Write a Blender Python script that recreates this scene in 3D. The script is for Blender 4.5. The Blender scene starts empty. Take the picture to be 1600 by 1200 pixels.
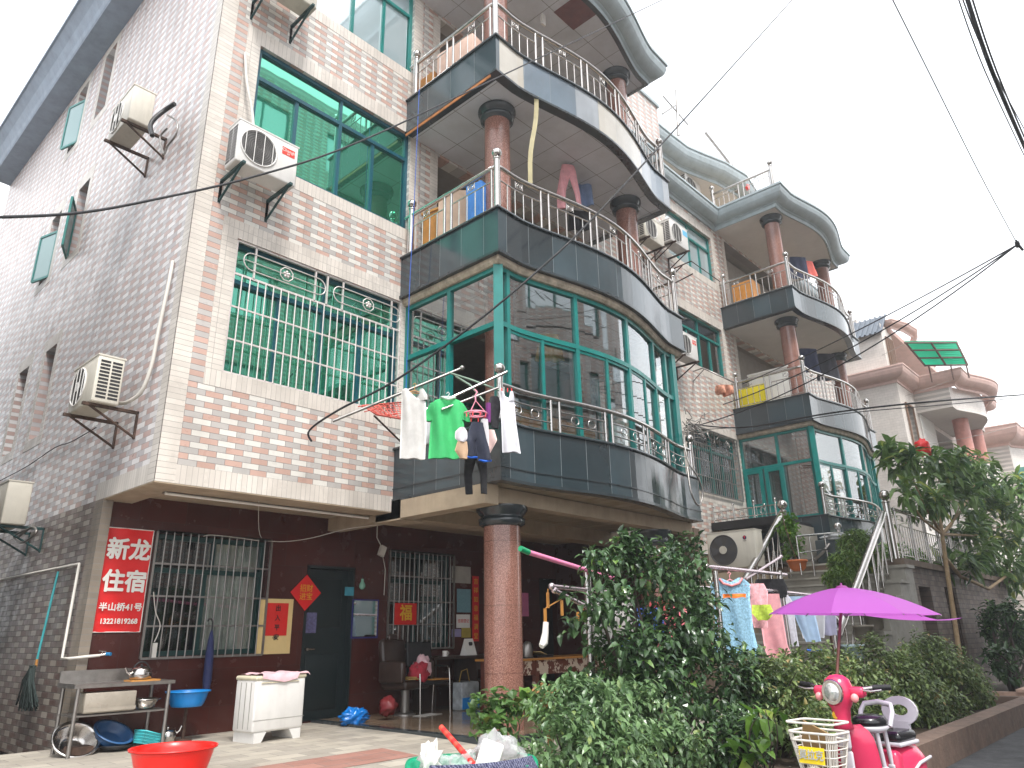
import bpy, math, random
from math import sin, cos, pi, radians, sqrt, floor
from mathutils import Vector, Matrix, noise

# ------------------------------------------------------------------ camera, sky, sun, exposure
S = bpy.context.scene
COL = S.collection
CAMP = (0.0, 0.0, 1.25)
F = 1139.9
RW = Matrix(((0.68064001, -0.22728733, -0.69646941),
             (-0.73242519, -0.23291682, -0.63976801),
             (-0.01680828, 0.94556344, -0.32500347)))
# rows are the world axes written in camera axes (right, up, back)
cam = bpy.data.cameras.new('camera')
cam.lens = 36.0 * F / 1600.0
cam.sensor_width = 36.0
cam.clip_start = 0.05
cam.clip_end = 2000
camo = bpy.data.objects.new('camera', cam)
COL.objects.link(camo)
camo.matrix_world = Matrix.Translation(CAMP) @ RW.to_4x4()
S.camera = camo

SUN_EL, SUN_AZ = 58.0, 205.0          # azimuth: clockwise from +y
w = bpy.data.worlds.new('World')
S.world = w
w.use_nodes = True
nt = w.node_tree
nt.nodes.clear()
sky = nt.nodes.new('ShaderNodeTexSky')
sky.sky_type = 'NISHITA'
sky.sun_disc = False
sky.sun_elevation = radians(SUN_EL)
sky.sun_rotation = radians(SUN_AZ)
sky.dust_density = 4.0
tc = nt.nodes.new('ShaderNodeTexCoord')
no = nt.nodes.new('ShaderNodeTexNoise')
no.inputs['Scale'].default_value = 1.6
no.inputs['Detail'].default_value = 6
no.inputs['Roughness'].default_value = 0.6
ramp = nt.nodes.new('ShaderNodeValToRGB')
ramp.color_ramp.elements[0].position = 0.3
ramp.color_ramp.elements[0].color = (0.80, 0.85, 0.92, 1)
ramp.color_ramp.elements[1].position = 0.62
ramp.color_ramp.elements[1].color = (1.0, 1.0, 1.0, 1)
sc_ = nt.nodes.new('ShaderNodeVectorMath')
sc_.operation = 'SCALE'
sc_.inputs['Scale'].default_value = 0.10
mx = nt.nodes.new('ShaderNodeMix')
mx.data_type = 'RGBA'
mx.inputs[0].default_value = 0.86
bg = nt.nodes.new('ShaderNodeBackground')
bg.inputs['Strength'].default_value = 1.2
wo = nt.nodes.new('ShaderNodeOutputWorld')
L = nt.links.new
L(tc.outputs['Generated'], no.inputs['Vector'])
L(no.outputs['Fac'], ramp.inputs['Fac'])
L(sky.outputs['Color'], sc_.inputs[0])
L(sc_.outputs[0], mx.inputs[6])
L(ramp.outputs['Color'], mx.inputs[7])
L(mx.outputs[2], bg.inputs['Color'])
L(bg.outputs[0], wo.inputs['Surface'])

sl = bpy.data.lights.new('sun', 'SUN')
sl.energy = 1.9
sl.angle = radians(12)
sl.color = (1.0, 0.97, 0.93)
so = bpy.data.objects.new('sun', sl)
COL.objects.link(so)
_e, _a = radians(SUN_EL), radians(SUN_AZ)
sd = Vector((sin(_a) * cos(_e), cos(_a) * cos(_e), sin(_e)))
so.rotation_euler = sd.to_track_quat('Z', 'Y').to_euler()
so.location = (0, 0, 60)

S.view_settings.view_transform = 'Standard'
S.view_settings.look = 'None'
S.view_settings.exposure = 1.12
S.view_settings.gamma = 1.0
S.cycles.max_bounces = 8
S.cycles.transparent_max_bounces = 16
S.cycles.use_denoising = True

# ------------------------------------------------------------------ measuring helpers
def _ray(u, v):
    return RW @ Vector((u - 800.0, -(v - 600.0), -F))
def PX(u, v, x):
    r = _ray(u, v); return Vector(CAMP) + r * (x / r.x)
def PY(u, v, y):
    r = _ray(u, v); return Vector(CAMP) + r * (y / r.y)
def PZ(u, v, z):
    r = _ray(u, v); return Vector(CAMP) + r * ((z - CAMP[2]) / r.z)

def lin(*c):
    if len(c) == 1: c = c[0]
    o = []
    for k in c:
        k = k / 255.0
        o.append(k / 12.92 if k <= 0.04045 else ((k + 0.055) / 1.055) ** 2.4)
    return (o[0], o[1], o[2], 1.0)

# ------------------------------------------------------------------ mesh builder
WT = {}      # world translation of every parent
class MB:
    def __init__(s):
        s.v = []; s.f = []; s.m = []; s.s = []; s.uv = {}; s.mi = 0
    def add(s, vs, fs, smooth=False, uvs=None):
        b = len(s.v)
        s.v.extend([tuple(p) for p in vs])
        for i, f in enumerate(fs):
            if uvs: s.uv[len(s.f)] = uvs[i]
            s.f.append([b + k for k in f]); s.m.append(s.mi); s.s.append(smooth)
    def box(s, x0, x1, y0, y1, z0, z1):
        if x0 > x1: x0, x1 = x1, x0
        if y0 > y1: y0, y1 = y1, y0
        if z0 > z1: z0, z1 = z1, z0
        s.add([(x0,y0,z0),(x1,y0,z0),(x1,y1,z0),(x0,y1,z0),(x0,y0,z1),(x1,y0,z1),(x1,y1,z1),(x0,y1,z1)],
              [(0,3,2,1),(4,5,6,7),(0,1,5,4),(1,2,6,5),(2,3,7,6),(3,0,4,7)])
    def obox(s, c, sz, R=None, bev=0.0):
        hx, hy, hz = sz[0]/2, sz[1]/2, sz[2]/2
        R = R or Matrix.Identity(3)
        c = Vector(c)
        if bev <= 0:
            P = [(-hx,-hy,-hz),(hx,-hy,-hz),(hx,hy,-hz),(-hx,hy,-hz),(-hx,-hy,hz),(hx,-hy,hz),(hx,hy,hz),(-hx,hy,hz)]
            s.add([c + R @ Vector(p) for p in P], [(0,3,2,1),(4,5,6,7),(0,1,5,4),(1,2,6,5),(2,3,7,6),(3,0,4,7)])
            return
        rings = []
        def ring(ix, iy, z, n=3):
            pts = []
            for (sx, sy, a0) in ((1,1,0),(-1,1,pi/2),(-1,-1,pi),(1,-1,3*pi/2)):
                for k in range(n + 1):
                    a = a0 + k * (pi/2) / n
                    pts.append((sx*(hx-bev) + (bev-ix)*cos(a), sy*(hy-bev) + (bev-iy)*sin(a), z))
            return pts
        for d, z in ((bev, -hz), (bev*0.3, -hz+bev*0.3), (0, -hz+bev), (0, hz-bev), (bev*0.3, hz-bev*0.3), (bev, hz)):
            rings.append([c + R @ Vector(p) for p in ring(d, d, z)])
        n = len(rings[0]); vs = [p for r in rings for p in r]; fs = []
        for i in range(len(rings)-1):
            for k in range(n):
                fs.append((i*n+k, i*n+(k+1) % n, (i+1)*n+(k+1) % n, (i+1)*n+k))
        s.add(vs, fs, True)
        s.add(rings[0], [tuple(reversed(range(n)))]); s.add(rings[-1], [tuple(range(n))])
    def cyl(s, p0, p1, r0, r1=None, n=12, caps=True, smooth=True):
        r1 = r0 if r1 is None else r1
        p0 = Vector(p0); p1 = Vector(p1); d = (p1 - p0)
        if d.length < 1e-6: return
        d.normalize()
        a = d.orthogonal().normalized(); b = d.cross(a)
        vs = []
        for p, r in ((p0, r0), (p1, r1)):
            for k in range(n):
                t = 2*pi*k/n
                vs.append(p + (a*cos(t) + b*sin(t))*r)
        s.add(vs, [(k, (k+1) % n, n+(k+1) % n, n+k) for k in range(n)], smooth)
        if caps:
            s.add(vs[:n], [tuple(reversed(range(n)))]); s.add(vs[n:], [tuple(range(n))])
    def tube(s, pts, r, n=8, closed=False, caps=True):
        pts = [Vector(p) for p in pts]; N = len(pts)
        rr = r if isinstance(r, (list, tuple)) else [r]*N
        rings = []; prev = None
        for i, p in enumerate(pts):
            if closed: t = pts[(i+1) % N] - pts[i-1]
            else: t = pts[min(i+1, N-1)] - pts[max(i-1, 0)]
            if t.length < 1e-9: t = Vector((0,0,1))
            t.normalize()
            if prev is None: a = t.orthogonal().normalized()
            else:
                a = prev - t * prev.dot(t)
                a = a.normalized() if a.length > 1e-6 else t.orthogonal().normalized()
            prev = a; b = t.cross(a)
            rings.append([p + (a*cos(2*pi*k/n) + b*sin(2*pi*k/n))*rr[i] for k in range(n)])
        vs = [q for g in rings for q in g]; fs = []
        for i in range(N if closed else N-1):
            j = (i+1) % N
            for k in range(n): fs.append((i*n+k, i*n+(k+1) % n, j*n+(k+1) % n, j*n+k))
        s.add(vs, fs, True)
        if caps and not closed:
            s.add(rings[0], [tuple(reversed(range(n)))]); s.add(rings[-1], [tuple(range(n))])
    def lathe(s, c, prof, n=24, smooth=True, sx=1.0, sy=1.0, R=None, caps=True):
        c = Vector(c); R = R or Matrix.Identity(3)
        vs = []
        for r, z in prof:
            for k in range(n):
                t = 2*pi*k/n
                vs.append(c + R @ Vector((r*cos(t)*sx, r*sin(t)*sy, z)))
        fs = []
        for i in range(len(prof)-1):
            for k in range(n): fs.append((i*n+k, i*n+(k+1) % n, (i+1)*n+(k+1) % n, (i+1)*n+k))
        s.add(vs, fs, smooth)
        if caps:
            if prof[0][0] > 1e-4: s.add(vs[:n], [tuple(reversed(range(n)))])
            if prof[-1][0] > 1e-4: s.add(vs[-n:], [tuple(range(n))])
    def ball(s, c, r, n=14, sz=1.0):
        m = n//2
        s.lathe(c, [(max(1e-5, r*sin(pi*i/m)), -r*cos(pi*i/m)*sz) for i in range(m+1)], n, True, caps=False)
    def quad(s, a, b, c, d, uv=None, smooth=False):
        s.add([a, b, c, d], [(0,1,2,3)], smooth, [uv] if uv else None)
    def prism(s, poly, z0, z1):
        n = len(poly)
        s.add([(x,y,z0) for x,y in poly] + [(x,y,z1) for x,y in poly],
              [tuple(reversed(range(n))), tuple(range(n, 2*n))] + [(k, (k+1) % n, n+(k+1) % n, n+k) for k in range(n)])
    def torus(s, c, R_, r, axis='y', n=16, m=6, sx=1.0):
        pts = []
        for k in range(n):
            t = 2*pi*k/n
            if axis == 'y': pts.append(Vector(c) + Vector((R_*cos(t)*sx, 0, R_*sin(t))))
            elif axis == 'z': pts.append(Vector(c) + Vector((R_*cos(t)*sx, R_*sin(t), 0)))
            else: pts.append(Vector(c) + Vector((0, R_*cos(t)*sx, R_*sin(t))))
        s.tube(pts, r, m, True)
    def sweep(s, path, prof, closed=False, smooth=False):
        """path: (x,y) list walked with the outside on the right hand; prof: (out, z) list"""
        N = len(path); P = [Vector(p) for p in path]; nor = []
        for i in range(N):
            d0 = (P[i] - P[i-1]) if (i > 0 or closed) else None
            d1 = (P[(i+1) % N] - P[i]) if (i < N-1 or closed) else None
            ns = []
            for d in (d0, d1):
                if d is not None and d.length > 1e-9:
                    d = d.normalized(); ns.append(Vector((d.y, -d.x)))
            q = sum(ns, Vector((0, 0))); q.normalize()
            k = max(0.35, q.dot(ns[0])); nor.append(q / k)
        vs = []; m = len(prof)
        for i in range(N):
            for o, z in prof:
                vs.append((P[i].x + nor[i].x*o, P[i].y + nor[i].y*o, z))
        fs = []; uvs = []; a = 0.0
        for i in range(N if closed else N-1):
            j = (i+1) % N; l = (P[j]-P[i]).length
            for k in range(m-1):
                fs.append((i*m+k, j*m+k, j*m+k+1, i*m+k+1))
                uvs.append([(a, prof[k][1]), (a+l, prof[k][1]), (a+l, prof[k+1][1]), (a, prof[k+1][1])])
            a += l
        s.add(vs, fs, smooth, uvs)
    def build(s, name, mat, parent=None, local=False, bevel=0.0):
        me = bpy.data.meshes.new(name)
        off = Vector((0,0,0))
        if parent is None and not local and s.v:
            xs = [p[0] for p in s.v]; ys = [p[1] for p in s.v]; zs = [p[2] for p in s.v]
            off = Vector(((min(xs)+max(xs))/2, (min(ys)+max(ys))/2, min(zs)))
            vv = [(p[0]-off.x, p[1]-off.y, p[2]-off.z) for p in s.v]
        else: vv = s.v
        me.from_pydata(vv, [], s.f)
        mats = mat if isinstance(mat, (list, tuple)) else [mat]
        for m in mats: me.materials.append(m)
        me.polygons.foreach_set('material_index', s.m)
        me.polygons.foreach_set('use_smooth', s.s)
        if s.uv:
            ul = me.uv_layers.new(name='UVMap')
            for pi_, uvl in s.uv.items():
                p = me.polygons[pi_]
                for q, li in enumerate(p.loop_indices): ul.data[li].uv = uvl[q]
        me.update()
        o = bpy.data.objects.new(name, me)
        COL.objects.link(o)
        if parent is not None:
            o.parent = parent
            if not local: o.location = -WT.get(parent, Vector((0,0,0))); WT[o] = Vector((0,0,0))
            else: WT[o] = WT.get(parent, Vector((0,0,0))).copy()
        else:
            o.location = off; WT[o] = off.copy()
        if bevel > 0:
            b = o.modifiers.new('bevel', 'BEVEL'); b.width = bevel; b.segments = 2; b.limit_method = 'ANGLE'
        return o

def tag(o, label=None, cat=None, group=None, kind=None):
    if label: o['label'] = label
    if cat: o['category'] = cat
    if group: o['group'] = group
    if kind: o['kind'] = kind
    return o
def thing(name, label, cat, loc=(0,0,0), rotz=0.0, group=None):
    o = bpy.data.objects.new(name, None); COL.objects.link(o)
    o.empty_display_size = 0.2
    o.location = loc; o.rotation_euler = (0, 0, rotz)
    WT[o] = Vector(loc)
    return tag(o, label, cat, group)
def copy_thing(o, loc, rotz, label, group=None):
    r = o.copy(); COL.objects.link(r); r.location = loc; r.rotation_euler = (0, 0, rotz)
    r['label'] = label
    if group: r['group'] = group
    for ch in list(o.children):
        c = ch.copy(); COL.objects.link(c); c.parent = r
        for g in list(ch.children):
            d = g.copy(); COL.objects.link(d); d.parent = c
    return r
def RZ(a): return Matrix.Rotation(a, 3, 'Z')
def RX(a): return Matrix.Rotation(a, 3, 'X')
def RY(a): return Matrix.Rotation(a, 3, 'Y')

# ------------------------------------------------------------------ materials
MATS = {}
def newmat(name):
    m = bpy.data.materials.new(name); m.use_nodes = True
    n = m.node_tree; n.nodes.clear()
    out = n.nodes.new('ShaderNodeOutputMaterial'); b = n.nodes.new('ShaderNodeBsdfPrincipled')
    n.links.new(b.outputs[0], out.inputs['Surface'])
    return m, n, b, out
def noise_(n, scale, detail=4, rough=0.6, vec=None):
    t = n.nodes.new('ShaderNodeTexNoise')
    t.inputs['Scale'].default_value = scale; t.inputs['Detail'].default_value = detail
    t.inputs['Roughness'].default_value = rough
    if vec is None:
        c = n.nodes.new('ShaderNodeNewGeometry'); vec = c.outputs['Position']
    n.links.new(vec, t.inputs['Vector'])
    return t.outputs['Fac']
def ramp_(n, fac, stops, const=False):
    r = n.nodes.new('ShaderNodeValToRGB')
    if const: r.color_ramp.interpolation = 'CONSTANT'
    e = r.color_ramp.elements
    while len(e) < len(stops): e.new(0.5)
    for i, (p, c) in enumerate(stops):
        e[i].position = p; e[i].color = c if len(c) == 4 else (*c, 1)
    n.links.new(fac, r.inputs['Fac'])
    return r.outputs['Color']
def mul_(n, a, b, fac=1.0, mode='MULTIPLY'):
    m = n.nodes.new('ShaderNodeMix'); m.data_type = 'RGBA'; m.blend_type = mode
    if isinstance(fac, (int, float)): m.inputs[0].default_value = fac
    else: n.links.new(fac, m.inputs[0])
    for k, x in ((6, a), (7, b)):
        if isinstance(x, tuple): m.inputs[k].default_value = x
        else: n.links.new(x, m.inputs[k])
    return m.outputs[2]
def math_(n, op, a, b=None, c=None):
    m = n.nodes.new('ShaderNodeMath'); m.operation = op
    for k, x in enumerate((a, b, c)):
        if x is None: continue
        if isinstance(x, (int, float)): m.inputs[k].default_value = x
        else: n.links.new(x, m.inputs[k])
    return m.outputs[0]
def bump_(n, b, h, strength=0.3, dist=0.01):
    k = n.nodes.new('ShaderNodeBump'); k.inputs['Strength'].default_value = strength
    k.inputs['Distance'].default_value = dist
    n.links.new(h, k.inputs['Height']); n.links.new(k.outputs[0], b.inputs['Normal'])
def mat(name, col, rough=0.6, metal=0.0, var=0.15, vs=6.0, bump=0.0, bs=40.0, spec=0.5, alpha=None, trans=0.0, dirt=0.0):
    """plain surface with blotchy variation, fine bump and optional dirt streaks"""
    if name in MATS: return MATS[name]
    m, n, b, out = newmat(name)
    base = lin(col) if max(col) > 1.0 or isinstance(col[0], int) else (*col, 1)
    f = noise_(n, vs)
    k0 = 1 - var; k1 = 1 + var
    c = ramp_(n, f, [(0.3, (k0, k0, k0)), (0.7, (k1, k1, k1))])
    c = mul_(n, base, c)
    if dirt > 0:
        g = n.nodes.new('ShaderNodeNewGeometry'); mp = n.nodes.new('ShaderNodeMapping')
        mp.inputs['Scale'].default_value = (6, 6, 0.7)
        n.links.new(g.outputs['Position'], mp.inputs['Vector'])
        d = ramp_(n, noise_(n, 1.0, 6, 0.7, mp.outputs[0]), [(0.48, (1,1,1)), (0.75, (0.45,0.42,0.38))])
        c = mul_(n, c, d, dirt)
    n.links.new(c, b.inputs['Base Color'])
    r = ramp_(n, noise_(n, vs*2.3), [(0.3, (max(0.02, rough*0.8),)*3), (0.7, (min(1, rough*1.2),)*3)])
    n.links.new(r, b.inputs['Roughness'])
    b.inputs['Metallic'].default_value = metal
    b.inputs['Specular IOR Level'].default_value = spec
    if bump > 0: bump_(n, b, noise_(n, bs, 3), bump, 0.01)
    if trans: b.inputs['Transmission Weight'].default_value = trans
    if alpha is not None: b.inputs['Alpha'].default_value = alpha
    MATS[name] = m; return m

def tile_mat(name, axis, TL, TH, cols, cyc, shift, rough=0.3, grout=(0.32,0.30,0.29), gw=0.004, var=0.08, dirt=0.25, vertical=False, spec=0.5, dstrength=1.0, pu=0.0, pv=0.0):
    """tiles laid in courses in metres. axis: 'x','y','uv'. cyc colours in turn, shifted by `shift` tiles each other course"""
    m, n, b, out = newmat(name)
    g = n.nodes.new('ShaderNodeNewGeometry'); sp = n.nodes.new('ShaderNodeSeparateXYZ')
    if axis == 'uv':
        uvn = n.nodes.new('ShaderNodeUVMap'); n.links.new(uvn.outputs[0], sp.inputs[0])
        U, V = sp.outputs['X'], sp.outputs['Y']
    else:
        n.links.new(g.outputs['Position'], sp.inputs[0])
        U, V = {'x': (sp.outputs['X'], sp.outputs['Z']), 'y': (sp.outputs['Y'], sp.outputs['Z']), 'xy': (sp.outputs['X'], sp.outputs['Y'])}[axis]
    if pu: U = math_(n, 'SUBTRACT', U, pu)
    if pv: V = math_(n, 'SUBTRACT', V, pv)
    vr = math_(n, 'DIVIDE', V, TH); row = math_(n, 'FLOOR', vr)
    par = math_(n, 'FLOORED_MODULO', row, 2.0)
    u0 = math_(n, 'ADD', math_(n, 'DIVIDE', U, TL), math_(n, 'MULTIPLY', par, shift))
    cell = math_(n, 'FLOOR', u0)
    idx = math_(n, 'FLOORED_MODULO', cell, float(cyc))
    stops = [((i + 0.0) / cyc, lin(cols[i])) for i in range(cyc)]
    c = ramp_(n, math_(n, 'ADD', math_(n, 'DIVIDE', idx, float(cyc)), 0.02), stops, True) if cyc > 1 else None
    cb = n.nodes.new('ShaderNodeCombineXYZ'); n.links.new(cell, cb.inputs[0]); n.links.new(row, cb.inputs[1])
    wn = n.nodes.new('ShaderNodeTexWhiteNoise'); n.links.new(cb.outputs[0], wn.inputs['Vector'])
    rv = ramp_(n, wn.outputs['Value'], [(0, (1-var,)*3), (1, (1+var,)*3)])
    c = mul_(n, c if c is not None else lin(cols[0]), rv)
    bl = ramp_(n, noise_(n, 1.3, 5, 0.65), [(0.35, (0.86, 0.85, 0.84)), (0.65, (1.05, 1.05, 1.05))])
    c = mul_(n, c, bl, dstrength)
    if dirt > 0:
        mp = n.nodes.new('ShaderNodeMapping'); mp.inputs['Scale'].default_value = (5, 5, 0.35)
        n.links.new(g.outputs['Position'], mp.inputs['Vector'])
        d = ramp_(n, noise_(n, 1.0, 7, 0.7, mp.outputs[0]), [(0.5, (1,1,1)), (0.8, (0.5,0.47,0.43))])
        c = mul_(n, c, d, dirt)
    # grout
    def edge(x, T):
        fr = math_(n, 'FRACT', x)
        e = math_(n, 'MINIMUM', fr, math_(n, 'SUBTRACT', 1.0, fr))
        return math_(n, 'LESS_THAN', e, gw / T)
    gm = math_(n, 'MAXIMUM', edge(u0, TL), edge(vr, TH))
    c = mul_(n, c, (*grout, 1), gm, 'MIX')
    n.links.new(c, b.inputs['Base Color'])
    rr = ramp_(n, gm, [(0, (rough,)*3), (1, (0.85,)*3)])
    rr2 = mul_(n, rr, ramp_(n, noise_(n, 5.0, 4), [(0.3, (0.75,)*3), (0.7, (1.35,)*3)]))
    n.links.new(rr2, b.inputs['Roughness'])
    b.inputs['Specular IOR Level'].default_value = spec
    tilt = math_(n, 'MULTIPLY', wn.outputs['Value'], 0.35)
    h = math_(n, 'SUBTRACT', tilt, gm)
    bump_(n, b, h, 0.35, 0.003)
    MATS[name] = m; return m

WHITE_T, GREY_T, PINK_T = (214, 211, 204), (182, 178, 174), (192, 160, 147)
M = {}
M['front'] = tile_mat('facade_tile_front', 'x', 0.218, 0.0714, [WHITE_T, GREY_T, PINK_T], 3, 1.5, pu=3.137, pv=3.125, grout=(0.22,0.20,0.19), gw=0.003)
M['side'] = tile_mat('facade_tile_side', 'y', 0.218, 0.0714, [(214,212,212), (180,177,179), (180,156,150)], 3, 1.5, rough=0.34, spec=0.34, pu=8.40, pv=3.125, gw=0.003)
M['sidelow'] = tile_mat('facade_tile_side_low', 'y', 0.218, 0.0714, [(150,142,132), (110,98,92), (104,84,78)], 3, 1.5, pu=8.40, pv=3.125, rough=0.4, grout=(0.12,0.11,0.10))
M['band'] = tile_mat('white_band_course_tile', 'x', 0.9, 0.0667, [(208,201,192)], 1, 0.0, gw=0.003, grout=(0.36,0.33,0.30))
M['bandy'] = tile_mat('white_band_course_tile_side', 'y', 0.9, 0.0667, [(200,195,188)], 1, 0.0, rough=0.42, spec=0.28, gw=0.003, grout=(0.36,0.33,0.30))
M['bandlow'] = tile_mat('grey_band_course_tile', 'y', 0.2, 0.0667, [(128,118,106)], 1, 0.0, gw=0.003, grout=(0.2,0.19,0.18), rough=0.45)
M['sold'] = tile_mat('white_soldier_tile', 'x', 0.0667, 0.9, [(208,201,192)], 1, 0.0, gw=0.003, grout=(0.40,0.36,0.33))
M['soldy'] = tile_mat('white_soldier_tile_side', 'y', 0.0667, 0.9, [(200,195,188)], 1, 0.0, rough=0.42, spec=0.28, gw=0.003, grout=(0.40,0.36,0.33))
M['pinkstrip'] = tile_mat('alternating_strip_tile', 'x', 0.3, 0.0714, [GREY_T, PINK_T], 2, 1.0, pu=3.3, pv=3.125, grout=(0.22,0.20,0.19), gw=0.003)
M['granite'] = tile_mat('dark_granite_panels', 'uv', 0.46, 3.0, [(48,62,68)], 1, 0.0, rough=0.12, grout=(0.18,0.21,0.22), gw=0.003, var=0.5, dirt=0.12, spec=0.8)
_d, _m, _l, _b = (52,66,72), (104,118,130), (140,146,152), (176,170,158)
M['granite4'] = tile_mat('granite_panels_painted_reflection', 'uv', 0.55, 3.0, [_d,_d,_d,_d,_b,_m,_m,_l,_b,_b,_b,_l,_m,_l,_b,_b,_d,_d,_d,_d], 20, 0.0, rough=0.14, grout=(0.2,0.22,0.22), gw=0.003, var=0.12, dirt=0.2, spec=0.7)  # lighter panels paint in sky reflection; a few beige ones are real colour
M['redwall'] = tile_mat('dark_red_wall_tile', 'x', 0.60, 0.45, [(72,31,25)], 1, 0.5, rough=0.22, grout=(0.03,0.014,0.012), gw=0.002, var=0.14, dirt=0.1)
M['redwally'] = tile_mat('dark_red_wall_tile_side', 'y', 0.60, 0.45, [(62,28,24)], 1, 0.5, rough=0.3, grout=(0.03,0.014,0.012), gw=0.002, var=0.14, dirt=0.1)
M['ceil'] = tile_mat('ceiling_panels', 'xy', 0.6, 0.6, [(204,207,216)], 1, 0.0, rough=0.5, grout=(0.18,0.18,0.18), gw=0.005, var=0.05, dirt=0.0)
M['ceil2'] = tile_mat('plank_ceiling', 'xy', 0.24, 8.0, [(150,138,116)], 1, 0.0, rough=0.6, grout=(0.10,0.09,0.07), gw=0.004, var=0.10, dirt=0.0)
M['paving'] = tile_mat('cream_paving_slabs', 'xy', 0.42, 0.21, [(172,165,152), (160,153,142)], 2, 0.5, rough=0.6, grout=(0.24,0.22,0.19), gw=0.006, var=0.09, dirt=0.0)
M['pavingred'] = tile_mat('pink_paving_slabs', 'xy', 0.42, 0.21, [(160,118,106)], 1, 0.5, rough=0.6, grout=(0.2,0.15,0.13), gw=0.006, var=0.1, dirt=0.0)
M['porch'] = tile_mat('porch_floor_tiles', 'xy', 0.6, 0.6, [(126,108,90)], 1, 0.0, rough=0.14, grout=(0.12,0.10,0.08), gw=0.003, var=0.06, dirt=0.0)
M['brick'] = tile_mat('grey_brown_brick', 'x', 0.30, 0.11, [(118,104,94), (104,90,82)], 2, 0.5, rough=0.7, grout=(0.08,0.07,0.065), gw=0.006, var=0.15, dirt=0.3)
M['bricky'] = tile_mat('grey_brown_brick_side', 'y', 0.30, 0.11, [(118,104,94), (104,90,82)], 2, 0.5, rough=0.7, grout=(0.08,0.07,0.065), gw=0.006, var=0.15, dirt=0.3)
M['cream'] = tile_mat('cream_wall_tile', 'y', 0.2, 0.1, [(214,207,200)], 1, 0.5, rough=0.4, grout=(0.45,0.42,0.39), gw=0.003, var=0.04, dirt=0.2)
M['creamx'] = tile_mat('cream_wall_tile_front', 'x', 0.2, 0.1, [(214,207,200)], 1, 0.5, rough=0.4, grout=(0.45,0.42,0.39), gw=0.003, var=0.04, dirt=0.2)

def granite_red():
    m, n, b, out = newmat('red_granite')
    g = n.nodes.new('ShaderNodeNewGeometry')
    f1 = noise_(n, 90, 3, 0.7)
    c = ramp_(n, f1, [(0.35, lin(92,58,50)), (0.5, lin(134,92,80)), (0.62, lin(168,130,116))])
    f2 = ramp_(n, noise_(n, 1.5, 4), [(0.3, (0.85,)*3), (0.7, (1.1,)*3)])
    c = mul_(n, c, f2)
    sp = n.nodes.new('ShaderNodeSeparateXYZ'); n.links.new(g.outputs['Position'], sp.inputs[0])
    fr = math_(n, 'FRACT', math_(n, 'DIVIDE', sp.outputs['Z'], 0.8))
    e = math_(n, 'LESS_THAN', fr, 0.006)
    c = mul_(n, c, lin(80,55,48), e, 'MIX')
    n.links.new(c, b.inputs['Base Color']); b.inputs['Roughness'].default_value = 0.16
    b.inputs['Specular IOR Level'].default_value = 0.6
    return m
M['redgran'] = granite_red()
M['darkgran'] = mat('dark_granite', (44,52,56), 0.2, 0, 0.2, 8, spec=0.7)
M['steel'] = mat('stainless_steel', (186,182,178), 0.2, 1.0, 0.1, 12)
M['steeld'] = mat('dull_steel', (150,146,142), 0.38, 0.9, 0.15, 12)
M['grille'] = mat('grille_steel', (214,206,202), 0.34, 0.35, 0.1, 9)
M['teal'] = mat('teal_painted_metal', (10,116,110), 0.35, 0.0, 0.12, 5, dirt=0.2)
M['teald'] = mat('dark_teal_frame', (12,78,92), 0.35, 0.0, 0.12, 5)
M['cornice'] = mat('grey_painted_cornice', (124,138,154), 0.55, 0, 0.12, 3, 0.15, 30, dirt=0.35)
M['cornice2'] = mat('grey_painted_cornice_front', (166,178,182), 0.55, 0, 0.1, 3, 0.15, 30, dirt=0.3)
M['beige'] = mat('beige_painted_plaster', (168,152,130), 0.75, 0, 0.14, 3, 0.25, 25, dirt=0.3)
M['plasterw'] = mat('white_ceiling_plaster', (208,205,202), 0.75, 0, 0.06, 2, 0.1, 25)
M['peelplaster'] = mat('peeling_plaster', (170,158,140), 0.85, 0, 0.35, 9, 0.6, 40, dirt=0.7)
M['browncem'] = mat('brown_cement_wall', (108,92,78), 0.85, 0, 0.2, 2.5, 0.4, 22, dirt=0.5)
M['graycon'] = mat('grey_stone_step', (138,134,124), 0.6, 0, 0.12, 5, 0.15, 40, dirt=0.15)
M['black'] = mat('black_plastic', (22,22,24), 0.5, 0, 0.1)
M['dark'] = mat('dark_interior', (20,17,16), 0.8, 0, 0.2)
M['room'] = mat('dim_room_wall', (140,134,126), 0.8, 0, 0.1)
M['acwhite'] = mat('aged_white_casing', (200,195,182), 0.45, 0, 0.06, 5, dirt=0.35)
M['acwhite2'] = mat('white_casing', (214,212,208), 0.4, 0, 0.05, 5, dirt=0.15)
M['acgrille'] = mat('dark_fan_grille', (74,72,70), 0.5, 0, 0.1)
M['rust'] = mat('rusty_iron', (74,56,46), 0.8, 0.3, 0.4, 14, 0.3)
M['greeniron'] = mat('green_painted_iron', (24,62,62), 0.6, 0.1, 0.3, 10)
M['pvc'] = mat('white_pvc', (206,202,194), 0.5, 0, 0.06, 5, dirt=0.2)
M['cable'] = mat('black_cable', (24,24,28), 0.6, 0, 0.1)
M['wood'] = mat('varnished_wood', (184,128,62), 0.45, 0, 0.2, 9)
M['palewood'] = mat('pale_wood_board', (176,150,128), 0.6, 0, 0.15, 5)
M['redpaint'] = mat('red_poster', (214,22,24), 0.5, 0, 0.05)
M['white'] = mat('white_paint', (225,222,216), 0.5, 0, 0.04)
M['asphalt'] = mat('asphalt', (62,62,64), 0.85, 0, 0.22, 3, 0.6, 140)
M['soil'] = mat('soil', (70,58,46), 0.95, 0, 0.3, 4, 0.8, 30)

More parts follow.
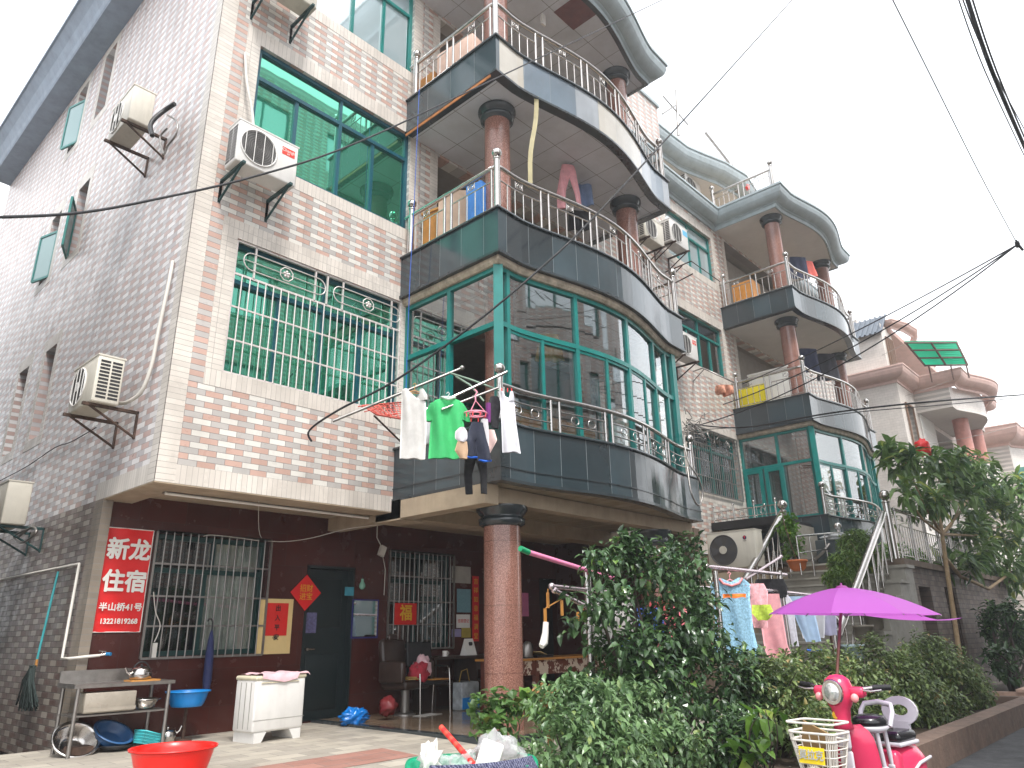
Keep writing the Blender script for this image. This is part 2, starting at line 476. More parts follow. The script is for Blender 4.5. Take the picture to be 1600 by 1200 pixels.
def glass_mat(name, tint, refl, rcol, rough=0.02, mixf=0.5):
    m = bpy.data.materials.new(name); m.use_nodes = True; n = m.node_tree; n.nodes.clear()
    out = n.nodes.new('ShaderNodeOutputMaterial')
    gl = n.nodes.new('ShaderNodeBsdfGlossy'); gl.inputs['Color'].default_value = (*rcol, 1); gl.inputs['Roughness'].default_value = rough
    if tint[0] == 'opaque':
        df = n.nodes.new('ShaderNodeBsdfDiffuse'); df.inputs['Color'].default_value = (*tint[1], 1)
    else:
        df = n.nodes.new('ShaderNodeBsdfTransparent'); df.inputs['Color'].default_value = (*tint[1], 1)
    fr = n.nodes.new('ShaderNodeFresnel'); fr.inputs['IOR'].default_value = 1.5
    f = math_(n, 'MULTIPLY_ADD', fr.outputs[0], 1.0 - mixf, mixf)
    f = math_(n, 'MINIMUM', f, 1.0)
    mxn = n.nodes.new('ShaderNodeMixShader'); n.links.new(f, mxn.inputs[0])
    n.links.new(df.outputs[0], mxn.inputs[1]); n.links.new(gl.outputs[0], mxn.inputs[2])
    n.links.new(mxn.outputs[0], out.inputs['Surface'])
    nz = noise_(n, 1.2, 2)
    bp = n.nodes.new('ShaderNodeBump'); bp.inputs['Strength'].default_value = 0.05; bp.inputs['Distance'].default_value = 0.02
    n.links.new(nz, bp.inputs['Height']); n.links.new(bp.outputs[0], gl.inputs['Normal'])
    MATS[name] = m; return m
M['ggreen'] = glass_mat('green_mirror_glass', ('opaque', (0.02, 0.12, 0.07)), 0.5, (0.27, 0.84, 0.62), mixf=0.5)
M['gclear'] = glass_mat('clear_window_glass', ('transparent', (0.84, 0.89, 0.88)), 0.2, (0.92, 0.96, 0.97), mixf=0.24)
M['gpale'] = glass_mat('pale_reflecting_glass', ('opaque', (0.42, 0.52, 0.55)), 0.4, (0.95, 0.98, 1.0), mixf=0.35)
M['gcase'] = glass_mat('dull_teal_glass', ('opaque', (0.20, 0.30, 0.30)), 0.1, (0.8, 0.9, 0.9), mixf=0.05)
M['gdark'] = glass_mat('dim_window_glass', ('transparent', (0.84, 0.88, 0.88)), 0.1, (0.9, 0.9, 0.9), mixf=0.06)

def leaf_mat(name, c1, c2, c3, rough=0.38, trans=0.25):
    m = bpy.data.materials.new(name); m.use_nodes = True; n = m.node_tree; n.nodes.clear()
    out = n.nodes.new('ShaderNodeOutputMaterial'); b = n.nodes.new('ShaderNodeBsdfPrincipled')
    g = n.nodes.new('ShaderNodeNewGeometry')
    c = ramp_(n, g.outputs['Random Per Island'], [(0.0, lin(c1)), (0.55, lin(c2)), (0.93, lin(c2)), (1.0, lin(c3))])
    big = ramp_(n, noise_(n, 2.2, 3), [(0.35, (0.75, 0.78, 0.75)), (0.65, (1.2, 1.2, 1.1))])
    c = mul_(n, c, big)
    n.links.new(c, b.inputs['Base Color']); b.inputs['Roughness'].default_value = rough
    b.inputs['Specular IOR Level'].default_value = 0.55
    tr = n.nodes.new('ShaderNodeBsdfTranslucent'); n.links.new(c, tr.inputs['Color'])
    ms = n.nodes.new('ShaderNodeMixShader'); ms.inputs[0].default_value = trans
    n.links.new(b.outputs[0], ms.inputs[1]); n.links.new(tr.outputs[0], ms.inputs[2])
    n.links.new(ms.outputs[0], out.inputs['Surface'])
    MATS[name] = m; return m
M['lf_cam'] = leaf_mat('camellia_leaf', (40,62,42), (72,100,62), (116,146,74), 0.26, 0.22)
M['lf_hedge'] = leaf_mat('hedge_leaf', (66,86,50), (116,134,80), (158,134,88), 0.34, 0.25)
M['lf_loq'] = leaf_mat('large_leaf_green', (60,94,60), (112,142,78), (184,188,98), 0.3, 0.35)
M['lf_bright'] = leaf_mat('bright_green_leaf', (70,110,44), (106,146,58), (160,170,70), 0.4, 0.35)
M['lf_conifer'] = leaf_mat('conifer_green', (72,104,44), (104,132,56), (150,150,70), 0.6, 0.2)
M['bark'] = mat('bark', (96,80,62), 0.9, 0, 0.25, 14, 0.6, 60)
M['barkd'] = mat('dark_bark', (56,46,38), 0.9, 0, 0.25, 14, 0.6, 60)

# ------------------------------------------------------------------ lettering
def text(name, s, size, loc, m, parent=None, bold=0.0, rot=(pi/2, 0, 0), ext=0.001, align='CENTER', sx=1.0, label=None, localp=False):
    c = bpy.data.curves.new(name, 'FONT'); c.body = s; c.size = size; c.extrude = ext
    c.align_x = align; c.align_y = 'CENTER'
    o = bpy.data.objects.new(name, c); COL.objects.link(o)
    bpy.context.view_layer.update()
    dg = bpy.context.evaluated_depsgraph_get()
    me = bpy.data.meshes.new_from_object(o.evaluated_get(dg))
    bpy.data.objects.remove(o); bpy.data.curves.remove(c)
    if bold > 0:                                   # heavier strokes: the same outlines again, a hair apart
        vs = [tuple(v.co) for v in me.vertices]; fs = [tuple(p.vertices) for p in me.polygons]; V = []; Q = []
        for k in range(9):
            a = 2*pi*k/8; r = bold if k < 8 else 0.0; n0 = len(V)
            V += [(x+r*cos(a), y+r*sin(a), z+0.0004*k) for x, y, z in vs]; Q += [tuple(i+n0 for i in f) for f in fs]
        me = bpy.data.meshes.new(name); me.from_pydata(V, [], Q); me.update()
    me.name = name; me.materials.clear(); me.materials.append(m)
    o = bpy.data.objects.new(name, me); COL.objects.link(o)
    o.rotation_euler = rot; o.scale = (sx, 1, 1)
    if parent is not None:
        o.parent = parent; o.location = Vector(loc) - (Vector((0,0,0)) if localp else WT.get(parent, Vector((0,0,0))))
    else: o.location = loc
    if label: o['label'] = label
    return o

# ------------------------------------------------------------------ walls with openings
def wall_holes(b, plane, pos, a0, a1, z0, z1, holes, depth, flip=False):
    """flat wall with rectangular openings and reveals; plane 'y' (runs along x) or 'x' (runs along y).
       depth = how far the reveals go in (+y or +x)."""
    xs = sorted(set([a0, a1] + [h[0] for h in holes] + [h[1] for h in holes]))
    zs = sorted(set([z0, z1] + [h[2] for h in holes] + [h[3] for h in holes]))
    xs = [x for x in xs if a0 - 1e-6 <= x <= a1 + 1e-6]; zs = [z for z in zs if z0 - 1e-6 <= z <= z1 + 1e-6]
    def P(a, z, d=0): return (a, pos + d, z) if plane == 'y' else (pos + d, a, z)
    for i in range(len(xs)-1):
        for j in range(len(zs)-1):
            cx, cz = (xs[i]+xs[i+1])/2, (zs[j]+zs[j+1])/2
            if any(h[0] < cx < h[1] and h[2] < cz < h[3] for h in holes): continue
            b.quad(P(xs[i], zs[j]), P(xs[i+1], zs[j]), P(xs[i+1], zs[j+1]), P(xs[i], zs[j+1]))
    for h in holes:
        x0, x1, q0, q1 = h[:4]
        b.quad(P(x0,q0), P(x0,q0,depth), P(x0,q1,depth), P(x0,q1))
        b.quad(P(x1,q0), P(x1,q1), P(x1,q1,depth), P(x1,q0,depth))
        b.quad(P(x0,q0), P(x1,q0), P(x1,q0,depth), P(x0,q0,depth))
        b.quad(P(x0,q1), P(x0,q1,depth), P(x1,q1,depth), P(x1,q1))

# ================================================================== SETTING: ground, road
YF = 8.21; YR = 9.75
def gz(x, y):
    t = min(1.0, max(0.0, (y - 3.2) / 4.5)); t = t*t*(3-2*t)
    return -0.02 + 0.15*t
def grid_sheet(x0, x1, y0, y1, nx, ny, zf):
    b = MB()
    vs = [(x0+(x1-x0)*i/nx, y0+(y1-y0)*j/ny, zf(x0+(x1-x0)*i/nx, y0+(y1-y0)*j/ny)) for j in range(ny+1) for i in range(nx+1)]
    b.add(vs, [(j*(nx+1)+i, j*(nx+1)+i+1, (j+1)*(nx+1)+i+1, (j+1)*(nx+1)+i) for j in range(ny) for i in range(nx)], True)
    return b
tag(grid_sheet(-150, 250, -150, 250, 4, 4, lambda x, y: -0.30).build('ground', M['soil']), kind='structure')
b = MB(); b.box(-60, 160, -2.1, 2.68, -0.285, -0.20)
tag(b.build('road', M['asphalt']), kind='structure')
tag(grid_sheet(-3.0, 16.5, 2.70, 9.9, 60, 40, gz).build('paving', M['paving']), kind='structure')
tag(grid_sheet(16.5, 60, 2.70, 30.0, 20, 10, lambda x, y: -0.06 - 0.1*(y < 2.8)).build('side_ground', M['soil']), kind='structure')
b = grid_sheet(3.2, 5.4, 6.35, 6.95, 12, 5, lambda x, y: gz(x, y) + 0.004)
tag(b.build('paving_band', M['pavingred']), kind='structure')
b = MB(); b.box(-3, 8.0, 2.60, 2.70, -0.2, -0.01)
tag(b.build('kerb', M['graycon']), kind='structure')
b = MB(); b.box(6.42, 12.0, 6.2, 9.75, 0.02, 0.16)
tag(b.build('porch_floor', M['porch']), kind='structure')
b = MB(); b.box(6.30, 6.42, 6.1, 9.75, 0.0, 0.162); b.box(6.42, 12.0, 6.08, 6.2, 0.0, 0.162)
tag(b.build('porch_edge', M['darkgran']), kind='structure')

# ================================================================== apartment buildings
def belly(x0, W=5.2, y1=None, d=0.34, a=0.5, n=26):
    y1 = (6.09 if x0 < 10 else 6.20) if y1 is None else y1; sk = 0.15 if x0 < 10 else 0.10
    pts = [(x0, y1)]
    for i in range(n+1):
        s = i/n; x = x0 + a + (W-2*a)*s
        pts.append((x, y1 + sk*(x-x0)/W - d*(sin(pi*s)**1.35)))
    pts.append((x0+W, y1+sk))
    return pts
def outline(x0, W=5.2, **k): return [(x0, YF)] + belly(x0, W, **k) + [(x0+W, YF)]

def path_len(p):
    return sum((Vector(p[i+1])-Vector(p[i])).length for i in range(len(p)-1))
def path_at(p, s):
    for i in range(len(p)-1):
        l = (Vector(p[i+1])-Vector(p[i])).length
        if s <= l or i == len(p)-2:
            t = s/l if l else 0
            q = Vector(p[i]).lerp(Vector(p[i+1]), t); return q
        s -= l
def inset_path(p, d):
    out = []
    for i in range(len(p)):
        ns = []
        for j in (i-1, i):
            if 0 <= j < len(p)-1:
                e = (Vector(p[j+1])-Vector(p[j])).normalized(); ns.append(Vector((-e.y, e.x)))
        q = sum(ns, Vector((0,0))).normalized(); k = max(0.35, q.dot(ns[0]))
        out.append(tuple(Vector(p[i]) + q*(d/k)))
    return out

def railing(name, path, zb, h, parent, style=0, ends=True, balls=()):
    """path along the deck edge, steel rail with post pairs, mid bars, thin balusters, ring ornaments"""
    b = MB(); Ltot = path_len(path)
    npts = max(2, int(Ltot/0.12))
    top = [path_at(path, Ltot*i/npts) for i in range(npts+1)]
    b.tube([(q.x, q.y, zb+h) for q in top], 0.034, 10)
    ng = max(1, round(Ltot/1.02)); g = Ltot/ng
    for k in range(ng):
        s0 = k*g + 0.075; s1 = (k+1)*g - 0.075
        for s in (s0, s1):
            q = path_at(path, s); b.cyl((q.x,q.y,zb), (q.x,q.y,zb+h-0.02), 0.02, n=8)
        if style == 0:
            for zz, r in ((0.70*h, 0.012), (0.09*h, 0.012)):
                b.tube([(path_at(path, s0+(s1-s0)*i/5).x, path_at(path, s0+(s1-s0)*i/5).y, zb+zz) for i in range(6)], r, 6)
            nb = 4
            for i in range(1, nb+1):
                q = path_at(path, s0+(s1-s0)*i/(nb+1)); b.cyl((q.x,q.y,zb+0.09*h), (q.x,q.y,zb+0.70*h), 0.010, n=6)
            q = path_at(path, (s0+s1)/2); e = (path_at(path, (s0+s1)/2+0.03)-path_at(path, (s0+s1)/2-0.03)).normalized()
            zc = zb+0.84*h
            b.tube([(q.x+e.x*0.055*cos(t), q.y+e.y*0.055*cos(t), zc+0.05*sin(t)) for t in [2*pi*i/14 for i in range(14)]], 0.008, 5, True)
            b.tube([(q.x+e.x*0.026*cos(t), q.y+e.y*0.026*cos(t), zc+0.026*sin(t)) for t in [2*pi*i/8 for i in range(8)]], 0.007, 5, True)
            for sgn in (-1, 1): b.cyl((q.x+e.x*0.07*sgn, q.y+e.y*0.07*sgn, zc-0.055), (q.x+e.x*0.07*sgn, q.y+e.y*0.07*sgn, zc+0.055), 0.007, n=5)
        else:
            for zz in (0.66*h, 0.30*h):
                b.tube([(path_at(path, s0+(s1-s0)*i/5).x, path_at(path, s0+(s1-s0)*i/5).y, zb+zz) for i in range(6)], 0.012, 6)
            for ss in ((s0*0.68+s1*0.32), (s0*0.32+s1*0.68)):
                q = path_at(path, ss); e = (path_at(path, ss+0.03)-path_at(path, ss-0.03)).normalized(); zc = zb+0.48*h
                b.tube([(q.x+e.x*0.07*cos(t), q.y+e.y*0.07*cos(t), zc+0.06*sin(t)) for t in [2*pi*i/14 for i in range(14)]], 0.008, 5, True)
    r = b.build(name, M['steel'], parent)
    for (x, y) in balls:
        c = MB(); c.cyl((x,y,zb-0.02), (x,y,zb+h+0.10), 0.045, n=12)
        c.lathe((x,y,zb+h+0.10), [(0.045,0),(0.055,0.01),(0.055,0.025),(0.03,0.035),(0.03,0.05)], 14)
        c.ball((x,y,zb+h+0.215), 0.075)
        c.build('ball_post', M['steel'], r)
    return r

def column(x, y, z0, z1, r, parent, cap=0.24):
    b = MB(); b.lathe((x,y,0), [(r, z0), (r, z1-cap)], 32)
    o = b.build('column', M['redgran'], parent)
    c = MB(); c.lathe((x,y,0), [(r+0.005, z1-cap), (r+0.06, z1-cap+0.03), (r+0.07, z1-cap*0.62), (r+0.035, z1-cap*0.55), (r+0.045, z1-cap*0.45), (r+0.10, z1-cap*0.2), (r+0.10, z1)], 32)
    c.build('capital', M['darkgran'], o)
    return o

def bars(b, plane, pos, a0, a1, z0, z1, th=0.05, d=0.05):
    """one rectangular frame"""
    def bx(p0, p1, q0, q1):
        if plane == 'y': b.box(p0, p1, pos-d/2, pos+d/2, q0, q1)
        else: b.box(pos-d/2, pos+d/2, p0, p1, q0, q1)
    bx(a0, a1, z0, z0+th); bx(a0, a1, z1-th, z1); bx(a0, a0+th, z0+th, z1-th); bx(a1-th, a1, z0+th, z1-th)

def window(parent, plane, pos, a0, a1, z0, z1, mull, trans=0.74, fm=None, gm=None, curtain=None, name='window'):
    """frame with a transom, mullions at fractions `mull` below it, sliding sashes alternately forward"""
    fm = fm or M['teal']; gm = gm or M['ggreen']
    f = MB(); bars(f, plane, pos, a0, a1, z0, z1, 0.06, 0.09)
    zt = z0 + (z1-z0)*trans
    def bx(p0, p1, q0, q1, o=0.0, d=0.07):
        if plane == 'y': f.box(p0, p1, pos-d/2+o, pos+d/2+o, q0, q1)
        else: f.box(pos-d/2+o, pos+d/2+o, p0, p1, q0, q1)
    if trans < 1: bx(a0+0.06, a1-0.06, zt-0.03, zt+0.03, 0, 0.086)
    W = a1-a0
    cuts = [a0+0.06] + [a0+W*m for m in mull] + [a1-0.06]
    for i, m in enumerate(mull):
        bx(a0+W*m-0.028, a0+W*m+0.028, z0+0.06, (zt if trans < 1 else z1)-0.03, -0.01 if i % 2 else 0.012, 0.06)
    if trans < 1: bx(a0+W*0.52-0.022, a0+W*0.52+0.022, zt+0.03, z1-0.06, 0, 0.06)
    o = f.build(name, fm, parent)
    g = MB()
    def gq(p0, p1, q0, q1, oo):
        if plane == 'y': g.box(p0, p1, pos+oo, pos+oo+0.008, q0, q1)
        else: g.box(pos+oo, pos+oo+0.008, p0, p1, q0, q1)
    for i in range(len(cuts)-1):
        oo = 0.0 if i % 2 else 0.018
        gq(cuts[i]+0.02, cuts[i+1]-0.02, z0+0.06, (zt-0.03 if trans < 1 else z1-0.06), oo)
    if trans < 1:
        gq(a0+0.06, a0+W*0.52-0.022, zt+0.03, z1-0.06, 0.0); gq(a0+W*0.52+0.022, a1-0.06, zt+0.03, z1-0.06, 0.0)
    g.build('pane', gm, o)
    if curtain:
        c = MB(); n = 60
        ys = pos + (0.06 if name == 'shop_window' else 0.14)
        for i in range(n*0 if name != 'shop_window' else n//2, n) if name == 'shop_window' else range(n):
            u0, u1 = a0+W*i/n, a0+W*(i+1)/n
            w0, w1 = 0.03*sin(i*1.3)+0.015*sin(i*3.1), 0.03*sin((i+1)*1.3)+0.015*sin((i+1)*3.1)
            if plane == 'y': c.quad((u0, ys+w0, z0), (u1, ys+w1, z0), (u1, ys+w1, z1), (u0, ys+w0, z1), smooth=True)
        c.build('curtain', curtain, o)
    return o

def grille(parent, y, x0, x1, z0, z1, n, ornament=True, name='security_grille', rails=(0.33, 0.66), mt=None):
    b = MB(); mt = mt or M['grille']
    zt = z1 - (z1-z0)*0.26 if ornament else z1
    for z in (z0, z1, zt): b.box(x0, x1, y-0.012, y+0.012, z-0.014, z+0.014)
    for r in rails: b.box(x0, x1, y-0.010, y+0.012, z0+(zt-z0)*r-0.011, z0+(zt-z0)*r+0.011)
    for x in (x0, x1): b.box(x-0.014, x+0.014, y-0.013, y+0.013, z0, z1)
    for i in range(1, n):
        x = x0+(x1-x0)*i/n; b.cyl((x, y-0.014, z0), (x, y-0.014, zt), 0.0095, n=6)
    if ornament:
        zc = (zt+z1)/2; hh = (z1-zt)*0.26
        for k, (a, c) in enumerate(((0.04, 0.50), (0.55, 1.0))):
            xa, xb = x0+(x1-x0)*a, x0+(x1-x0)*c
            ca, cb2 = xa+hh, xb-hh
            loop = [(ca+hh*cos(t), y-0.012, zc+hh*sin(t)) for t in [pi/2+pi*i/10 for i in range(11)]] + [(cb2+hh*cos(t), y-0.012, zc+hh*sin(t)) for t in [-pi/2+pi*i/10 for i in range(11)]]
            b.tube(loop, 0.009, 6, True)
            b.cyl((xa, y-0.012, zc), (xb, y-0.012, zc), 0.007, n=6)
            for xx in (ca+0.04, cb2-0.04): b.box(xx-0.012, xx+0.012, y-0.012, y+0.012, zt, z1)
            m = (xa+xb)/2
            b.tube([(m+0.10*cos(t), y-0.02, zc+0.10*sin(t)) for t in [pi/8+2*pi*i/8 for i in range(8)]], 0.009, 6, True)
            for i in range(5):
                t = pi/2+2*pi*i/5; b.ball((m+0.035*cos(t), y-0.02, zc+0.035*sin(t)), 0.022, 8)
            b.ball((m, y-0.03, zc), 0.02, 8)
        b.box((x0+x1)/2+0.02, (x0+x1)/2+0.045, y-0.012, y+0.012, zt, z1)
    return b.build(name, mt, parent)

def cornice(parent, path, z0, H=0.58, out=0.42, m=None, name='cornice'):
    b = MB()
    prof = [(0.0, z0), (0.04, z0), (0.04, z0+0.10), (0.08, z0+0.12)]
    for i in range(9):
        t = i/8; prof.append((0.08+(out-0.08)*t, z0+0.14+(H-0.24)*(1-sqrt(max(0, 1-t*t*0.98)))*0.98))
    prof += [(out, z0+H-0.06), (out+0.03, z0+H-0.06), (out+0.03, z0+H), (0.0, z0+H+0.001)]
    b.sweep(path, prof)
    return b.build(name, m or M['cornice2'], parent)

def slab(parent, x0, zb, zt, W=5.2, ceilm=None, d=0.34, lip=True, gran=None):
    """balcony slab: granite fascia, dark capping, ceiling underneath"""
    o = outline(x0, W, d=d)
    b = MB(); b.prism([(x, y) for x, y in inset_path(o, 0.012)], zb+0.02, zt-0.02)
    s = b.build('balcony_slab', M['beige'], parent)
    f = MB(); f.sweep(o, [(0, zb), (0, zt)])
    f.sweep(o, [(0.0, zb), (-0.10, zb)])
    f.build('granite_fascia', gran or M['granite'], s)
    c = MB(); c.sweep(o, [(-0.12, zt), (0.03, zt), (0.035, zt+0.015), (0.03, zt+0.035), (-0.12, zt+0.035)])
    if zb < 4: c.sweep(o, [(-0.01, zb+0.17), (0.012, zb+0.17), (0.012, zb+0.185), (-0.01, zb+0.185)])
    if lip: c.sweep(o, [(-0.14, zb-0.004), (0.02, zb-0.004), (0.02, zb+0.035), (0.001, zb+0.035)])
    c.build('stone_capping', M['darkgran'], s)
    i = inset_path(o, 0.12); n = len(i)
    e = MB(); e.add([(x, y, zb+0.012) for x, y in i], [tuple(reversed(range(n)))])
    e.build('ceiling_panels', ceilm or M['ceil'], s)
    return s

def loggia(parent, x0, x1, z0, z1, name='loggia_room', depth=1.7):
    """recessed room behind a balcony with a door and a window in its back wall"""
    b = MB(); yb = YF+0.24+depth
    b.quad((x0,yb,z0),(x1,yb,z0),(x1,yb,z1),(x0,yb,z1)); b.quad((x0,YF+0.24,z0),(x0,yb,z0),(x0,yb,z1),(x0,YF+0.24,z1))
    b.quad((x1,YF+0.24,z0),(x1,YF+0.24,z1),(x1,yb,z1),(x1,yb,z0)); b.quad((x0,YF+0.24,z1),(x0,yb,z1),(x1,yb,z1),(x1,YF+0.24,z1))
    b.quad((x0,YF+0.0,z0),(x1,YF+0.0,z0),(x1,yb,z0),(x0,yb,z0))
    r = b.build(name, M['room'], parent)
    f = MB(); bars(f, 'y', yb-0.04, x0+0.4, x0+1.35, z0, z1-0.5, 0.07, 0.06); bars(f, 'y', yb-0.04, x0+2.0, x1-0.4, z0+0.9, z1-0.5, 0.06, 0.06)
    f.box((x0+2.0+x1-0.4)/2-0.03, (x0+2.0+x1-0.4)/2+0.03, yb-0.07, yb-0.01, z0+0.9, z1-0.5)
    f.build('door_and_window_frames', M['teal'], r)
    g = MB(); g.box(x0+0.47, x0+1.28, yb-0.05, yb-0.03, z0+0.07, z1-0.57); g.box(x0+2.06, x1-0.46, yb-0.05, yb-0.03, z0+0.96, z1-0.56)
    g.build('door_and_window_glass', M['gpale'], r)
    return r

def enclosure(parent, x0, zb, zt, W=5.2, door=False):
    """glazed-in balcony: teal frame with transom following the curve"""
    o = inset_path(outline(x0, W), 0.16)
    L0 = path_len(o); Ls = abs(o[0][1]-o[1][1])          # left side length
    f = MB(); g = MB(); zm = zb + (zt-zb)*0.62
    if door: stops_l = [0.0, 0.98, Ls]
    else: stops_l = [0.0, 0.99, Ls]
    xs = [0.33, 1.62, 2.86, 4.0, 4.62]
    # convert the x offsets on the belly to arc lengths
    def s_at_x(xx):
        s = 0
        for i in range(1, len(o)-1):
            l = (Vector(o[i+1])-Vector(o[i])).length
            if o[i+1][0] >= xx and i+1 < len(o)-1 or i+1 == len(o)-1:
                t = (xx-o[i][0])/max(1e-6, o[i+1][0]-o[i][0]); return Ls + s + l*t
            s += l
    stops = stops_l + [s_at_x(x0+k) for k in xs] + [L0-Ls]
    stops += [L0-Ls+1.0, L0]
    def post(s, w_, z0_, z1_, d=0.06):
        q = path_at(o, s); e = (path_at(o, min(L0, s+0.02))-path_at(o, max(0, s-0.02))).normalized()
        a = math.atan2(e.y, e.x); f.obox((q.x, q.y, (z0_+z1_)/2), (w_, d, z1_-z0_), RZ(a))
    def bar(s0, s1, z, h_, d=0.07, off=0.0):
        n = max(1, int((s1-s0)/0.16)); P = [path_at(o, s0+(s1-s0)*i/n) for i in range(n+1)]
        f.sweep([(p.x, p.y) for p in P], [(-d/2+off, z-h_/2), (d/2+off, z-h_/2), (d/2+off, z+h_/2), (-d/2+off, z+h_/2), (-d/2+off, z-h_/2)])
    def pane(s0, s1, z0_, z1_, off=0.0):
        n = max(1, int((s1-s0)/0.16)); P = [path_at(o, s0+(s1-s0)*i/n) for i in range(n+1)]
        g.sweep([(p.x, p.y) for p in P], [(off, z0_), (off, z1_)])
    for i, s in enumerate(stops):
        corner = abs(s-Ls) < 1e-3 or abs(s-(L0-Ls)) < 1e-3
        post(min(max(s, 0.03), L0-0.03), 0.13 if corner else 0.065, zb, zt, 0.13 if corner else 0.08)
    for a0, a1 in ((0, Ls), (Ls, L0-Ls), (L0-Ls, L0)):
        bar(a0, a1, zb+0.03, 0.06); bar(a0, a1, zt-0.035, 0.07); bar(a0, a1, zm, 0.07, 0.084)
    for i in range(len(stops)-1):
        a0, a1 = stops[i]+0.03, stops[i+1]-0.03
        pane(a0, a1, zm+0.035, zt-0.07)
        if a1-a0 > 1.1:
            mid = (a0+a1)/2; post(mid, 0.05, zb+0.06, zm-0.035, 0.07)
            pane(a0, mid, zb+0.06, zm-0.035, 0.015)
            if not (i == 3): pane(mid, a1, zb+0.06, zm-0.035, -0.015)
            else: pane(mid, a1, zb+0.06, zm-0.035, -0.015)
            for (p0, p1) in ((a0, mid), (mid, a1)): bar(p0+0.01, p1-0.01, zm-0.06, 0.04, 0.05)
        elif i == 1 and not door:
            pass                                       # the sash beside the column stands open
        else: pane(a0, a1, zb+0.06, zm-0.035)
    e = f.build('balcony_enclosure', M['teal'], parent)
    g.build('enclosure_glass', M['gclear'], e)
    return e

M['curtain'] = mat('pale_curtain', (214,210,200), 0.85, 0, 0.12, 8)
M['redcurtain'] = mat('red_curtain', (120,60,52), 0.85, 0, 0.2, 8)

def apartment(label, xl, x0, xr, zz, wins, side=False, W=5.2, yback=20.3, ceilm=None, door=False):
    """xl..xr facade, balcony starts at x0. zz: fascia bottoms and tops {2:(b,t),3:..,4:..}, roof z"""
    T = thing('apartment_building', label, 'building', ((xl+xr)/2, YF, 0))
    zr = zz['roof']; zg = zz['soffit']
    holes = [(w_[0], w_[1], w_[2], w_[3]) for w_ in wins]
    log = [(x0+0.72, x0+W-0.45, zz[3][1]+0.02, zz[4][0]-0.05), (x0+0.72, x0+W-0.45, zz[4][1]+0.02, zr-0.1), (x0+0.72, x0+W-0.45, zz[2][1]+0.02, zz[3][0]-0.05)]
    b = MB(); wall_holes(b, 'y', YF, xl, xr, zg, zr+0.2, holes+log, 0.24)
    b.build('front_wall', M['front'], T)
    # roof and floor plates
    b = MB(); b.box(xl+0.02, xr-0.02, YF+0.30, yback-0.05, zr+0.35, zr+0.45)
    b.prism([(x, y) for x, y in inset_path(outline(x0, W), 0.21)], zr+0.02, zr+0.40)
    b.build('roof_slab', M['beige'], T)
    # white bands round the windows and beside the balcony
    e = 0.004
    for (a0, a1, q0, q1) in holes:
        wl, wr, wt, wb = 0.21, 0.20, 0.25, 0.205
        b = MB(); b.box(a0-wl, a0, YF-e, YF+0.001, q0, q1); b.box(a1, a1+wr, YF-e, YF+0.001, q0, q1)
        b.mi = 1; b.box(a0-wl, a1+wr, YF-e, YF+0.001, q1, q1+wt); b.box(a0-wl, a1+wr, YF-e, YF+0.001, q0-wb, q0)
        b.build('window_surround', [M['band'], M['sold']], T)
    b = MB(); b.box(xl+0.22, x0-0.002, YF-e, YF+0.001, zg, zg+0.215); b.build('base_band', M['sold'], T)
    for (a0, a1, q0, q1) in log[:2]:
        b = MB(); b.box(a0-0.17, a0, YF-e, YF+0.001, q0, q1); b.build('opening_band', M['band'], T)
    if side:
        b = MB(); b.box(xl-e, xl+0.22, YF-e, YF+0.001, zg, zr); b.build('corner_band', M['band'], T)
        for (a0, a1, q0, q1) in holes:
            b = MB(); b.box(xl+0.222, a0-0.211, YF-e*0.5, YF+0.001, q0-0.2, q1+0.25); b.build('pink_and_grey_strip', M['pinkstrip'], T)
    for zb_ in (2, 3, 4):
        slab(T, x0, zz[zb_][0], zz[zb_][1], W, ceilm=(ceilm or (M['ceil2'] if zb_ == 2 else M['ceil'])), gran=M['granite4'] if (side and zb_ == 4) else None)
    o = outline(x0, W)
    i = inset_path(o, 0.20); n = len(i)
    c = MB(); c.add([(x, y, zr-0.004) for x, y in i], [tuple(reversed(range(n)))]); c.build('roof_ceiling', ceilm or M['ceil'], T)
    for k in (3, 4):
        loggia(T, log[k-3][0], log[k-3][1], log[k-3][2], log[k-3][3])
        pin = inset_path(o, 0.07)
        railing('balcony_railing', pin[:], zz[k][1]+0.03, 0.74, T, 0, balls=[pin[0] if False else (pin[0][0], pin[0][1]-0.14), pin[1], pin[-2]])
    pin = inset_path(o, 0.06)
    railing('balcony_railing', pin[1:-1], zz[2][1]+0.03, 0.50, T, 1, balls=[pin[1], pin[-2]])
    loggia(T, log[2][0], log[2][1], log[2][2], log[2][3], 'enclosed_room')
    enclosure(T, x0, zz[2][1]+0.035, zz[3][0]-0.105, W, door)
    # plaster lip under the third-floor slab
    c = MB(); pp = inset_path(o, 0.05); c.sweep(pp, [(-0.24, zz[3][0]-0.11), (-0.03, zz[3][0]-0.11), (0.0, zz[3][0]-0.07), (0, zz[3][0]-0.004)]); c.build('plaster_lip', M['peelplaster'], T)
    for (cx, cy) in ((x0+0.68, YF-1.48), (x0+W-0.85, YF-1.46)):
        for k, (q0, q1, r) in enumerate(((0.10, 2.86, 0.245), (zz[2][1], zz[3][0]-0.03, 0.215), (zz[3][1], zz[4][0]-0.0, 0.205), (zz[4][1], zr-0.005, 0.205))):
            column(cx, cy, q0, q1, r, T, 0.26 if k == 0 else 0.22)
    return T

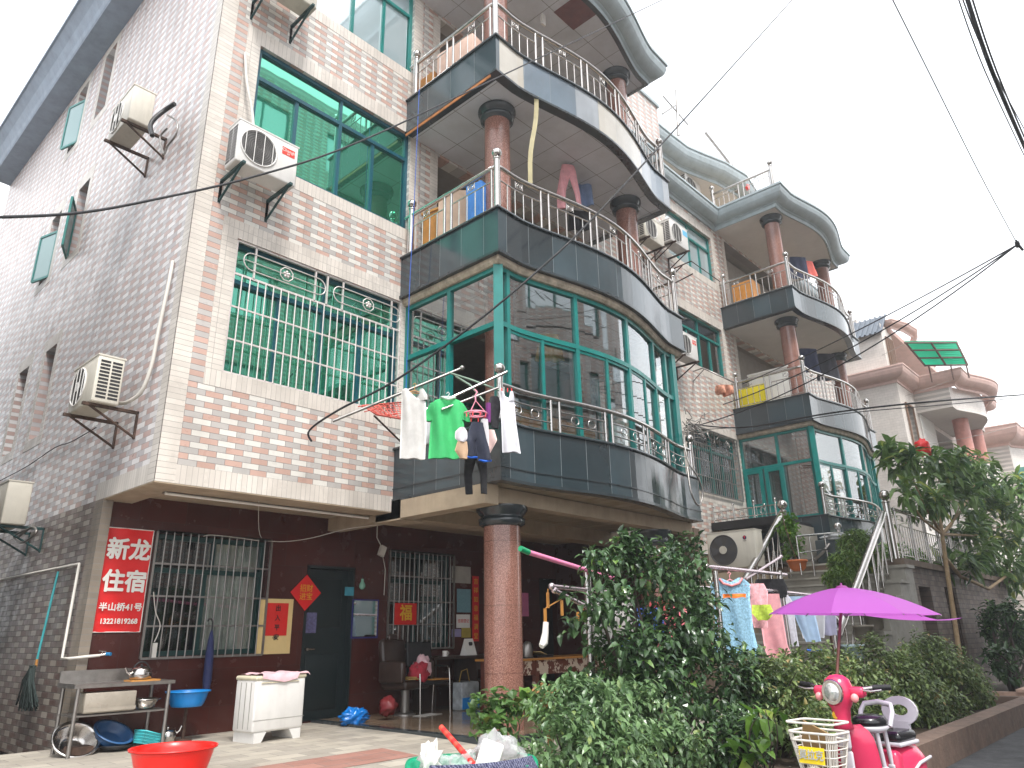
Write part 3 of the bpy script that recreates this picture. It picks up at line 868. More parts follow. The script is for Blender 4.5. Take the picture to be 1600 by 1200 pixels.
ZZ1 = {'soffit': 2.91, 2: (3.05, 3.79), 3: (6.21, 6.89), 4: (9.27, 9.93), 'roof': 12.38}
W1 = [(3.735, 6.44, 4.33, 6.17), (3.735, 6.50, 7.47, 9.31), (3.735, 6.50, 10.60, 12.36)]
B1 = apartment('near apartment building of pink, grey and white tiles with a red shop wall below', 3.13, 6.40, 14.28, ZZ1, W1, True)
for k, (a0, a1, q0, q1) in enumerate(W1):
    if k == 0:
        o = window(B1, 'y', YF+0.15, a0, a1, q0, q1, (0.27, 0.52, 0.76), 0.70, M['teald'], M['ggreen'])
        grille(o, YF+0.03, a0+0.015, a1-0.01, q0+0.015, q1-0.015, 24)
    elif k == 1: window(B1, 'y', YF+0.10, a0, a1, q0, q1, (0.25, 0.52, 0.75), 0.73, M['teald'], M['ggreen'])
    else: window(B1, 'y', YF+0.10, a0, a1, q0, q1, (0.30, 0.55, 0.78), 0.73, M['teal'], M['gpale'])
# side wall with slit windows
SW = []
for q0, q1 in ((4.36, 5.93), (7.70, 9.14), (10.70, 12.22)):
    SW += [(13.05, 13.62, q0, q1), (14.55, 15.12, q0, q1)]
b = MB()
wall_holes(b, 'x', 3.13, YF, 20.3, 2.91, 12.6, SW, 0.30)
b.build('side_wall', M['side'], B1)
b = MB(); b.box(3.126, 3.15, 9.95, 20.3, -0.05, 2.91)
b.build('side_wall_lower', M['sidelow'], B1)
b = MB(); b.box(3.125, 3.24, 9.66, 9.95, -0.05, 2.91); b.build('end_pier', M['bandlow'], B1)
e = 0.004
b = MB(); b.box(3.13-e, 3.131, YF-e, YF+0.19, 2.91, 12.6); b.build('corner_band', M['bandy'], B1)
b = MB(); b.box(3.13-e, 3.131, YF+0.19, 9.95, 2.91, 3.13); b.build('base_band', M['soldy'], B1)
for (a0, a1, q0, q1) in SW:
    b = MB(); b.box(3.13-e, 3.131, a0-0.16, a0, q0-0.16, q1+0.22); b.box(3.13-e, 3.131, a1, a1+0.16, q0-0.16, q1+0.22)
    b.mi = 1; b.box(3.13-e, 3.131, a0, a1, q1, q1+0.22); b.box(3.13-e, 3.131, a0, a1, q0-0.16, q0)
    b.build('window_surround', [M['bandy'], M['soldy']], B1)
for k, (a0, a1, q0, q1) in enumerate(SW):
    f = MB(); bars(f, 'x', 3.40, a0, a1, q0, q1, 0.05, 0.05); f.box(3.38, 3.42, a0, a1, q0+(q1-q0)*0.6, q0+(q1-q0)*0.6+0.05)
    o = f.build('slit_window', M['teal'], B1)
    g = MB(); g.box(3.402, 3.408, a0+0.05, a1-0.05, q0+0.05, q1-0.05); g.build('pane', M['gdark'], o)
    if k in (2, 3, 4, 5):
        if k == 4: continue
        sp_ = k in (3, 5); an = radians(16 if sp_ else 24); h = (q1-q0)*0.66
        c = MB(); R = RZ(an); hinge = Vector((3.14, a0+0.02 if sp_ else a1-0.02, q0+h/2+0.02)); wd = a1-a0-0.06
        dirv = Vector((-sin(an), cos(an) if sp_ else -cos(an), 0)); R = RZ(math.atan2(dirv.y, dirv.x))
        cc = hinge + dirv*wd/2
        for dz in (-h/2, h/2): c.obox(cc+Vector((0,0,dz)), (wd, 0.035, 0.045), R)
        for dd in (-wd/2, wd/2): c.obox(cc+dirv*dd, (0.045, 0.035, h), R)
        ob = c.build('open_casement', M['teal'], o)
        c = MB(); c.obox(cc, (wd-0.04, 0.008, h-0.04), R); c.build('casement_pane', M['gcase'], ob)
# rear and far walls so the block is closed
b = MB(); b.quad((3.13,20.3,0),(14.28,20.3,0),(14.28,20.3,12.6),(3.13,20.3,12.6)); b.build('rear_wall', M['front'], B1)
# overhang soffit and beam band
b = MB(); b.box(3.13, 6.41, YF, 8.56, 2.895, 2.91); b.box(3.13, 3.49, 8.56, 9.75, 2.895, 2.91); b.build('soffit_band', M['beige'], B1)
b = MB(); b.quad((3.49,8.56,2.99),(3.49,9.76,2.99),(12,9.76,2.99),(12,8.56,2.99)); b.quad((3.49,8.56,2.99),(12,8.56,2.99),(12,8.56,2.9),(3.49,8.56,2.9)); b.build('soffit', M['beige'], B1)
b = MB(); b.box(6.38, 6.62, 6.35, 9.75, 2.80, 3.05); b.box(6.62, 11.62, 6.45, 6.65, 2.86, 3.05); b.box(6.38, 6.78, 8.0, 8.56, 2.78, 3.06); b.box(6.78, 11.85, 8.15, 8.50, 2.84, 3.06)
b.build('balcony_beam', M['beige'], B1)
# ground floor shop wall
RWH = [(3.865, 5.43, 1.07, 2.56), (6.09, 6.90, 0.14, 2.24), (7.60, 8.98, 1.08, 2.57), (11.3, 11.95, 0.16, 2.3)]
b = MB(); wall_holes(b, 'y', YR, 3.24, 12.0, -0.05, 2.99, RWH, 0.22); b.build('shop_wall', M['redwall'], B1)
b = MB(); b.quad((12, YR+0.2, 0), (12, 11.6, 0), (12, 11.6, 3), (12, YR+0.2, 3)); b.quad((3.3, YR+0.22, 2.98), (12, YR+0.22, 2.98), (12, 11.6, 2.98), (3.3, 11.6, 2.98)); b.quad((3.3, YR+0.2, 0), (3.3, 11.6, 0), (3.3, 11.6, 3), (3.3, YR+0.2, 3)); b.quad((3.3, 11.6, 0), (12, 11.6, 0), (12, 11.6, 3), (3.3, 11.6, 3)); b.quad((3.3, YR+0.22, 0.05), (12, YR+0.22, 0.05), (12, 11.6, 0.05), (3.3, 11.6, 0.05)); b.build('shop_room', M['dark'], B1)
b = MB(); b.box(11.85, 12.05, 6.55, YR, -0.05, 3.0); b.build('porch_end_wall', M['browncem'], B1)
b = MB(); b.box(11.83, 11.85, 7.6, YR, 0.1, 2.99); b.build('red_tiled_return', M['redwally'], B1)
# eaves
pth = [(3.13, 20.3), (3.13, YF)] + outline(6.40)[0:] + [(14.28, YF)]
b = MB(); b.box(2.72, 3.13, YF-0.42, 20.3, 12.40, 12.43); b.build('side_eave_board', M['cornice'], B1)
b = MB(); b.sweep([(3.13, 20.32), (3.13, YF-0.001)], [(0, 12.40), (0.36, 12.43), (0.36, 12.5), (0.40, 12.55), (0.43, 12.65), (0.52, 12.82), (0.66, 12.98), (0.70, 12.98), (0.70, 13.05), (0, 13.1)])
b.build('side_cornice', M['cornice'], B1)
cornice(B1, [(3.13, YF)] + inset_path(outline(6.40), 0.18) + [(14.28, YF)], 12.38, 0.56, 0.34)
b = MB(); b.sweep(inset_path(outline(6.40), 0.18), [(-0.05, 12.36), (0.03, 12.36), (0.03, 12.47), (0.0, 12.47)]); b.build('cornice_dark_trim', M['darkgran'], B1)
b = MB(); b.box(12.6, 15.25, 8.30, 14, 12.8, 15.15); b.build('stair_tower', M['front'], B1)
b = MB(); b.box(12.5, 15.30, 8.25, 14.1, 15.15, 15.25); b.build('stair_tower_roof', M['cornice2'], B1)

# shop windows, door in the red wall
M['shopgreen'] = mat('dark_green_frame', (16,58,56), 0.4, 0, 0.12, 5)
for k, (a0, a1, q0, q1, nb) in enumerate(((3.865, 5.43, 1.07, 2.56, 15), (7.60, 8.98, 1.08, 2.57, 14))):
    o = window(B1, 'y', YR+0.15, a0, a1, q0, q1, (0.47,), 0.70, M['shopgreen'], M['gdark'], M['curtain'] if k == 0 else None, 'shop_window')
    grille(o, YR-0.02, a0-0.02, a1+0.02, q0-0.02, q1+0.02, nb, False, rails=(0.245, 0.48, 0.74), mt=M['steeld'])
M['doorgreen'] = mat('dark_green_door', (20,34,36), 0.35, 0, 0.1)
b = MB(); b.obox((6.49, YR+0.14, 1.19), (0.78, 0.05, 2.08)); 
for zc, hh in ((1.75, 0.7), (0.65, 0.75)):
    b.obox((6.49, YR+0.11, zc), (0.56, 0.02, hh), bev=0.008)
o = b.build('entrance_door', M['doorgreen'], B1)
b = MB(); b.cyl((6.20, YR+0.11, 1.10), (6.20, YR+0.05, 1.10), 0.02); b.cyl((6.20, YR+0.06, 1.10), (6.32, YR+0.06, 1.10), 0.012); b.build('handle', M['steel'], o)
b = MB(); b.box(6.07, 6.11, YR-0.01, YR+0.2, 0.14, 2.28); b.box(6.88, 6.92, YR-0.01, YR+0.2, 0.14, 2.28); b.box(6.07, 6.92, YR-0.01, YR+0.2, 2.24, 2.28); b.build('door_frame', M['doorgreen'], o)

# second building
ZZ2 = {'soffit': 2.91, 2: (3.05, 3.76), 3: (6.08, 6.74), 4: (9.08, 9.68), 'roof': 12.22}
W2 = [(14.95, 17.42, 4.32, 5.90), (14.95, 17.42, 7.58, 9.00), (14.95, 17.42, 10.42, 11.85)]
B2 = apartment('second tiled apartment building with roof terrace behind the outside stairs', 14.285, 17.55, 26.0, ZZ2, W2, False, ceilm=M['plasterw'], door=True)
for k, (a0, a1, q0, q1) in enumerate(W2):
    o = window(B2, 'y', YF+0.12, a0, a1, q0, q1, (0.28, 0.52, 0.76), 0.70, M['teal'], M['gpale'] if k == 2 else M['gclear'], M['redcurtain'] if k == 1 else M['curtain'])
    if k == 0: grille(o, YF-0.05, a0, a1, q0-0.0, q1, 24, mt=M['steeld'])
b = MB(); b.box(11.9, 26.0, YF+0.02, YF+0.2, -0.05, 2.91); b.build('ground_floor_wall', M['browncem'], B2)
b = MB(); b.quad((14.3,8.6,3),(26,8.6,3),(26,8.6,12),(14.3,8.6,12)); b.build('inner_wall', M['room'], B2)
cornice(B2, [(14.285, YF)] + inset_path(outline(17.55), 0.18) + [(26.0, YF)], 12.20, 0.5, 0.34)
b = MB(); b.box(15.4, 26.0, 9.6, 18.0, 12.62, 14.5); b.build('top_storey_wall', M['plasterw'], B2)
top = [(15.45, 8.92), (16.3, 8.9), (17.2, 8.85), (17.9, 8.65), (18.7, 8.4), (19.7, 8.25), (20.7, 8.4), (21.5, 8.65), (22.2, 8.85), (23.2, 8.9), (26, 8.95)]
cornice(B2, top, 14.35, 0.62, 0.40)
b = MB(); b.prism([(x, y) for x, y in top] + [(26, 18), (15.45, 18)], 14.36, 14.8); b.build('top_roof_slab', M['plasterw'], B2)
pin = inset_path(outline(17.55), 0.12)
railing('roof_railing', [(17.66, 8.15), pin[1]], 12.75, 0.62, B2, 0, balls=[(17.66, 8.1), pin[1]])
# teal double door in the enclosed balcony's side
b = MB(); x = 17.66
for a0, a1 in ((7.13, 7.62), (7.68, 8.17)):
    bars(b, 'x', x, a0, a1, 3.80, 5.10, 0.09, 0.06); b.box(x-0.03, x+0.03, a0+0.09, a1-0.09, 3.89, 4.15)
    b.box(x-0.04, x+0.04, a0+0.09, a1-0.09, 4.15, 4.24)
o = b.build('double_door', M['teal'], B2)
b = MB(); b.ball((x-0.06, 7.72, 4.2), 0.035, 10); b.cyl((x-0.06,7.72,4.2), (x,7.72,4.2), 0.015); b.build('knob', M['steel'], o)

# ================================================================== outside stairs, terrace, platform
T = thing('outside_staircase', 'grey stone outside staircase with steel pipe railings leading up to a teal door', 'stairs', (14, 5.5, 0))
b = MB(); n = 17
for i in range(n):
    x = 12.0 + i*0.245; z = 0.15*(i+1)
    b.box(x, 16.2, 4.55, 6.55, (z-0.15 if i else -0.05), z-0.035)
b.build('risers', M['graycon'], T)
b = MB()
for i in range(n):
    x = 12.0 + i*0.245; z = 0.15*(i+1)
    b.box(x-0.03, x+0.245 if i < n-1 else 17.5, 4.53, 6.57, z-0.035, z)
b.build('treads', mat('light_stone_tread', (160,156,146), 0.55, 0, 0.1, 6), T)
b = MB()
for i in range(8):
    x = 12.2+i*0.49; z = 0.30*(i+1)
    b.box(x, x+0.50, 4.25, 4.549, -0.05, z-0.06); b.box(x-0.03, x+0.50, 4.20, 4.549, z-0.06, z)
b.build('stepped_ledge', M['graycon'], T)
b = MB(); b.box(14.0, 16.0, 6.56, 8.19, -0.05, 2.36); b.build('side_block', M['beige'], T)
b = MB(); b.box(15.7, 17.5, 6.6, 8.19, 3.50, 3.60); b.box(15.66, 15.70, 6.55, 8.19, 3.44, 3.62); b.build('upper_platform', M['black'], T)
b = MB()
for i in range(6): b.box(16.55, 17.5, 6.3+0.0+i*0.05, 6.6, 2.55+i*0.16, 2.55+(i+1)*0.16)
b.build('upper_steps', M['graycon'], T)
def stair_rail(y, xa, za, xb, zb_, name, zf, big):
    b = MB()
    b.cyl((xa, y, za), (xb, y, zb_), 0.068, n=12)
    nn = 9
    for i in range(nn+1):
        t = i/nn; x = xa+(xb-xa)*t; zt = za+(zb_-za)*t
        b.cyl((x, y, zt-0.95), (x, y, zt), 0.028 if i % 3 == 0 else 0.017, n=8)
        if i < nn and i % 3 != 2:
            x2 = xa+(xb-xa)*(i+1)/nn; z2 = za+(zb_-za)*(i+1)/nn
            b.cyl((x, y, zt-0.85), (x2, y, z2-0.30), 0.016, n=6)
    o = b.build(name, M['steel'], T)
    for x, z0, z1, r in big:
        c = MB(); c.cyl((x,y,z0), (x,y,z1-0.16), r*0.62, n=16); c.lathe((x,y,z1-0.16), [(r*0.62,0),(r*0.8,0.02),(r*0.4,0.05),(r*0.4,0.07)], 16); c.ball((x,y,z1), r, 18)
        c.build('ball_newel', M['steel'], o)
    return o
stair_rail(4.5, 12.35, 1.15, 15.8, 3.42, 'right_railing', 0, [(12.2, 0.0, 1.36, 0.115), (16.1, 2.4, 3.82, 0.11)])
stair_rail(6.5, 12.9, 1.72, 15.62, 3.62, 'left_railing', 0, [(15.74, 2.3, 3.84, 0.11)])
b = MB()
for z in (3.68, 3.86): b.cyl((15.72, 6.62, z), (15.72, 8.15, z), 0.012, n=6)
for i in range(15): b.cyl((15.72, 6.66+i*0.105, 3.60), (15.72, 6.66+i*0.105, 3.86), 0.007, n=5)
for i in range(3): b.torus((15.72, 6.95+i*0.5, 3.77), 0.06, 0.007, 'x', 12, 5)
for i in range(4): b.cyl((15.72, 6.64+i*0.5, 3.60), (15.72, 6.64+i*0.5, 3.97), 0.016, n=8); b.ball((15.72, 6.64+i*0.5, 3.99), 0.03, 8)
b.build('platform_fence', M['steel'], T)
b = MB()
q = [PY(1244, 838, 5.9), PY(1310, 832, 5.9)]
b.cyl(q[0], q[1], 0.022); b.cyl((q[0].x, 5.9, q[0].z-0.33), (q[1].x, 5.9, q[1].z-0.33), 0.015)
b.ball((q[1].x, 5.9, q[1].z+0.14), 0.085, 14); b.cyl((q[1].x, 5.9, 2.55), (q[1].x, 5.9, q[1].z+0.1), 0.03)
for t in (0.0, 0.28, 0.64): 
    x = q[0].x+(q[1].x-q[0].x)*t; b.cyl((x, 5.9, q[0].z-0.75), (x, 5.9, q[0].z+(q[1].z-q[0].z)*t), 0.016)
b.build('landing_railing', M['steel'], T)

T = thing('retaining_wall', 'grey-brown brick wall of the raised terrace with a dark doorway and a barred window', 'wall', (20, 4.3, 0))
b = MB(); wall_holes(b, 'y', 4.4, 16.0, 26.0, -0.1, 2.42, [(16.9, 17.75, 0.0, 2.05), (18.9, 19.9, 0.5, 2.1), (22.3, 23.2, 0.0, 1.3)], 0.25); b.build('brick_face', M['brick'], T)
b = MB(); b.box(15.9, 26.1, 4.30, 8.19, 2.42, 2.54); b.build('coping', M['browncem'], T)
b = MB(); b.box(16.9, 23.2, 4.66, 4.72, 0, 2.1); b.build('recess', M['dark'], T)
b = MB()
for i in range(6): b.cyl((18.98+i*0.17, 4.45, 0.5), (18.98+i*0.17, 4.45, 2.1), 0.012, n=6)
for z in (0.9, 1.3, 1.7): b.cyl((18.9, 4.45, z), (19.9, 4.45, z), 0.012, n=6)
b.build('window_bars', M['rust'], T)
b = MB(); b.quad((16.0,4.4,-0.1),(16.0,8.2,-0.1),(16.0,8.2,2.42),(16.0,4.4,2.42)); b.build('brick_side', M['bricky'], T)
T2 = railing('terrace_railing', [(16.2, 4.42), (19.0, 4.42), (23.5, 4.42)], 2.54, 1.0, None, 0)
tag(T2, 'steel baluster railing along the top of the brick terrace wall', 'railing')

# ================================================================== buildings further off
T = thing('pink_trim_house', 'cream tiled house with pink cornices and curved balconies at the far right', 'house', (33, 7.2, 0))
b = MB(); b.quad((30,7.2,0),(30,16,0),(30,16,10.6),(30,7.2,10.6)); b.quad((30,7.4,10.8),(30,16,10.8),(30,16,12.6),(30,7.4,12.6))
wall_holes(b, 'x', 30.0, 7.2, 7.2001, 0, 0.01, [], 0.1)
b.build('side_wall', M['cream'], T)
b = MB(); wall_holes(b, 'y', 7.2, 30, 42, 0, 10.6, [(30.5, 31.5, 7.8, 9.6), (32.5, 37.5, 7.2, 9.3)], 0.8); b.quad((30,7.4,10.8),(31.4,7.4,10.8),(31.4,7.4,12.9),(30,7.4,12.9)); b.quad((31.4,7.4,10.8),(31.4,9,10.8),(31.4,9,12.9),(31.4,7.4,12.9)); b.quad((31.4,9,10.8),(38,9,10.8),(38,9,12.9),(31.4,9,12.9)); b.build('front_wall', M['creamx'], T)
b = MB(); b.box(30.3, 41.5, 8.0, 8.1, 4, 10); b.build('interior', mat('dim_brown_room', (90,72,62), 0.8), T)
M['pink'] = mat('pink_painted_moulding', (208,176,166), 0.6, 0, 0.08, 3, dirt=0.2)
def curve3(x0, W, y0, y1, d=0.6, n=18): return [(x0, y0), (x0, y1)] + [(x0+0.6+(W-1.2)*i/n, y1-d*sin(pi*i/n)**1.2) for i in range(n+1)] + [(x0+W, y1), (x0+W, y0)]
cornice(T, [(30, 16), (30, 7.2)] + curve3(32.2, 5.6, 7.2, 5.7) + [(42, 7.2)], 10.30, 0.60, 0.42, M['pink'], 'pink_cornice')
o3 = curve3(32.2, 5.6, 7.2, 5.9)
b = MB(); b.prism(o3, 9.5, 10.45); b.build('balcony_head', M['creamx'], T)
b = MB(); b.prism(o3, 6.3, 7.4); b.prism(o3, 3.2, 4.2); b.build('balcony_parapet', M['creamx'], T)
for xx in (34.6, 37.2): b = MB(); b.cyl((xx, 6.2, 7.4), (xx, 6.2, 9.5), 0.3, n=16); b.build('pink_column', mat('pink_column', (186,128,116), 0.5), T)
b = MB()
for i in range(22): b.cyl((32.3+i*0.1, 7.15, 7.4), (32.3+i*0.1, 7.15, 9.5), 0.014, n=5)
for z in (7.9, 8.4, 8.9): b.cyl((32.3, 7.15, z), (34.4, 7.15, z), 0.02, n=5)
b.build('window_bars', M['white'], T)
b = MB(); bars(b, 'y', 7.15, 30.5, 31.5, 7.8, 9.6, 0.07, 0.06); b.build('window_frame', mat('brown_frame', (120,92,72), 0.5), T)
b = MB(); bars(b, 'y', 7.36, 30.35, 31.2, 11.0, 12.4, 0.06, 0.06)
for i in range(6): b.box(30.45+i*0.13, 30.48+i*0.13, 7.30, 7.34, 11.0, 12.4)
b.build('barred_frame', mat('brown_frame', (120,92,72), 0.5), T)
b = MB(); b.add([(29.75,7.3,12.4),(29.75,13,12.4),(30.9,13,13.5),(30.9,7.3,13.5)], [(0,1,2,3)])
for i in range(28): b.cyl((29.75, 7.35+i*0.2, 12.42), (30.9, 7.35+i*0.2, 13.52), 0.045, n=6)
b.build('tiled_roof', mat('grey_roof_tiles', (92,100,110), 0.6, 0, 0.15, 8), T)
cornice(T, [(30.9, 9), (30.9, 7.25), (31.6, 7.0), (32.6, 6.9), (33.4, 7.1), (34.2, 7.4), (38, 7.5)], 12.85, 0.35, 0.22, M['pink'], 'gable_moulding')
b = MB(); b.box(30.95, 38, 7.3, 9.2, 12.75, 12.95); b.build('roof_soffit', M['pink'], T)
b = MB(); b.box(31.0, 38, 8.5, 15, 13.4, 13.7); b.build('flat_roof', M['creamx'], T)
T3 = thing('green_awning', 'translucent green corrugated awning sloping over the far roof terrace', 'awning', (35, 6.6, 11))
A = [PY(1412,533,6.6), PY(1495,533,5.2), PY(1513,569,5.0), PY(1444,570,6.4)]
b = MB(); N = 24
for i in range(N):
    t0, t1 = i/N, (i+1)/N
    z0, z1 = 0.05*(i % 2), 0.05*((i+1) % 2)
    p = [A[0].lerp(A[3], t0), A[1].lerp(A[2], t0), A[1].lerp(A[2], t1), A[0].lerp(A[3], t1)]
    b.quad(p[0]+Vector((0,0,z0)), p[1]+Vector((0,0,z0)), p[2]+Vector((0,0,z1)), p[3]+Vector((0,0,z1)))
m_, n_, b_, o_ = newmat('green_plastic_sheet'); b_.inputs['Base Color'].default_value = lin(20,170,130); b_.inputs['Roughness'].default_value = 0.3
tr_ = n_.nodes.new('ShaderNodeBsdfTranslucent'); tr_.inputs['Color'].default_value = lin(40,210,160); ms_ = n_.nodes.new('ShaderNodeMixShader'); ms_.inputs[0].default_value = 0.55
n_.links.new(b_.outputs[0], ms_.inputs[1]); n_.links.new(tr_.outputs[0], ms_.inputs[2]); n_.links.new(ms_.outputs[0], o_.inputs['Surface'])
b.build('plastic_sheet', m_, T3)
b = MB()
for t in (0.02, 0.5, 0.98):
    b.cyl(A[0].lerp(A[1], t)-Vector((0,0,0.05)), A[3].lerp(A[2], t)-Vector((0,0,0.05)), 0.04, n=6)
for t in (0.02, 0.33, 0.66, 0.98): b.cyl(A[0].lerp(A[3], t)-Vector((0,0,0.05)), A[1].lerp(A[2], t)-Vector((0,0,0.05)), 0.035, n=6)
for t in (0.1, 0.6, 0.95):
    p = A[3].lerp(A[2], t); b.cyl(p, (p.x, p.y, 10.4), 0.03, n=6)
b.build('awning_frame', mat('brown_iron', (96,72,62), 0.6), T3)

T = thing('distant_house', 'small far house with a pink roof edge beyond the cream house', 'house', (45, 5.5, 0))
b = MB(); b.prism(curve3(41.0, 6.0, 9.0, 5.6, 0.9), 0, 9.4); b.build('wall', M['creamx'], T)
cornice(T, curve3(41.0, 6.0, 9.0, 5.6, 0.9), 9.4, 0.9, 0.6, M['pink'], 'pink_cornice')
b = MB()
for x in (41.6, 43.0, 44.4): b.obox((x+0.5, 5.35, 7.3), (0.9, 0.5, 2.2))
b.build('green_windows', mat('green_window', (96,150,140), 0.2), T)
T = thing('pale_far_building', 'pale flat roofed building at the right edge of the street', 'building', (70, 8, 0))
b = MB(); b.box(62, 84, 5.5, 14, 0, 12.5); b.build('wall', M['creamx'], T)
b = MB(); b.box(61.6, 84, 5.0, 14, 12.5, 13.1); b.box(61.8, 84, 5.3, 14, 10.8, 11.1); b.build('roof_edge', M['plasterw'], T)

# lane opposite (seen in the window glass) and an unseen house added to shade the side wall
def plain_block(name, label, x0, x1, y0, y1, H, face, wallm, floors, cols):
    T = thing(name, label, 'building', ((x0+x1)/2, (y0+y1)/2, 0))
    pos = {'n': y1, 'e': x1}[face]; a0, a1 = (x0, x1) if face == 'n' else (y0, y1); pl = 'y' if face == 'n' else 'x'
    hs = []; W = (a1-a0)/cols
    for f in range(floors):
        for c in range(cols): hs.append((a0+W*c+W*0.22, a0+W*c+W*0.78, 1.1+f*3.1, 2.7+f*3.1))
    b = MB(); wall_holes(b, pl, pos, a0, a1, -0.3, H, hs, -0.2); b.build('street_wall', wallm, T)
    b = MB()
    if face == 'n': b.box(x0, x1, y0, y1-0.45, -0.3, H)
    else: b.box(x0, x1-0.45, y0, y1, -0.3, H)
    b.box(x0, x1, y0, y1+0.0, H, H+0.3); b.build('body', M['cream'], T)
    for h in hs:
        f = MB(); bars(f, pl, pos-0.12, h[0], h[1], h[2], h[3], 0.07, 0.06); mid = (h[0]+h[1])/2
        if pl == 'y': f.box(mid-0.03, mid+0.03, pos-0.15, pos-0.09, h[2], h[3])
        else: f.box(pos-0.15, pos-0.09, mid-0.03, mid+0.03, h[2], h[3])
        o = f.build('window', M['teal'], T)
        g = MB()
        if pl == 'y': g.box(h[0]+0.07, h[1]-0.07, pos-0.13, pos-0.12, h[2]+0.07, h[3]-0.07)
        else: g.box(pos-0.13, pos-0.12, h[0]+0.07, h[1]-0.07, h[2]+0.07, h[3]-0.07)
        g.build('pane', M['gpale'], o)
    return T
plain_block('apartment_building', 'tiled apartment block across the lane, reflected in the green windows', 7.5, 24, -12, -2.6, 19.0, 'n', M['front'], 6, 5)
plain_block('unseen_neighbour_house', 'unseen grey tiled house across the narrow side alley, added to shade the lower side wall', -9, 0.85, 8.8, 22.0, 8.6, 'e', M['sidelow'], 3, 4)

# ================================================================== air conditioners
def ac_unit(label, loc, rotz, w=0.82, h=0.56, d=0.30, grille_='wire', logo='red', casing=None, bracket=None, group=None, seed=0, vs=-1):
    """local: front faces -y, wall at y=+0.42, base at z=0"""
    T = thing('air_conditioner', label, 'air conditioner', loc, rotz, group)
    casing = casing or M['acwhite']
    b = MB(); b.obox((0, 0, h/2), (w, d, h), bev=0.018); b.obox((0, 0, h-0.008), (w+0.012, d+0.012, 0.02))
    o = b.build('casing', casing, T, True)
    cx = -w*0.16; r = h*0.40
    b = MB(); b.cyl((cx, -d/2-0.004, h*0.5), (cx, -d/2+0.0, h*0.5), r, n=32); b.build('fan_opening', M['acgrille'], T, True)
    f = MB(); f.cyl((cx, -d/2-0.02, h*0.5), (cx, -d/2-0.005, h*0.5), r*0.26, n=20)
    if grille_ == 'blades':
        for k in range(5):
            a = 2*pi*k/5+0.3
            f.add([(cx+r*0.2*cos(a), -d/2-0.010, h*0.5+r*0.2*sin(a)), (cx+r*0.92*cos(a+0.1), -d/2-0.007, h*0.5+r*0.92*sin(a+0.1)), (cx+r*0.92*cos(a+0.75), -d/2-0.016, h*0.5+r*0.92*sin(a+0.75)), (cx+r*0.25*cos(a+0.9), -d/2-0.012, h*0.5+r*0.25*sin(a+0.9))], [(0,1,2,3),(3,2,1,0)])
        f.torus((cx, -d/2-0.006, h*0.5), r, 0.012, 'y', 32, 6)
        f.build('fan', mat('grey_fan_blade', (74,74,76), 0.5), T, True)
        f = MB(); f.cyl((cx, -d/2-0.03, h*0.5), (cx, -d/2-0.016, h*0.5), r*0.27, n=20); f.build('hub', casing, T, True)
    else:
        g_ = MB()
        for k in range(1, 9): g_.torus((cx, -d/2-0.010, h*0.5), r*k/9, 0.003, 'y', 28, 4)
        g_.build('wire_rings', M['acgrille'] if grille_ == 'dark' else mat('mid_grey_wire', (112,110,108), 0.5), T, True)
        f = MB()
        if grille_ == 'dark': f.cyl((cx, -d/2-0.02, h*0.5), (cx, -d/2-0.005, h*0.5), r*0.26, n=20)
        for k in range(4):
            x = cx - r*0.75 + k*r*0.5; hh = sqrt(max(0, r*r-(x-cx)**2)); f.cyl((x, -d/2-0.018, h*0.5-hh), (x, -d/2-0.018, h*0.5+hh), 0.006, n=5)
        f.torus((cx, -d/2-0.006, h*0.5), r, 0.012, 'y', 32, 6)
        f.build('fan_grille', M['acwhite2'], T, True)
    s = MB()
    for i in range(11):
        for j in (0, 1): s.box(vs*w/2-0.003, vs*w/2+0.003, -d/2+0.035+j*d*0.43, -d/2+0.035+j*d*0.43+d*0.36, 0.05+i*(h-0.1)/11, 0.05+(i+0.62)*(h-0.1)/11)
    s.build('side_vents', M['black'], T, True)
    if logo == 'red':
        b = MB(); b.box(w*0.22, w*0.44, -d/2-0.004, -d/2, h*0.66, h*0.84); b.build('logo_plate', mat('red_logo', (226,60,44), 0.4), T, True)
        text('logo_lettering', 'Changh', w*0.075, (w*0.33, -d/2-0.006, h*0.77), M['white'], T, localp=True); text('logo_lettering', 'air', w*0.05, (w*0.33, -d/2-0.006, h*0.70), M['white'], T, localp=True)
    elif logo == 'round':
        b = MB(); b.cyl((w*0.30, -d/2-0.004, h*0.78), (w*0.30, -d/2, h*0.78), h*0.055, n=20); b.build('logo_disc', mat('navy_logo', (50,44,92), 0.4), T, True)
        text('logo_letter', 'Y', h*0.10, (w*0.30, -d/2-0.006, h*0.78), mat('red_lettering', (210,40,50), 0.5), T, bold=0.004, localp=True)
        text('logo_lettering', 'YORK', h*0.04, (w*0.30, -d/2-0.006, h*0.69), M['acgrille'], T, localp=True)
    elif logo == 'blue':
        b = MB(); b.box(w*0.20, w*0.46, -d/2-0.004, -d/2, h*0.62, h*0.86); b.build('blue_label', mat('blue_sticker', (90,176,214), 0.4), T, True)
    if bracket:
        for sx in (-0.32*w/0.82, 0.32*w/0.82):
            k = MB(); yb = 0.42
            k.box(sx-0.02, sx+0.02, -d/2-0.06, yb, -0.035, 0.0); k.box(sx-0.02, sx+0.02, yb-0.03, yb, -0.34, 0.0)
            k.tube([(sx, -d/2+0.0, -0.02), (sx, yb-0.02, -0.32)], 0.016, 6)
            k.build('bracket', bracket, T, True)
    return T
AG = 'outdoor air conditioner units'
p = PY(352, 268, 7.9)
ac_unit('white air conditioner with a red logo below the third floor green window', (3.76, 7.82, 6.90), 0, 0.84, 0.62, 0.30, bracket=M['greeniron'], casing=M['acwhite2'], group=AG)
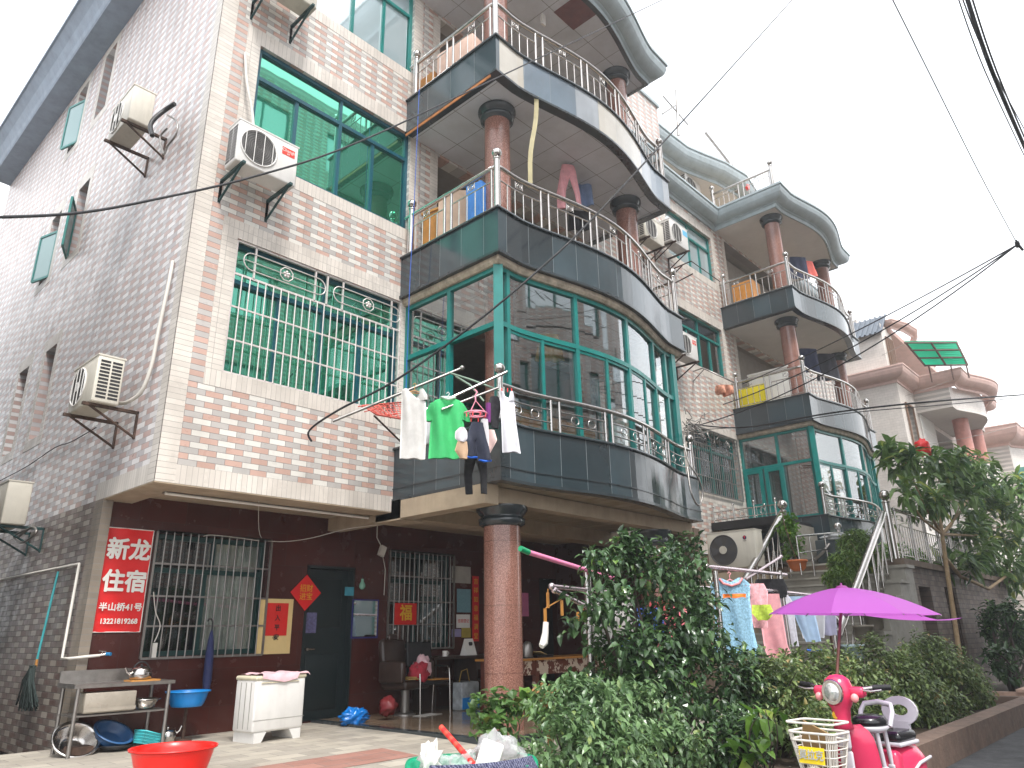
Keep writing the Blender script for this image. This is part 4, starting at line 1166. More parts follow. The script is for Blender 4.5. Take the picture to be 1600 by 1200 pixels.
ac_unit('air conditioner cut by the top of the picture, above the one with the red logo', (3.86, 7.82, 9.98), 0, 0.80, 0.58, 0.30, logo=None, bracket=M['greeniron'], group=AG)
ac_unit('grimy air conditioner with black hoses, highest on the side wall', (2.72, 9.85, 8.08), -pi/2, 0.80, 0.58, 0.30, grille_='dark', logo=None, bracket=M['rust'], group=AG)
ac_unit('rusty air conditioner with slatted end, below the slit windows of the side wall', (2.72, 9.30, 3.86), -pi/2, 0.82, 0.58, 0.30, grille_='dark', logo=None, bracket=M['rust'], group=AG, vs=1)
ac_unit('old air conditioner at the left edge of the picture with coiled pipe', (2.72, 12.15, 2.78), -pi/2, 0.82, 0.60, 0.30, logo=None, bracket=M['greeniron'], group=AG)
ac_unit('air conditioner nearer the big balcony of the pair on the upper wall', (13.35, 7.8, 9.85), 0, 0.84, 0.60, 0.30, logo=None, bracket=M['rust'], group=AG)
ac_unit('air conditioner with a pale blue sticker, right one of the upper pair', (14.55, 7.8, 10.22), 0, 0.84, 0.62, 0.30, logo='blue', bracket=M['rust'], casing=M['acwhite2'], group=AG)
ac_unit('air conditioner beside the third floor window with a red curtain', (14.45, 7.8, 7.25), 0, 0.80, 0.60, 0.30, logo='red', bracket=M['rust'], casing=M['acwhite2'], group=AG)
ac_unit('large cream air conditioner with exposed fan blades beside the outside stairs', (14.25, 6.98, 2.44), -pi/2, 1.05, 0.74, 0.36, grille_='blades', logo='round', group=AG)
ac_unit('small air conditioner on the roof terrace behind the cornice', (17.9, 8.95, 13.55), 0, 0.9, 0.85, 0.34, logo=None, casing=M['acwhite2'], group=AG)

def hose(name, label, cat, pts, r, m, group=None, n=6, sub=6):
    """smooth line through points"""
    P = [Vector(p) for p in pts]; out = []
    for i in range(len(P)-1):
        p0 = P[max(0, i-1)]; p1 = P[i]; p2 = P[i+1]; p3 = P[min(len(P)-1, i+2)]
        for k in range(sub):
            t = k/sub; out.append(0.5*((2*p1) + (p2-p0)*t + (2*p0-5*p1+4*p2-p3)*t*t + (-p0+3*p1-3*p2+p3)*t**3))
    out.append(P[-1]); b = MB(); b.tube(out, r, n)
    return tag(b.build(name, m), label, cat, group)
hose('drain_hose', 'white drain pipe hanging from the wall hole above the red logo air conditioner', 'pipe', [PY(383,83,8.18), PY(386,130,8.12), PY(394,175,8.08), PY(396,215,8.0)], 0.022, M['pvc'])
hose('insulated_pipe', 'long pale insulated pipe running down the side wall to the rusty unit', 'pipe', [PX(270,408,3.10), PX(262,450,3.08), PX(247,520,3.07), PX(237,570,3.07), PX(222,610,3.05), PX(200,628,3.0), PX(180,630,2.95)], 0.024, M['pvc'])
hose('black_hose', 'thick black hoses looping beside the topmost side unit', 'pipe', [PX(273,162,2.9), PX(258,172,2.85), PX(243,184,2.75), PX(235,196,2.7), PX(238,212,2.7)], 0.032, M['black'])
hose('coiled_pipe', 'coiled grey pipe hanging behind the topmost side unit', 'pipe', [PX(262,180,2.95), PX(276,190,2.9), PX(275,210,2.9), PX(262,228,2.9), PX(256,240,2.9), PX(250,215,2.9), PX(262,200,2.92)], 0.014, M['steeld'])
hose('looped_pipe', 'looped grey pipe tied to the left edge air conditioner', 'pipe', [PX(30,838,2.8), PX(50,824,2.85), PX(56,832,2.85), PX(35,848,2.8), PX(22,838,2.8), PX(46,826,2.85)], 0.016, M['steeld'])
hose('side_wall_cable', 'dark cable sagging across the side wall below the slit windows', 'cable', [PX(-10,756,3.1), PX(40,730,3.1), PX(85,700,3.1), PX(112,690,3.1), PX(150,668,3.1)], 0.008, M['cable'])
b = MB(); a_, c_ = PX(-30,912,3.08), PX(124,881,3.08)
b.tube([a_, c_, PX(97,1028,3.08), PY(110,1029,9.64), PY(135,1026,9.62), PY(156,1024,9.62)], 0.017, 8)
o = b.build('water_pipe', M['pvc']); tag(o, 'white plastic water pipe running round the wall corner to the tap', 'pipe')
T = thing('water_tap', 'chrome tap with a blue end on the white pipe under the red sign', 'tap', PY(163,1024,9.62))
b = MB(); b.cyl(PY(156,1024,9.62), PY(166,1022,9.60), 0.018); b.cyl(PY(161,1022,9.6), PY(160,1018,9.6), 0.008); b.cyl(PY(154,1017,9.6), PY(166,1018,9.6), 0.007); b.build('body', M['steel'], T)
b = MB(); b.cyl(PY(166,1022,9.60), PY(173,1022,9.55), 0.02); b.build('nozzle', mat('blue_plastic', (40,120,170), 0.4), T)

# ================================================================== overhead lines
WG = 'overhead wires'
def lerp_line(a, b, n, sag): return [a.lerp(b, i/n) - Vector((0,0,sag*4*(i/n)*(1-i/n))) for i in range(n+1)]
hose('power_cable', 'black wire crossing the side wall and rising over the top balconies', 'cable', [PY(-20,340,4.6), PY(120,333,5.0), PY(240,312,5.2), PY(400,275,5.4), PY(560,222,5.5), PY(780,120,5.6), PY(1060,-12,5.7)], 0.010, M['cable'], WG)
hose('power_cable', 'black wire running from the lower facade up past the glazed balcony into the sky', 'cable', [PY(487,690,7.95), PY(484,672,7.9), PY(530,640,7.4), PY(640,580,6.6), PY(830,432,5.4), PY(1000,262,5.0), PY(1260,-25,4.6)], 0.014, M['cable'], WG)
hose('washing_line', 'thin blue line hanging straight down past the balcony ends', 'line', [PX(655,140,6.2), PX(648,300,6.2), PX(640,450,6.22), PX(634,620,6.25)], 0.006, mat('blue_cord', (40,90,180), 0.5), None)
hose('power_cable', 'single thin wire slanting down the open sky to the clamp at the right', 'cable', [PY(1390,-10,1.0), PY(1450,110,1.0), PY(1530,270,1.0), PY(1590,382,1.0)], 0.006, M['cable'], WG)
a_ = PY(1590,382,1.0)
b = MB(); b.obox(a_, (0.10, 0.06, 0.07)); b.cyl(a_-Vector((0.08,0,0.0)), a_+Vector((0.3,-0.02,0.02)), 0.02); b.cyl(a_+Vector((-0.04,0,-0.05)), a_+Vector((-0.05,0,0.06)), 0.015)
tag(b.build('cable_clamp', M['black']), 'small black cable clamp where the thin wire meets the branching wires', 'clamp')
for lab, (u0, u1, r) in (('thickest black cable of the bundle at the top right', (1508, 1612, 0.026)), ('thin wire on the left of the thick cable bundle', (1494, 1606, 0.007)), ('brownish thin wire just right of the thick cable bundle', (1500, 1630, 0.008)), ('loosely lashed second cable against the thick one', (1516, 1618, 0.012))):
    hose('power_cable', lab, 'cable', [PY(u0,-12,0.55), PY((u0*0.62+u1*0.38)+2,110,0.56), PY(u1,255,0.58)], r, M['cable'], WG)
hose('power_cable', 'short pair of wires cutting the top right corner of the sky', 'cable', [PY(1580,-12,0.4), PY(1602,70,0.41)], 0.009, M['cable'], WG)
for lab, u1, v1, s_, r in (('upper one of the wires fanning from the clamp to the second building', 1160, 600, 0.10, 0.012), ('middle wire fanning from the clamp towards the barred window', 1130, 632, 0.25, 0.012), ('lowest wire fanning from the clamp towards the corner balcony', 1078, 668, 0.4, 0.012)):
    hose('power_cable', lab, 'cable', lerp_line(a_, PY(u1, v1, 7.9), 10, s_), r, M['cable'], WG, sub=2)
for lab, vs in (('thick wire drawn level across the second building above its glazed balcony', [(1075,662,7.9),(1160,668,6.8),(1300,645,4.5),(1450,628,3.0),(1610,616,2.2)]), ('thin lower wire drawn level across the second building', [(1085,672,7.9),(1200,664,6.0),(1330,645,4.0),(1480,632,2.9),(1610,620,2.2)])):
    hose('power_cable', lab, 'cable', [PY(*q) for q in vs], 0.016 if 'thick' in lab else 0.008, M['cable'], WG)
for lab, vs in (('faint wire high above the cream house', [(1330,578,9),(1450,520,6),(1610,440,3.5)]), ('faint wire in front of the cream house cornice', [(1345,640,9),(1470,600,6),(1610,545,3.5)]), ('faint wire in front of the far curved balcony', [(1345,705,9),(1480,690,6),(1610,660,3.5)])):
    hose('power_cable', lab, 'cable', [PY(*q) for q in vs], 0.007, M['steeld'], WG)
hose('wire_bunch', 'grey bunch of wires hanging over the right end of the big balcony', 'cable', [PY(1076,668,7.0), PY(1068,680,6.3), PY(1075,720,6.1), PY(1090,745,6.0), PY(1098,770,6.0), PY(1092,790,6.0), PY(1080,770,6.0), PY(1074,730,6.1)], 0.016, M['steeld'])
b = MB(); random.seed(5)
for k in range(16):
    p0 = PY(random.uniform(1060,1090), random.uniform(650,680), 7.6); pts = [p0]
    for i in range(5): pts.append(pts[-1]+Vector((random.uniform(-.18,.3), random.uniform(-.15,.1), random.uniform(-.15,.12))))
    b.tube(pts, 0.010, 5)
tag(b.build('tangled_wires', M['steeld']), 'tangle of wires and brackets above the barred window of the second building', 'wires')

# ================================================================== wall signs
def flat(name, label, cat, u0, v0, u1, v1, y, m, th=0.006, parent=None):
    a, c = PY(u0, v0, y), PY(u1, v1, y)
    b = MB(); b.box(a.x, c.x, y-th, y, c.z, a.z)
    o = b.build(name, m, parent)
    if parent is None and label: tag(o, label, cat)
    return o, a, c
T = thing('red_sign', 'large red poster with white characters and a phone number beside the barred shop window', 'sign', (3.55, YR-0.01, 1.4))
x0, x1, z0, z1 = 3.26, 3.80, 1.36, 2.58
b = MB(); n = 10
for i in range(n):
    for j in range(n):
        f = lambda i, j: (x0+(x1-x0)*i/n, YR-0.012-0.006*sin(j*1.7+i*0.9), z0+(z1-z0)*j/n)
        b.quad(f(i,j), f(i+1,j), f(i+1,j+1), f(i,j+1), smooth=True)
b.build('sheet', M['redpaint'], T)
xc = (x0+x1)/2
for s, sz, z, bo, sx in (('新龙', 0.27, 2.31, 0.009, 0.96), ('住宿', 0.27, 1.93, 0.009, 0.96), ('半山桥41号', 0.100, 1.64, 0.0026, 1.0), ('13221819268', 0.083, 1.48, 0.0024, 0.95)):
    text('white_lettering', s, sz, (xc, YR-0.032, z), M['white'], T, bold=bo, sx=sx)
b = MB(); 
for (p, q) in (((x0,z0),(x1,z0)),((x0,z1),(x1,z1)),((x0,z0),(x0,z1)),((x1,z0),(x1,z1))): b.cyl((p[0],YR-0.012,p[1]),(q[0],YR-0.012,q[1]),0.006,n=5)
b.build('white_edge', M['white'], T)
M['paper'] = mat('yellowed_paper', (216,188,130), 0.7, 0, 0.05); M['redp2'] = mat('bright_red_paper', (206,26,18), 0.6, 0, 0.05)
M['gold'] = mat('gold_lettering', (226,176,40), 0.4, 0.2, 0.05); M['ink'] = mat('black_ink', (24,18,18), 0.7)
T = thing('hanging_scroll', 'cream and red calligraphy scroll between the barred window and the dark door', 'scroll', (5.62, YR, 1.05))
flat('paper', None, None, 407, 935, 452, 1021, YR-0.005, M['paper'], parent=T); o, a, c = flat('red_panel', None, None, 415, 942, 447, 993, YR-0.012, M['redp2'], parent=T)
xm = (a.x+c.x)/2
for k, ch in enumerate('出入平安'): text('calligraphy', ch, 0.085, (xm+0.02, YR-0.02, a.z-0.075-k*0.128), M['ink'], T, bold=0.002)
text('calligraphy', '恭贺新禧', 0.02, (xm, YR-0.02, c.z-0.03), M['ink'], T)
T = thing('diamond_sign', 'red diamond good luck paper with gold characters hung on the dark door', 'decoration', (6.2, YR, 1.6))
dc = PY(478, 926, YR-0.02); b = MB(); b.obox(dc, (0.36, 0.006, 0.36), RY(pi/4)); b.build('paper', M['redpaint'], T)
text('gold_lettering', '招财', 0.11, (dc.x, YR-0.03, dc.z+0.055), M['gold'], T); text('gold_lettering', '进宝', 0.11, (dc.x, YR-0.03, dc.z-0.06), M['gold'], T)
flat('flyer', 'small blue and grey flyer on the dark door under the red diamond', 'flyer', 472, 957, 493, 989, YR+0.10, mat('blue_flyer', (96,92,130), 0.5, 0, 0.4, 30))
flat('blue_plate', 'small light blue plate beside the dark door frame', 'plate', 539, 917, 552, 931, YR-0.005, mat('cyan_plate', (60,140,160), 0.4))
T = thing('wall_mirror', 'small blue framed mirror on the red wall right of the dark door', 'mirror', PY(572, 995, YR))
flat('glass', None, None, 553, 938, 588, 994, YR-0.012, mat('mirror_glass', (220,224,224), 0.03, 1.0, 0.02), parent=T)
b = MB(); a, c = PY(552, 937, YR-0.02), PY(589, 996, YR-0.02); bars(b, 'y', YR-0.012, a.x-0.01, c.x+0.01, c.z-0.01, a.z+0.01, 0.02, 0.02); b.build('frame', mat('dark_blue_frame', (36,36,110), 0.4), T)
T = thing('fortune_cloth', 'red square with a golden fu character hung on the barred window of the porch', 'decoration', PY(632, 977, YR-0.05))
o, a, c = flat('red_square', None, None, 617, 942, 650, 976, YR-0.05, M['redp2'], parent=T)
text('gold_lettering', '福', 0.26, ((a.x+c.x)/2, YR-0.065, (a.z+c.z)/2), M['gold'], T, bold=0.006)
PG = 'papers on the porch wall'
for lab, q, m, tx in (('plain grey notice, topmost of the papers right of the porch window', (706,884,735,912), mat('grey_paper', (170,166,158), 0.7), None),
        ('blue lined price list under the grey notice', (714,920,735,957), mat('blue_paper', (110,150,160), 0.6, 0, 0.15, 40), None),
        ('white card with red characters under the blue list', (713,960,734,981), M['white'], ('住宿登记', 0.045, M['redpaint'])),
        ('small mauve card at the bottom left of the wall papers', (706,983,720,995), mat('mauve_paper', (150,140,180), 0.6), None),
        ('small yellow card at the bottom right of the wall papers', (721,981,735,996), mat('ochre_paper', (170,150,60), 0.6), None),
        ('pink notice on the wall right of the big granite column', (810,926,826,963), mat('pink_paper', (200,110,150), 0.6), None)):
    o, a, c = flat('notice', lab, 'notice', *q, YR-0.005, m)
    if 'pink' not in lab: o['group'] = PG
    if tx: 
        t_ = text('red_lettering', tx[0], tx[1]*1.5, ((a.x+c.x)/2-o.location.x, -0.008, (a.z+c.z)/2-o.location.z), tx[2], o, localp=True)
o, a, c = flat('couplet', 'narrow red couplet strip with gold characters left of the big column', 'banner', 738, 900, 748, 1002, YR-0.005, M['redp2'])
for k, ch in enumerate('吉祥如意福满堂'): text('gold_lettering', ch, 0.11, ((a.x+c.x)/2-o.location.x, -0.009, a.z-0.10-k*0.155-o.location.z), M['gold'], o, localp=True)
T = thing('lamp_holder', 'pale junction box hanging from wires at the corner of the porch window', 'junction box', PY(597,866,YR-0.2))
b = MB(); b.obox(PY(597,861,YR-0.2), (0.10, 0.06, 0.16), RY(0.35)); b.build('box', M['pvc'], T)
b = MB(); b.tube([PY(590,812,YR-0.2), PY(589,840,YR-0.2), PY(595,852,YR-0.2)], 0.008, 5); b.tube([PY(598,868,YR-0.1), PY(602,890,YR-0.08), PY(600,930,YR-0.08)], 0.006, 5); b.build('wires', M['pvc'], T)
T = thing('hanging_bulb', 'small greenish glass bulb hanging left of the porch window', 'lamp', PY(566,920,YR-0.1))
b = MB(); p = PY(566,915,YR-0.1); b.lathe(p, [(0.02,0.10),(0.022,0.06),(0.045,0.02),(0.05,-0.02),(0.03,-0.05),(0.001,-0.06)], 14); b.build('bulb', mat('green_glass_bulb', (120,170,150), 0.1), T)
b = MB(); b.cyl(p+Vector((0,0,0.1)), p+Vector((0,0.0,0.16)), 0.006); b.build('cord', M['cable'], T)
hose('strung_wire', 'thin pale wire strung across the red wall above the shop window', 'wire', [PY(405,762,8.6), PY(406,835,YR-0.06), PY(430,846,YR-0.1), PY(480,842,YR-0.3), PY(545,826,9.0), PY(612,818,8.6)], 0.005, M['pvc'])
hose('strung_wire', 'pale wire looping over the top of the shop window bars', 'wire', [PY(318,838,YR-0.07), PY(330,836,YR-0.08), PY(370,840,YR-0.08), PY(405,845,YR-0.07)], 0.005, M['pvc'])
hose('strung_wire', 'pale cord drooping inside the left half of the shop window bars', 'wire', [PY(240,925,YR-0.06), PY(243,955,YR-0.06), PY(250,975,YR-0.06), PY(247,990,YR-0.06), PY(241,1003,YR-0.06)], 0.006, M['pvc'])
b = MB(); b.obox(PY(241,1016,YR-0.08), (0.05,0.03,0.17)); tag(b.build('power_strip', M['pvc']), 'white power strip dangling at the bottom of the shop window bars', 'power strip')
T = thing('tube_light', 'long thin fluorescent tube fixed under the front edge of the overhang', 'lamp', PY(400,790,8.7))
b = MB(); p0, p1 = PY(258,770,8.66), PY(575,819,8.66); p0.z = p1.z = 2.87; b.cyl(p0, p1, 0.018, n=10); b.build('tube', M['white'], T)
b = MB(); b.box(p0.x, p1.x, 8.68, 8.74, 2.875, 2.90); b.build('batten', M['steeld'], T)

# ================================================================== ground: sink table, basins, washing machine
def depth(p):
    c = RW.transposed() @ (Vector(p)-Vector(CAMP)); return -c.z
YT = 8.95
pl, pr = PY(118, 1077, YT), PY(275, 1057, YT)
zt = (pl.z+pr.z)/2; xl_, xr_ = pl.x, pr.x
T = thing('sink_table', 'stainless steel sink table with two slatted shelves against the red wall corner', 'table', ((xl_+xr_)/2, YT+0.25, 0.12))
b = MB(); b.box(xl_, xr_, YT, YT+0.55, zt-0.035, zt); b.box(xl_, xl_+0.75, YT+0.53, YT+0.56, zt, zt+0.13); b.box(xl_-0.01, xl_, YT, YT+0.55, zt-0.035, zt+0.01); b.build('worktop', M['steeld'], T)
for x, y in ((xl_+0.04, YT+0.03), (xr_-0.05, YT+0.03), (xl_+0.04, YT+0.5), (xr_-0.05, YT+0.5)):
    b = MB(); b.cyl((x, y, 0.08), (x, y, zt-0.03), 0.02, n=10); b.build('leg', M['steeld'], T)
for zz_ in (zt-0.30, zt-0.72):
    b = MB(); 
    for k in range(7): b.box(xl_+0.03, xr_-0.04, YT+0.02+k*0.075, YT+0.07+k*0.075, zz_-0.015, zz_)
    b.build('shelf', M['steeld'], T)
SX = lambda f: xl_+(xr_-xl_)*f
b = MB(); b.obox((SX(0.36), YT+0.16, zt-0.185), (0.52, 0.30, 0.20), bev=0.012); b.box(SX(0.36)-0.26, SX(0.36)+0.26, YT-0.002, YT+0.005, zt-0.27, zt-0.235)
tag(b.build('storage_crate', mat('clear_grey_plastic', (150,142,130), 0.3)), 'grey plastic drawer on the upper shelf of the sink table', 'crate')
def bowl(name, label, cat, c, r, h, m, tilt=0.0, flare=0.7, group=None, az=0.0, th=0.012):
    b = MB(); R = RZ(az) @ RX(tilt)
    pr_ = [(0.001, 0), (r*flare*0.96, 0), (r*flare, 0.006)] + [(r*flare+(r-r*flare)*((i/6)**0.8), h*i/6) for i in range(1, 7)] + [(r+0.02, h), (r+0.02, h-0.012), (r+0.022, h+0.004), (r-0.005, h+0.004)]
    pr_ += [(r*flare+(r-r*flare)*((i/6)**0.8)-th, max(0.012, h*i/6)) for i in range(6, 0, -1)] + [(r*flare-th, 0.012), (0.001, 0.012)]
    b.lathe((0,0,0), pr_, 32, R=None, caps=False)
    o = b.build(name, m, None, True); o.location = c; o.rotation_euler = (tilt, 0, az); WT[o] = Vector(c)
    return tag(o, label, cat, group)
M['bluep'] = mat('blue_plastic_basin', (20,130,206), 0.35, 0, 0.03); M['redp'] = mat('red_plastic_tub', (232,30,22), 0.35, 0, 0.04); M['dbluep'] = mat('slate_blue_plastic', (44,84,128), 0.35); M['tealp'] = mat('teal_plastic_basket', (60,170,176), 0.4)
bowl('metal_bowl', 'dented steel bowl on the upper shelf right of the grey drawer', 'bowl', (SX(0.77), YT+0.2, zt-0.29), 0.15, 0.10, M['steel'])
bowl('metal_basin', 'large steel basin tipped on its side on the bottom shelf', 'basin', (SX(0.16), YT+0.35, zt-0.66), 0.22, 0.16, M['steel'], 0.75, 0.55)
bowl('plastic_basin', 'slate blue rectangular basin tipped up on the bottom shelf', 'basin', (SX(0.50), YT+0.30, zt-0.60), 0.20, 0.11, M['dbluep'], 0.55, 0.75, None, 0.4)
T = thing('plastic_basket', 'small turquoise slotted basket tilted on the bottom shelf', 'basket', (SX(0.82), YT+0.12, zt-0.66), 0.3)
b = MB(); w_, d_, h_ = 0.27, 0.17, 0.12; R = RY(0.28)
for zz_ in (0, 0.03, 0.06, 0.09, h_):
    e_ = 0.85+0.15*zz_/h_; P_ = [(-w_/2*e_,-d_/2*e_,zz_),(w_/2*e_,-d_/2*e_,zz_),(w_/2*e_,d_/2*e_,zz_),(-w_/2*e_,d_/2*e_,zz_)]
    b.tube([R @ Vector(p) for p in P_], 0.006 if zz_ < h_ else 0.011, 5, True)
for i in range(14):
    for sy in (-1, 1):
        f_ = -0.5+i/13; b.cyl(R @ Vector((w_*0.85*f_, sy*d_/2*0.85, 0)), R @ Vector((w_*f_, sy*d_/2, h_)), 0.0045, n=5)
for i in range(9):
    for sx_ in (-1, 1):
        f_ = -0.5+i/8; b.cyl(R @ Vector((sx_*w_/2*0.85, d_*0.85*f_, 0)), R @ Vector((sx_*w_/2, d_*f_, h_)), 0.0045, n=5)
b.add([R @ Vector(p) for p in [(-w_/2*.85,-d_/2*.85,0),(w_/2*.85,-d_/2*.85,0),(w_/2*.85,d_/2*.85,0),(-w_/2*.85,d_/2*.85,0)]], [(0,1,2,3)])
b.build('basket_body', M['tealp'], T, True)
T = thing('wok', 'blackened wok with a long handle lying on the bottom shelf of the sink table', 'wok', (SX(0.55), YT+0.22, zt-0.71))
b = MB(); b.lathe((0,0,0), [(0.001,0),(0.08,0.01),(0.15,0.04),(0.19,0.08),(0.185,0.08),(0.14,0.045),(0.001,0.012)], 28, caps=False); b.build('pan', M['black'], T, True)
b = MB(); b.cyl((0.17,-0.06,0.07), (0.33,-0.16,0.05), 0.014); b.build('handle', M['black'], T, True)
T = thing('kettle', 'steel whistling kettle standing on a board on the sink table', 'kettle', (SX(0.70), YT+0.22, zt+0.018))
b = MB(); b.lathe((0,0,0), [(0.10,0),(0.115,0.01),(0.118,0.06),(0.105,0.11),(0.075,0.13),(0.04,0.137),(0.001,0.138)], 28); b.build('body', M['steel'], T, True)
b = MB(); b.tube([(-0.10,0,0.05),(-0.15,0,0.08),(-0.175,0,0.13)], [0.02,0.014,0.010], 8); b.build('spout', M['steel'], T, True)
b = MB(); b.tube([(0.085*cos(t), 0, 0.10+0.085*sin(t)) for t in [pi*i/10 for i in range(11)]], 0.009, 8); b.build('handle', M['black'], T, True)
b = MB(); b.ball((0,0,0.15), 0.015, 10); b.build('lid_knob', M['black'], T, True)
b = MB(); b.obox((SX(0.72), YT+0.20, zt+0.008), (0.32, 0.22, 0.016)); tag(b.build('board', M['wood']), 'thin wooden board under the kettle on the sink table', 'board')
T = thing('saucepan', 'small covered pot with a spout on the ground right of the sink table', 'pot', (SX(1.13), YT+0.35, 0.13))
b = MB(); b.lathe((0,0,0), [(0.09,0),(0.10,0.01),(0.10,0.11),(0.08,0.14),(0.001,0.15)], 24); b.build('body', M['steel'], T, True)
b = MB(); b.tube([(0.09,0,0.08),(0.14,0,0.12),(0.16,0,0.17)], 0.012, 8); b.build('spout', M['steel'], T, True)
b = MB(); b.ball((0,0,0.16), 0.018, 10); b.build('lid_knob', M['steel'], T, True)
p = PY(293, 1091, YR-0.45)
T = thing('basin_stand', 'iron stand holding the bright blue basin against the red wall', 'stand', (p.x, p.y, 0.13))
b = MB(); b.lathe((0,0,0), [(0.10,0),(0.10,0.02),(0.02,0.03)], 16); b.cyl((0,0,0.02),(0,0,p.z-0.13),0.018); b.lathe((0,0,p.z-0.16), [(0.02,0),(0.16,0.03),(0.17,0.05),(0.16,0.05),(0.001,0.035)], 24, caps=False); b.build('post', M['rust'], T, True)
bowl('plastic_basin', 'bright blue basin on the iron stand right of the sink table', 'basin', (p.x, p.y, p.z-0.09), 0.235, 0.17, M['bluep'], 0, 0.74)
p = PZ(272, 1167, 0.37); r_ = 63*depth(p)/F
bowl('plastic_tub', 'big bright red tub on the cream paving in front of the sink table', 'tub', (p.x, p.y, 0.08), r_*0.97, 0.29, M['redp'], 0, 0.72)
b = MB(); random.seed(3)
b.obox((SX(0.2), YT+0.25, 0.13), (0.22, 0.22, 0.16)); tag(b.build('brick_block', M['rust']), 'dark block under the bottom shelf of the sink table', 'block')

# washing machine
zb_ = 0.13
A0 = PZ(392, 1163, zb_); A1 = PZ(473, 1144, zb_); ex_ = (A1-A0); Lm = ex_.length; ex_.normalize(); ang = 0.10; Lm = 0.70
hm = 0.0
p = A0.copy(); 
# height from the top front-left corner at pixel row 1056
for k in range(400):
    z = 0.3+k*0.004; q = RW.transposed() @ (Vector((A0.x, A0.y, z))-Vector(CAMP)); v = 600 - F*q.y/-q.z
    if v <= 1057: hm = z-zb_; break
T = thing('washing_machine', 'old white twin tub washing machine with a pink cloth on top beside the dark door', 'washing machine', (A0.x, A0.y, zb_), ang)
D = 0.40
b = MB(); b.obox((Lm/2, D/2, hm*0.55), (Lm, D, hm*0.80), bev=0.025); b.build('body', M['acwhite2'], T, True)
b = MB(); b.obox((Lm/2, D/2, hm*0.965), (Lm+0.02, D+0.02, hm*0.07), bev=0.02); b.box(Lm*0.1, Lm*0.85, -0.012, -0.004, hm*0.885, hm*0.9); b.build('lid', mat('yellowed_white_plastic', (206,198,172), 0.4), T, True)
for x in (0.03, Lm-0.13):
    b = MB(); b.add([(x,0,0),(x+0.10,0,0),(x+(0.16 if x < 0.2 else 0.10),0,hm*0.15),(x-(0.0 if x < 0.2 else 0.06),0,hm*0.15),(x,D,0),(x+0.10,D,0),(x+(0.16 if x < 0.2 else 0.10),D,hm*0.15),(x-(0.0 if x < 0.2 else 0.06),D,hm*0.15)], [(0,1,2,3),(7,6,5,4),(0,4,5,1),(1,5,6,2),(3,2,6,7),(0,3,7,4)])
    b.build('foot', M['acwhite2'], T, True)
b = MB(); b.box(-0.004, Lm+0.002, -0.004, 0.0, hm*0.33, hm*0.338)
for i in range(3): b.box(-0.003, -0.0, 0.08+i*0.10, 0.095+i*0.10, hm*0.2, hm*0.9)
b.build('panel_grooves', mat('grey_groove', (150,148,142), 0.6), T, True)
M['pinkcloth'] = mat('washed_pink_cloth', (214,176,182), 0.9, 0, 0.12, 12, 0.3, 60)
b = MB(); n = 22; m_ = 14; random.seed(8)
def clz(i, j):
    x = Lm*0.1+(Lm*0.96)*i/n-0.0; y = -0.05+(D+0.09)*j/m_; z = hm+0.006+0.012*sin(i*0.9+j*0.5)*sin(j*0.8)+0.012
    if j == 0: z -= 0.10*(1-abs(i/n-0.45)*1.2) if i/n < 0.75 else 0.01; y = -0.022
    if j == 1: y = -0.018; z += 0.0
    if i == n: z -= 0.03
    return (x, y, z)
b.add([clz(i, j) for j in range(m_+1) for i in range(n+1)], [(j*(n+1)+i, j*(n+1)+i+1, (j+1)*(n+1)+i+1, (j+1)*(n+1)+i) for j in range(m_) for i in range(n)], True)
o = b.build('cloth', M['pinkcloth'], None, True); o.location = (A0.x, A0.y, zb_); o.rotation_euler = (0,0,ang); tag(o, 'faded pink cloth lying over the washing machine lid', 'cloth')

# umbrella hanging on the bars, mop
T = thing('folded_umbrella', 'folded dark blue umbrella hooked on the bars of the shop window', 'umbrella', PY(326, 1060, YR-0.12))
b = MB(); q0, q1 = PY(331, 985, YR-0.12), PY(322, 1080, YR-0.12)
b.tube([q0.lerp(q1, t) for t in (0, 0.15, 0.4, 0.8, 1.0)], [0.012, 0.035, 0.05, 0.055, 0.04], 10); b.build('fabric', mat('navy_fabric', (34,42,84), 0.8), T)
b = MB(); b.tube([q0, q0+Vector((0.0,0,0.10)), q0+Vector((-0.02,0,0.14)), q0+Vector((-0.055,0,0.14)), q0+Vector((-0.065,0,0.11))], 0.010, 8); b.build('hook_handle', M['black'], T)
T = thing('mop', 'turquoise handled mop hanging head down on the side wall', 'mop', PX(45, 1108, 3.05))
b = MB(); b.cyl(PX(91, 893, 3.07), PX(58, 1030, 3.05), 0.014, n=10); b.build('handle', mat('turquoise_paint', (70,170,176), 0.4), T)
b = MB(); b.cyl(PX(58, 1030, 3.05), PX(56, 1042, 3.05), 0.016, n=10); b.build('wooden_socket', M['wood'], T)
b = MB(); random.seed(2)
for k in range(70):
    a = random.uniform(0, 2*pi); r0 = random.uniform(0, 0.05); t = PX(56, 1040, 3.04)
    e_ = PX(random.uniform(30, 60), random.uniform(1095, 1112), 3.04)+Vector((random.uniform(-0.05,0.02), random.uniform(-.04,.04), 0))
    p0 = t+Vector((r0*cos(a)*0.6-0.03, r0*sin(a), 0)); mid = p0.lerp(e_, 0.4)+Vector((-0.03, random.uniform(-.05,.05), 0))
    b.tube([p0, mid, e_], 0.009, 5)
b.build('mop_strings', mat('dark_green_grey_yarn', (40,52,50), 0.95, 0, 0.3, 20), T)

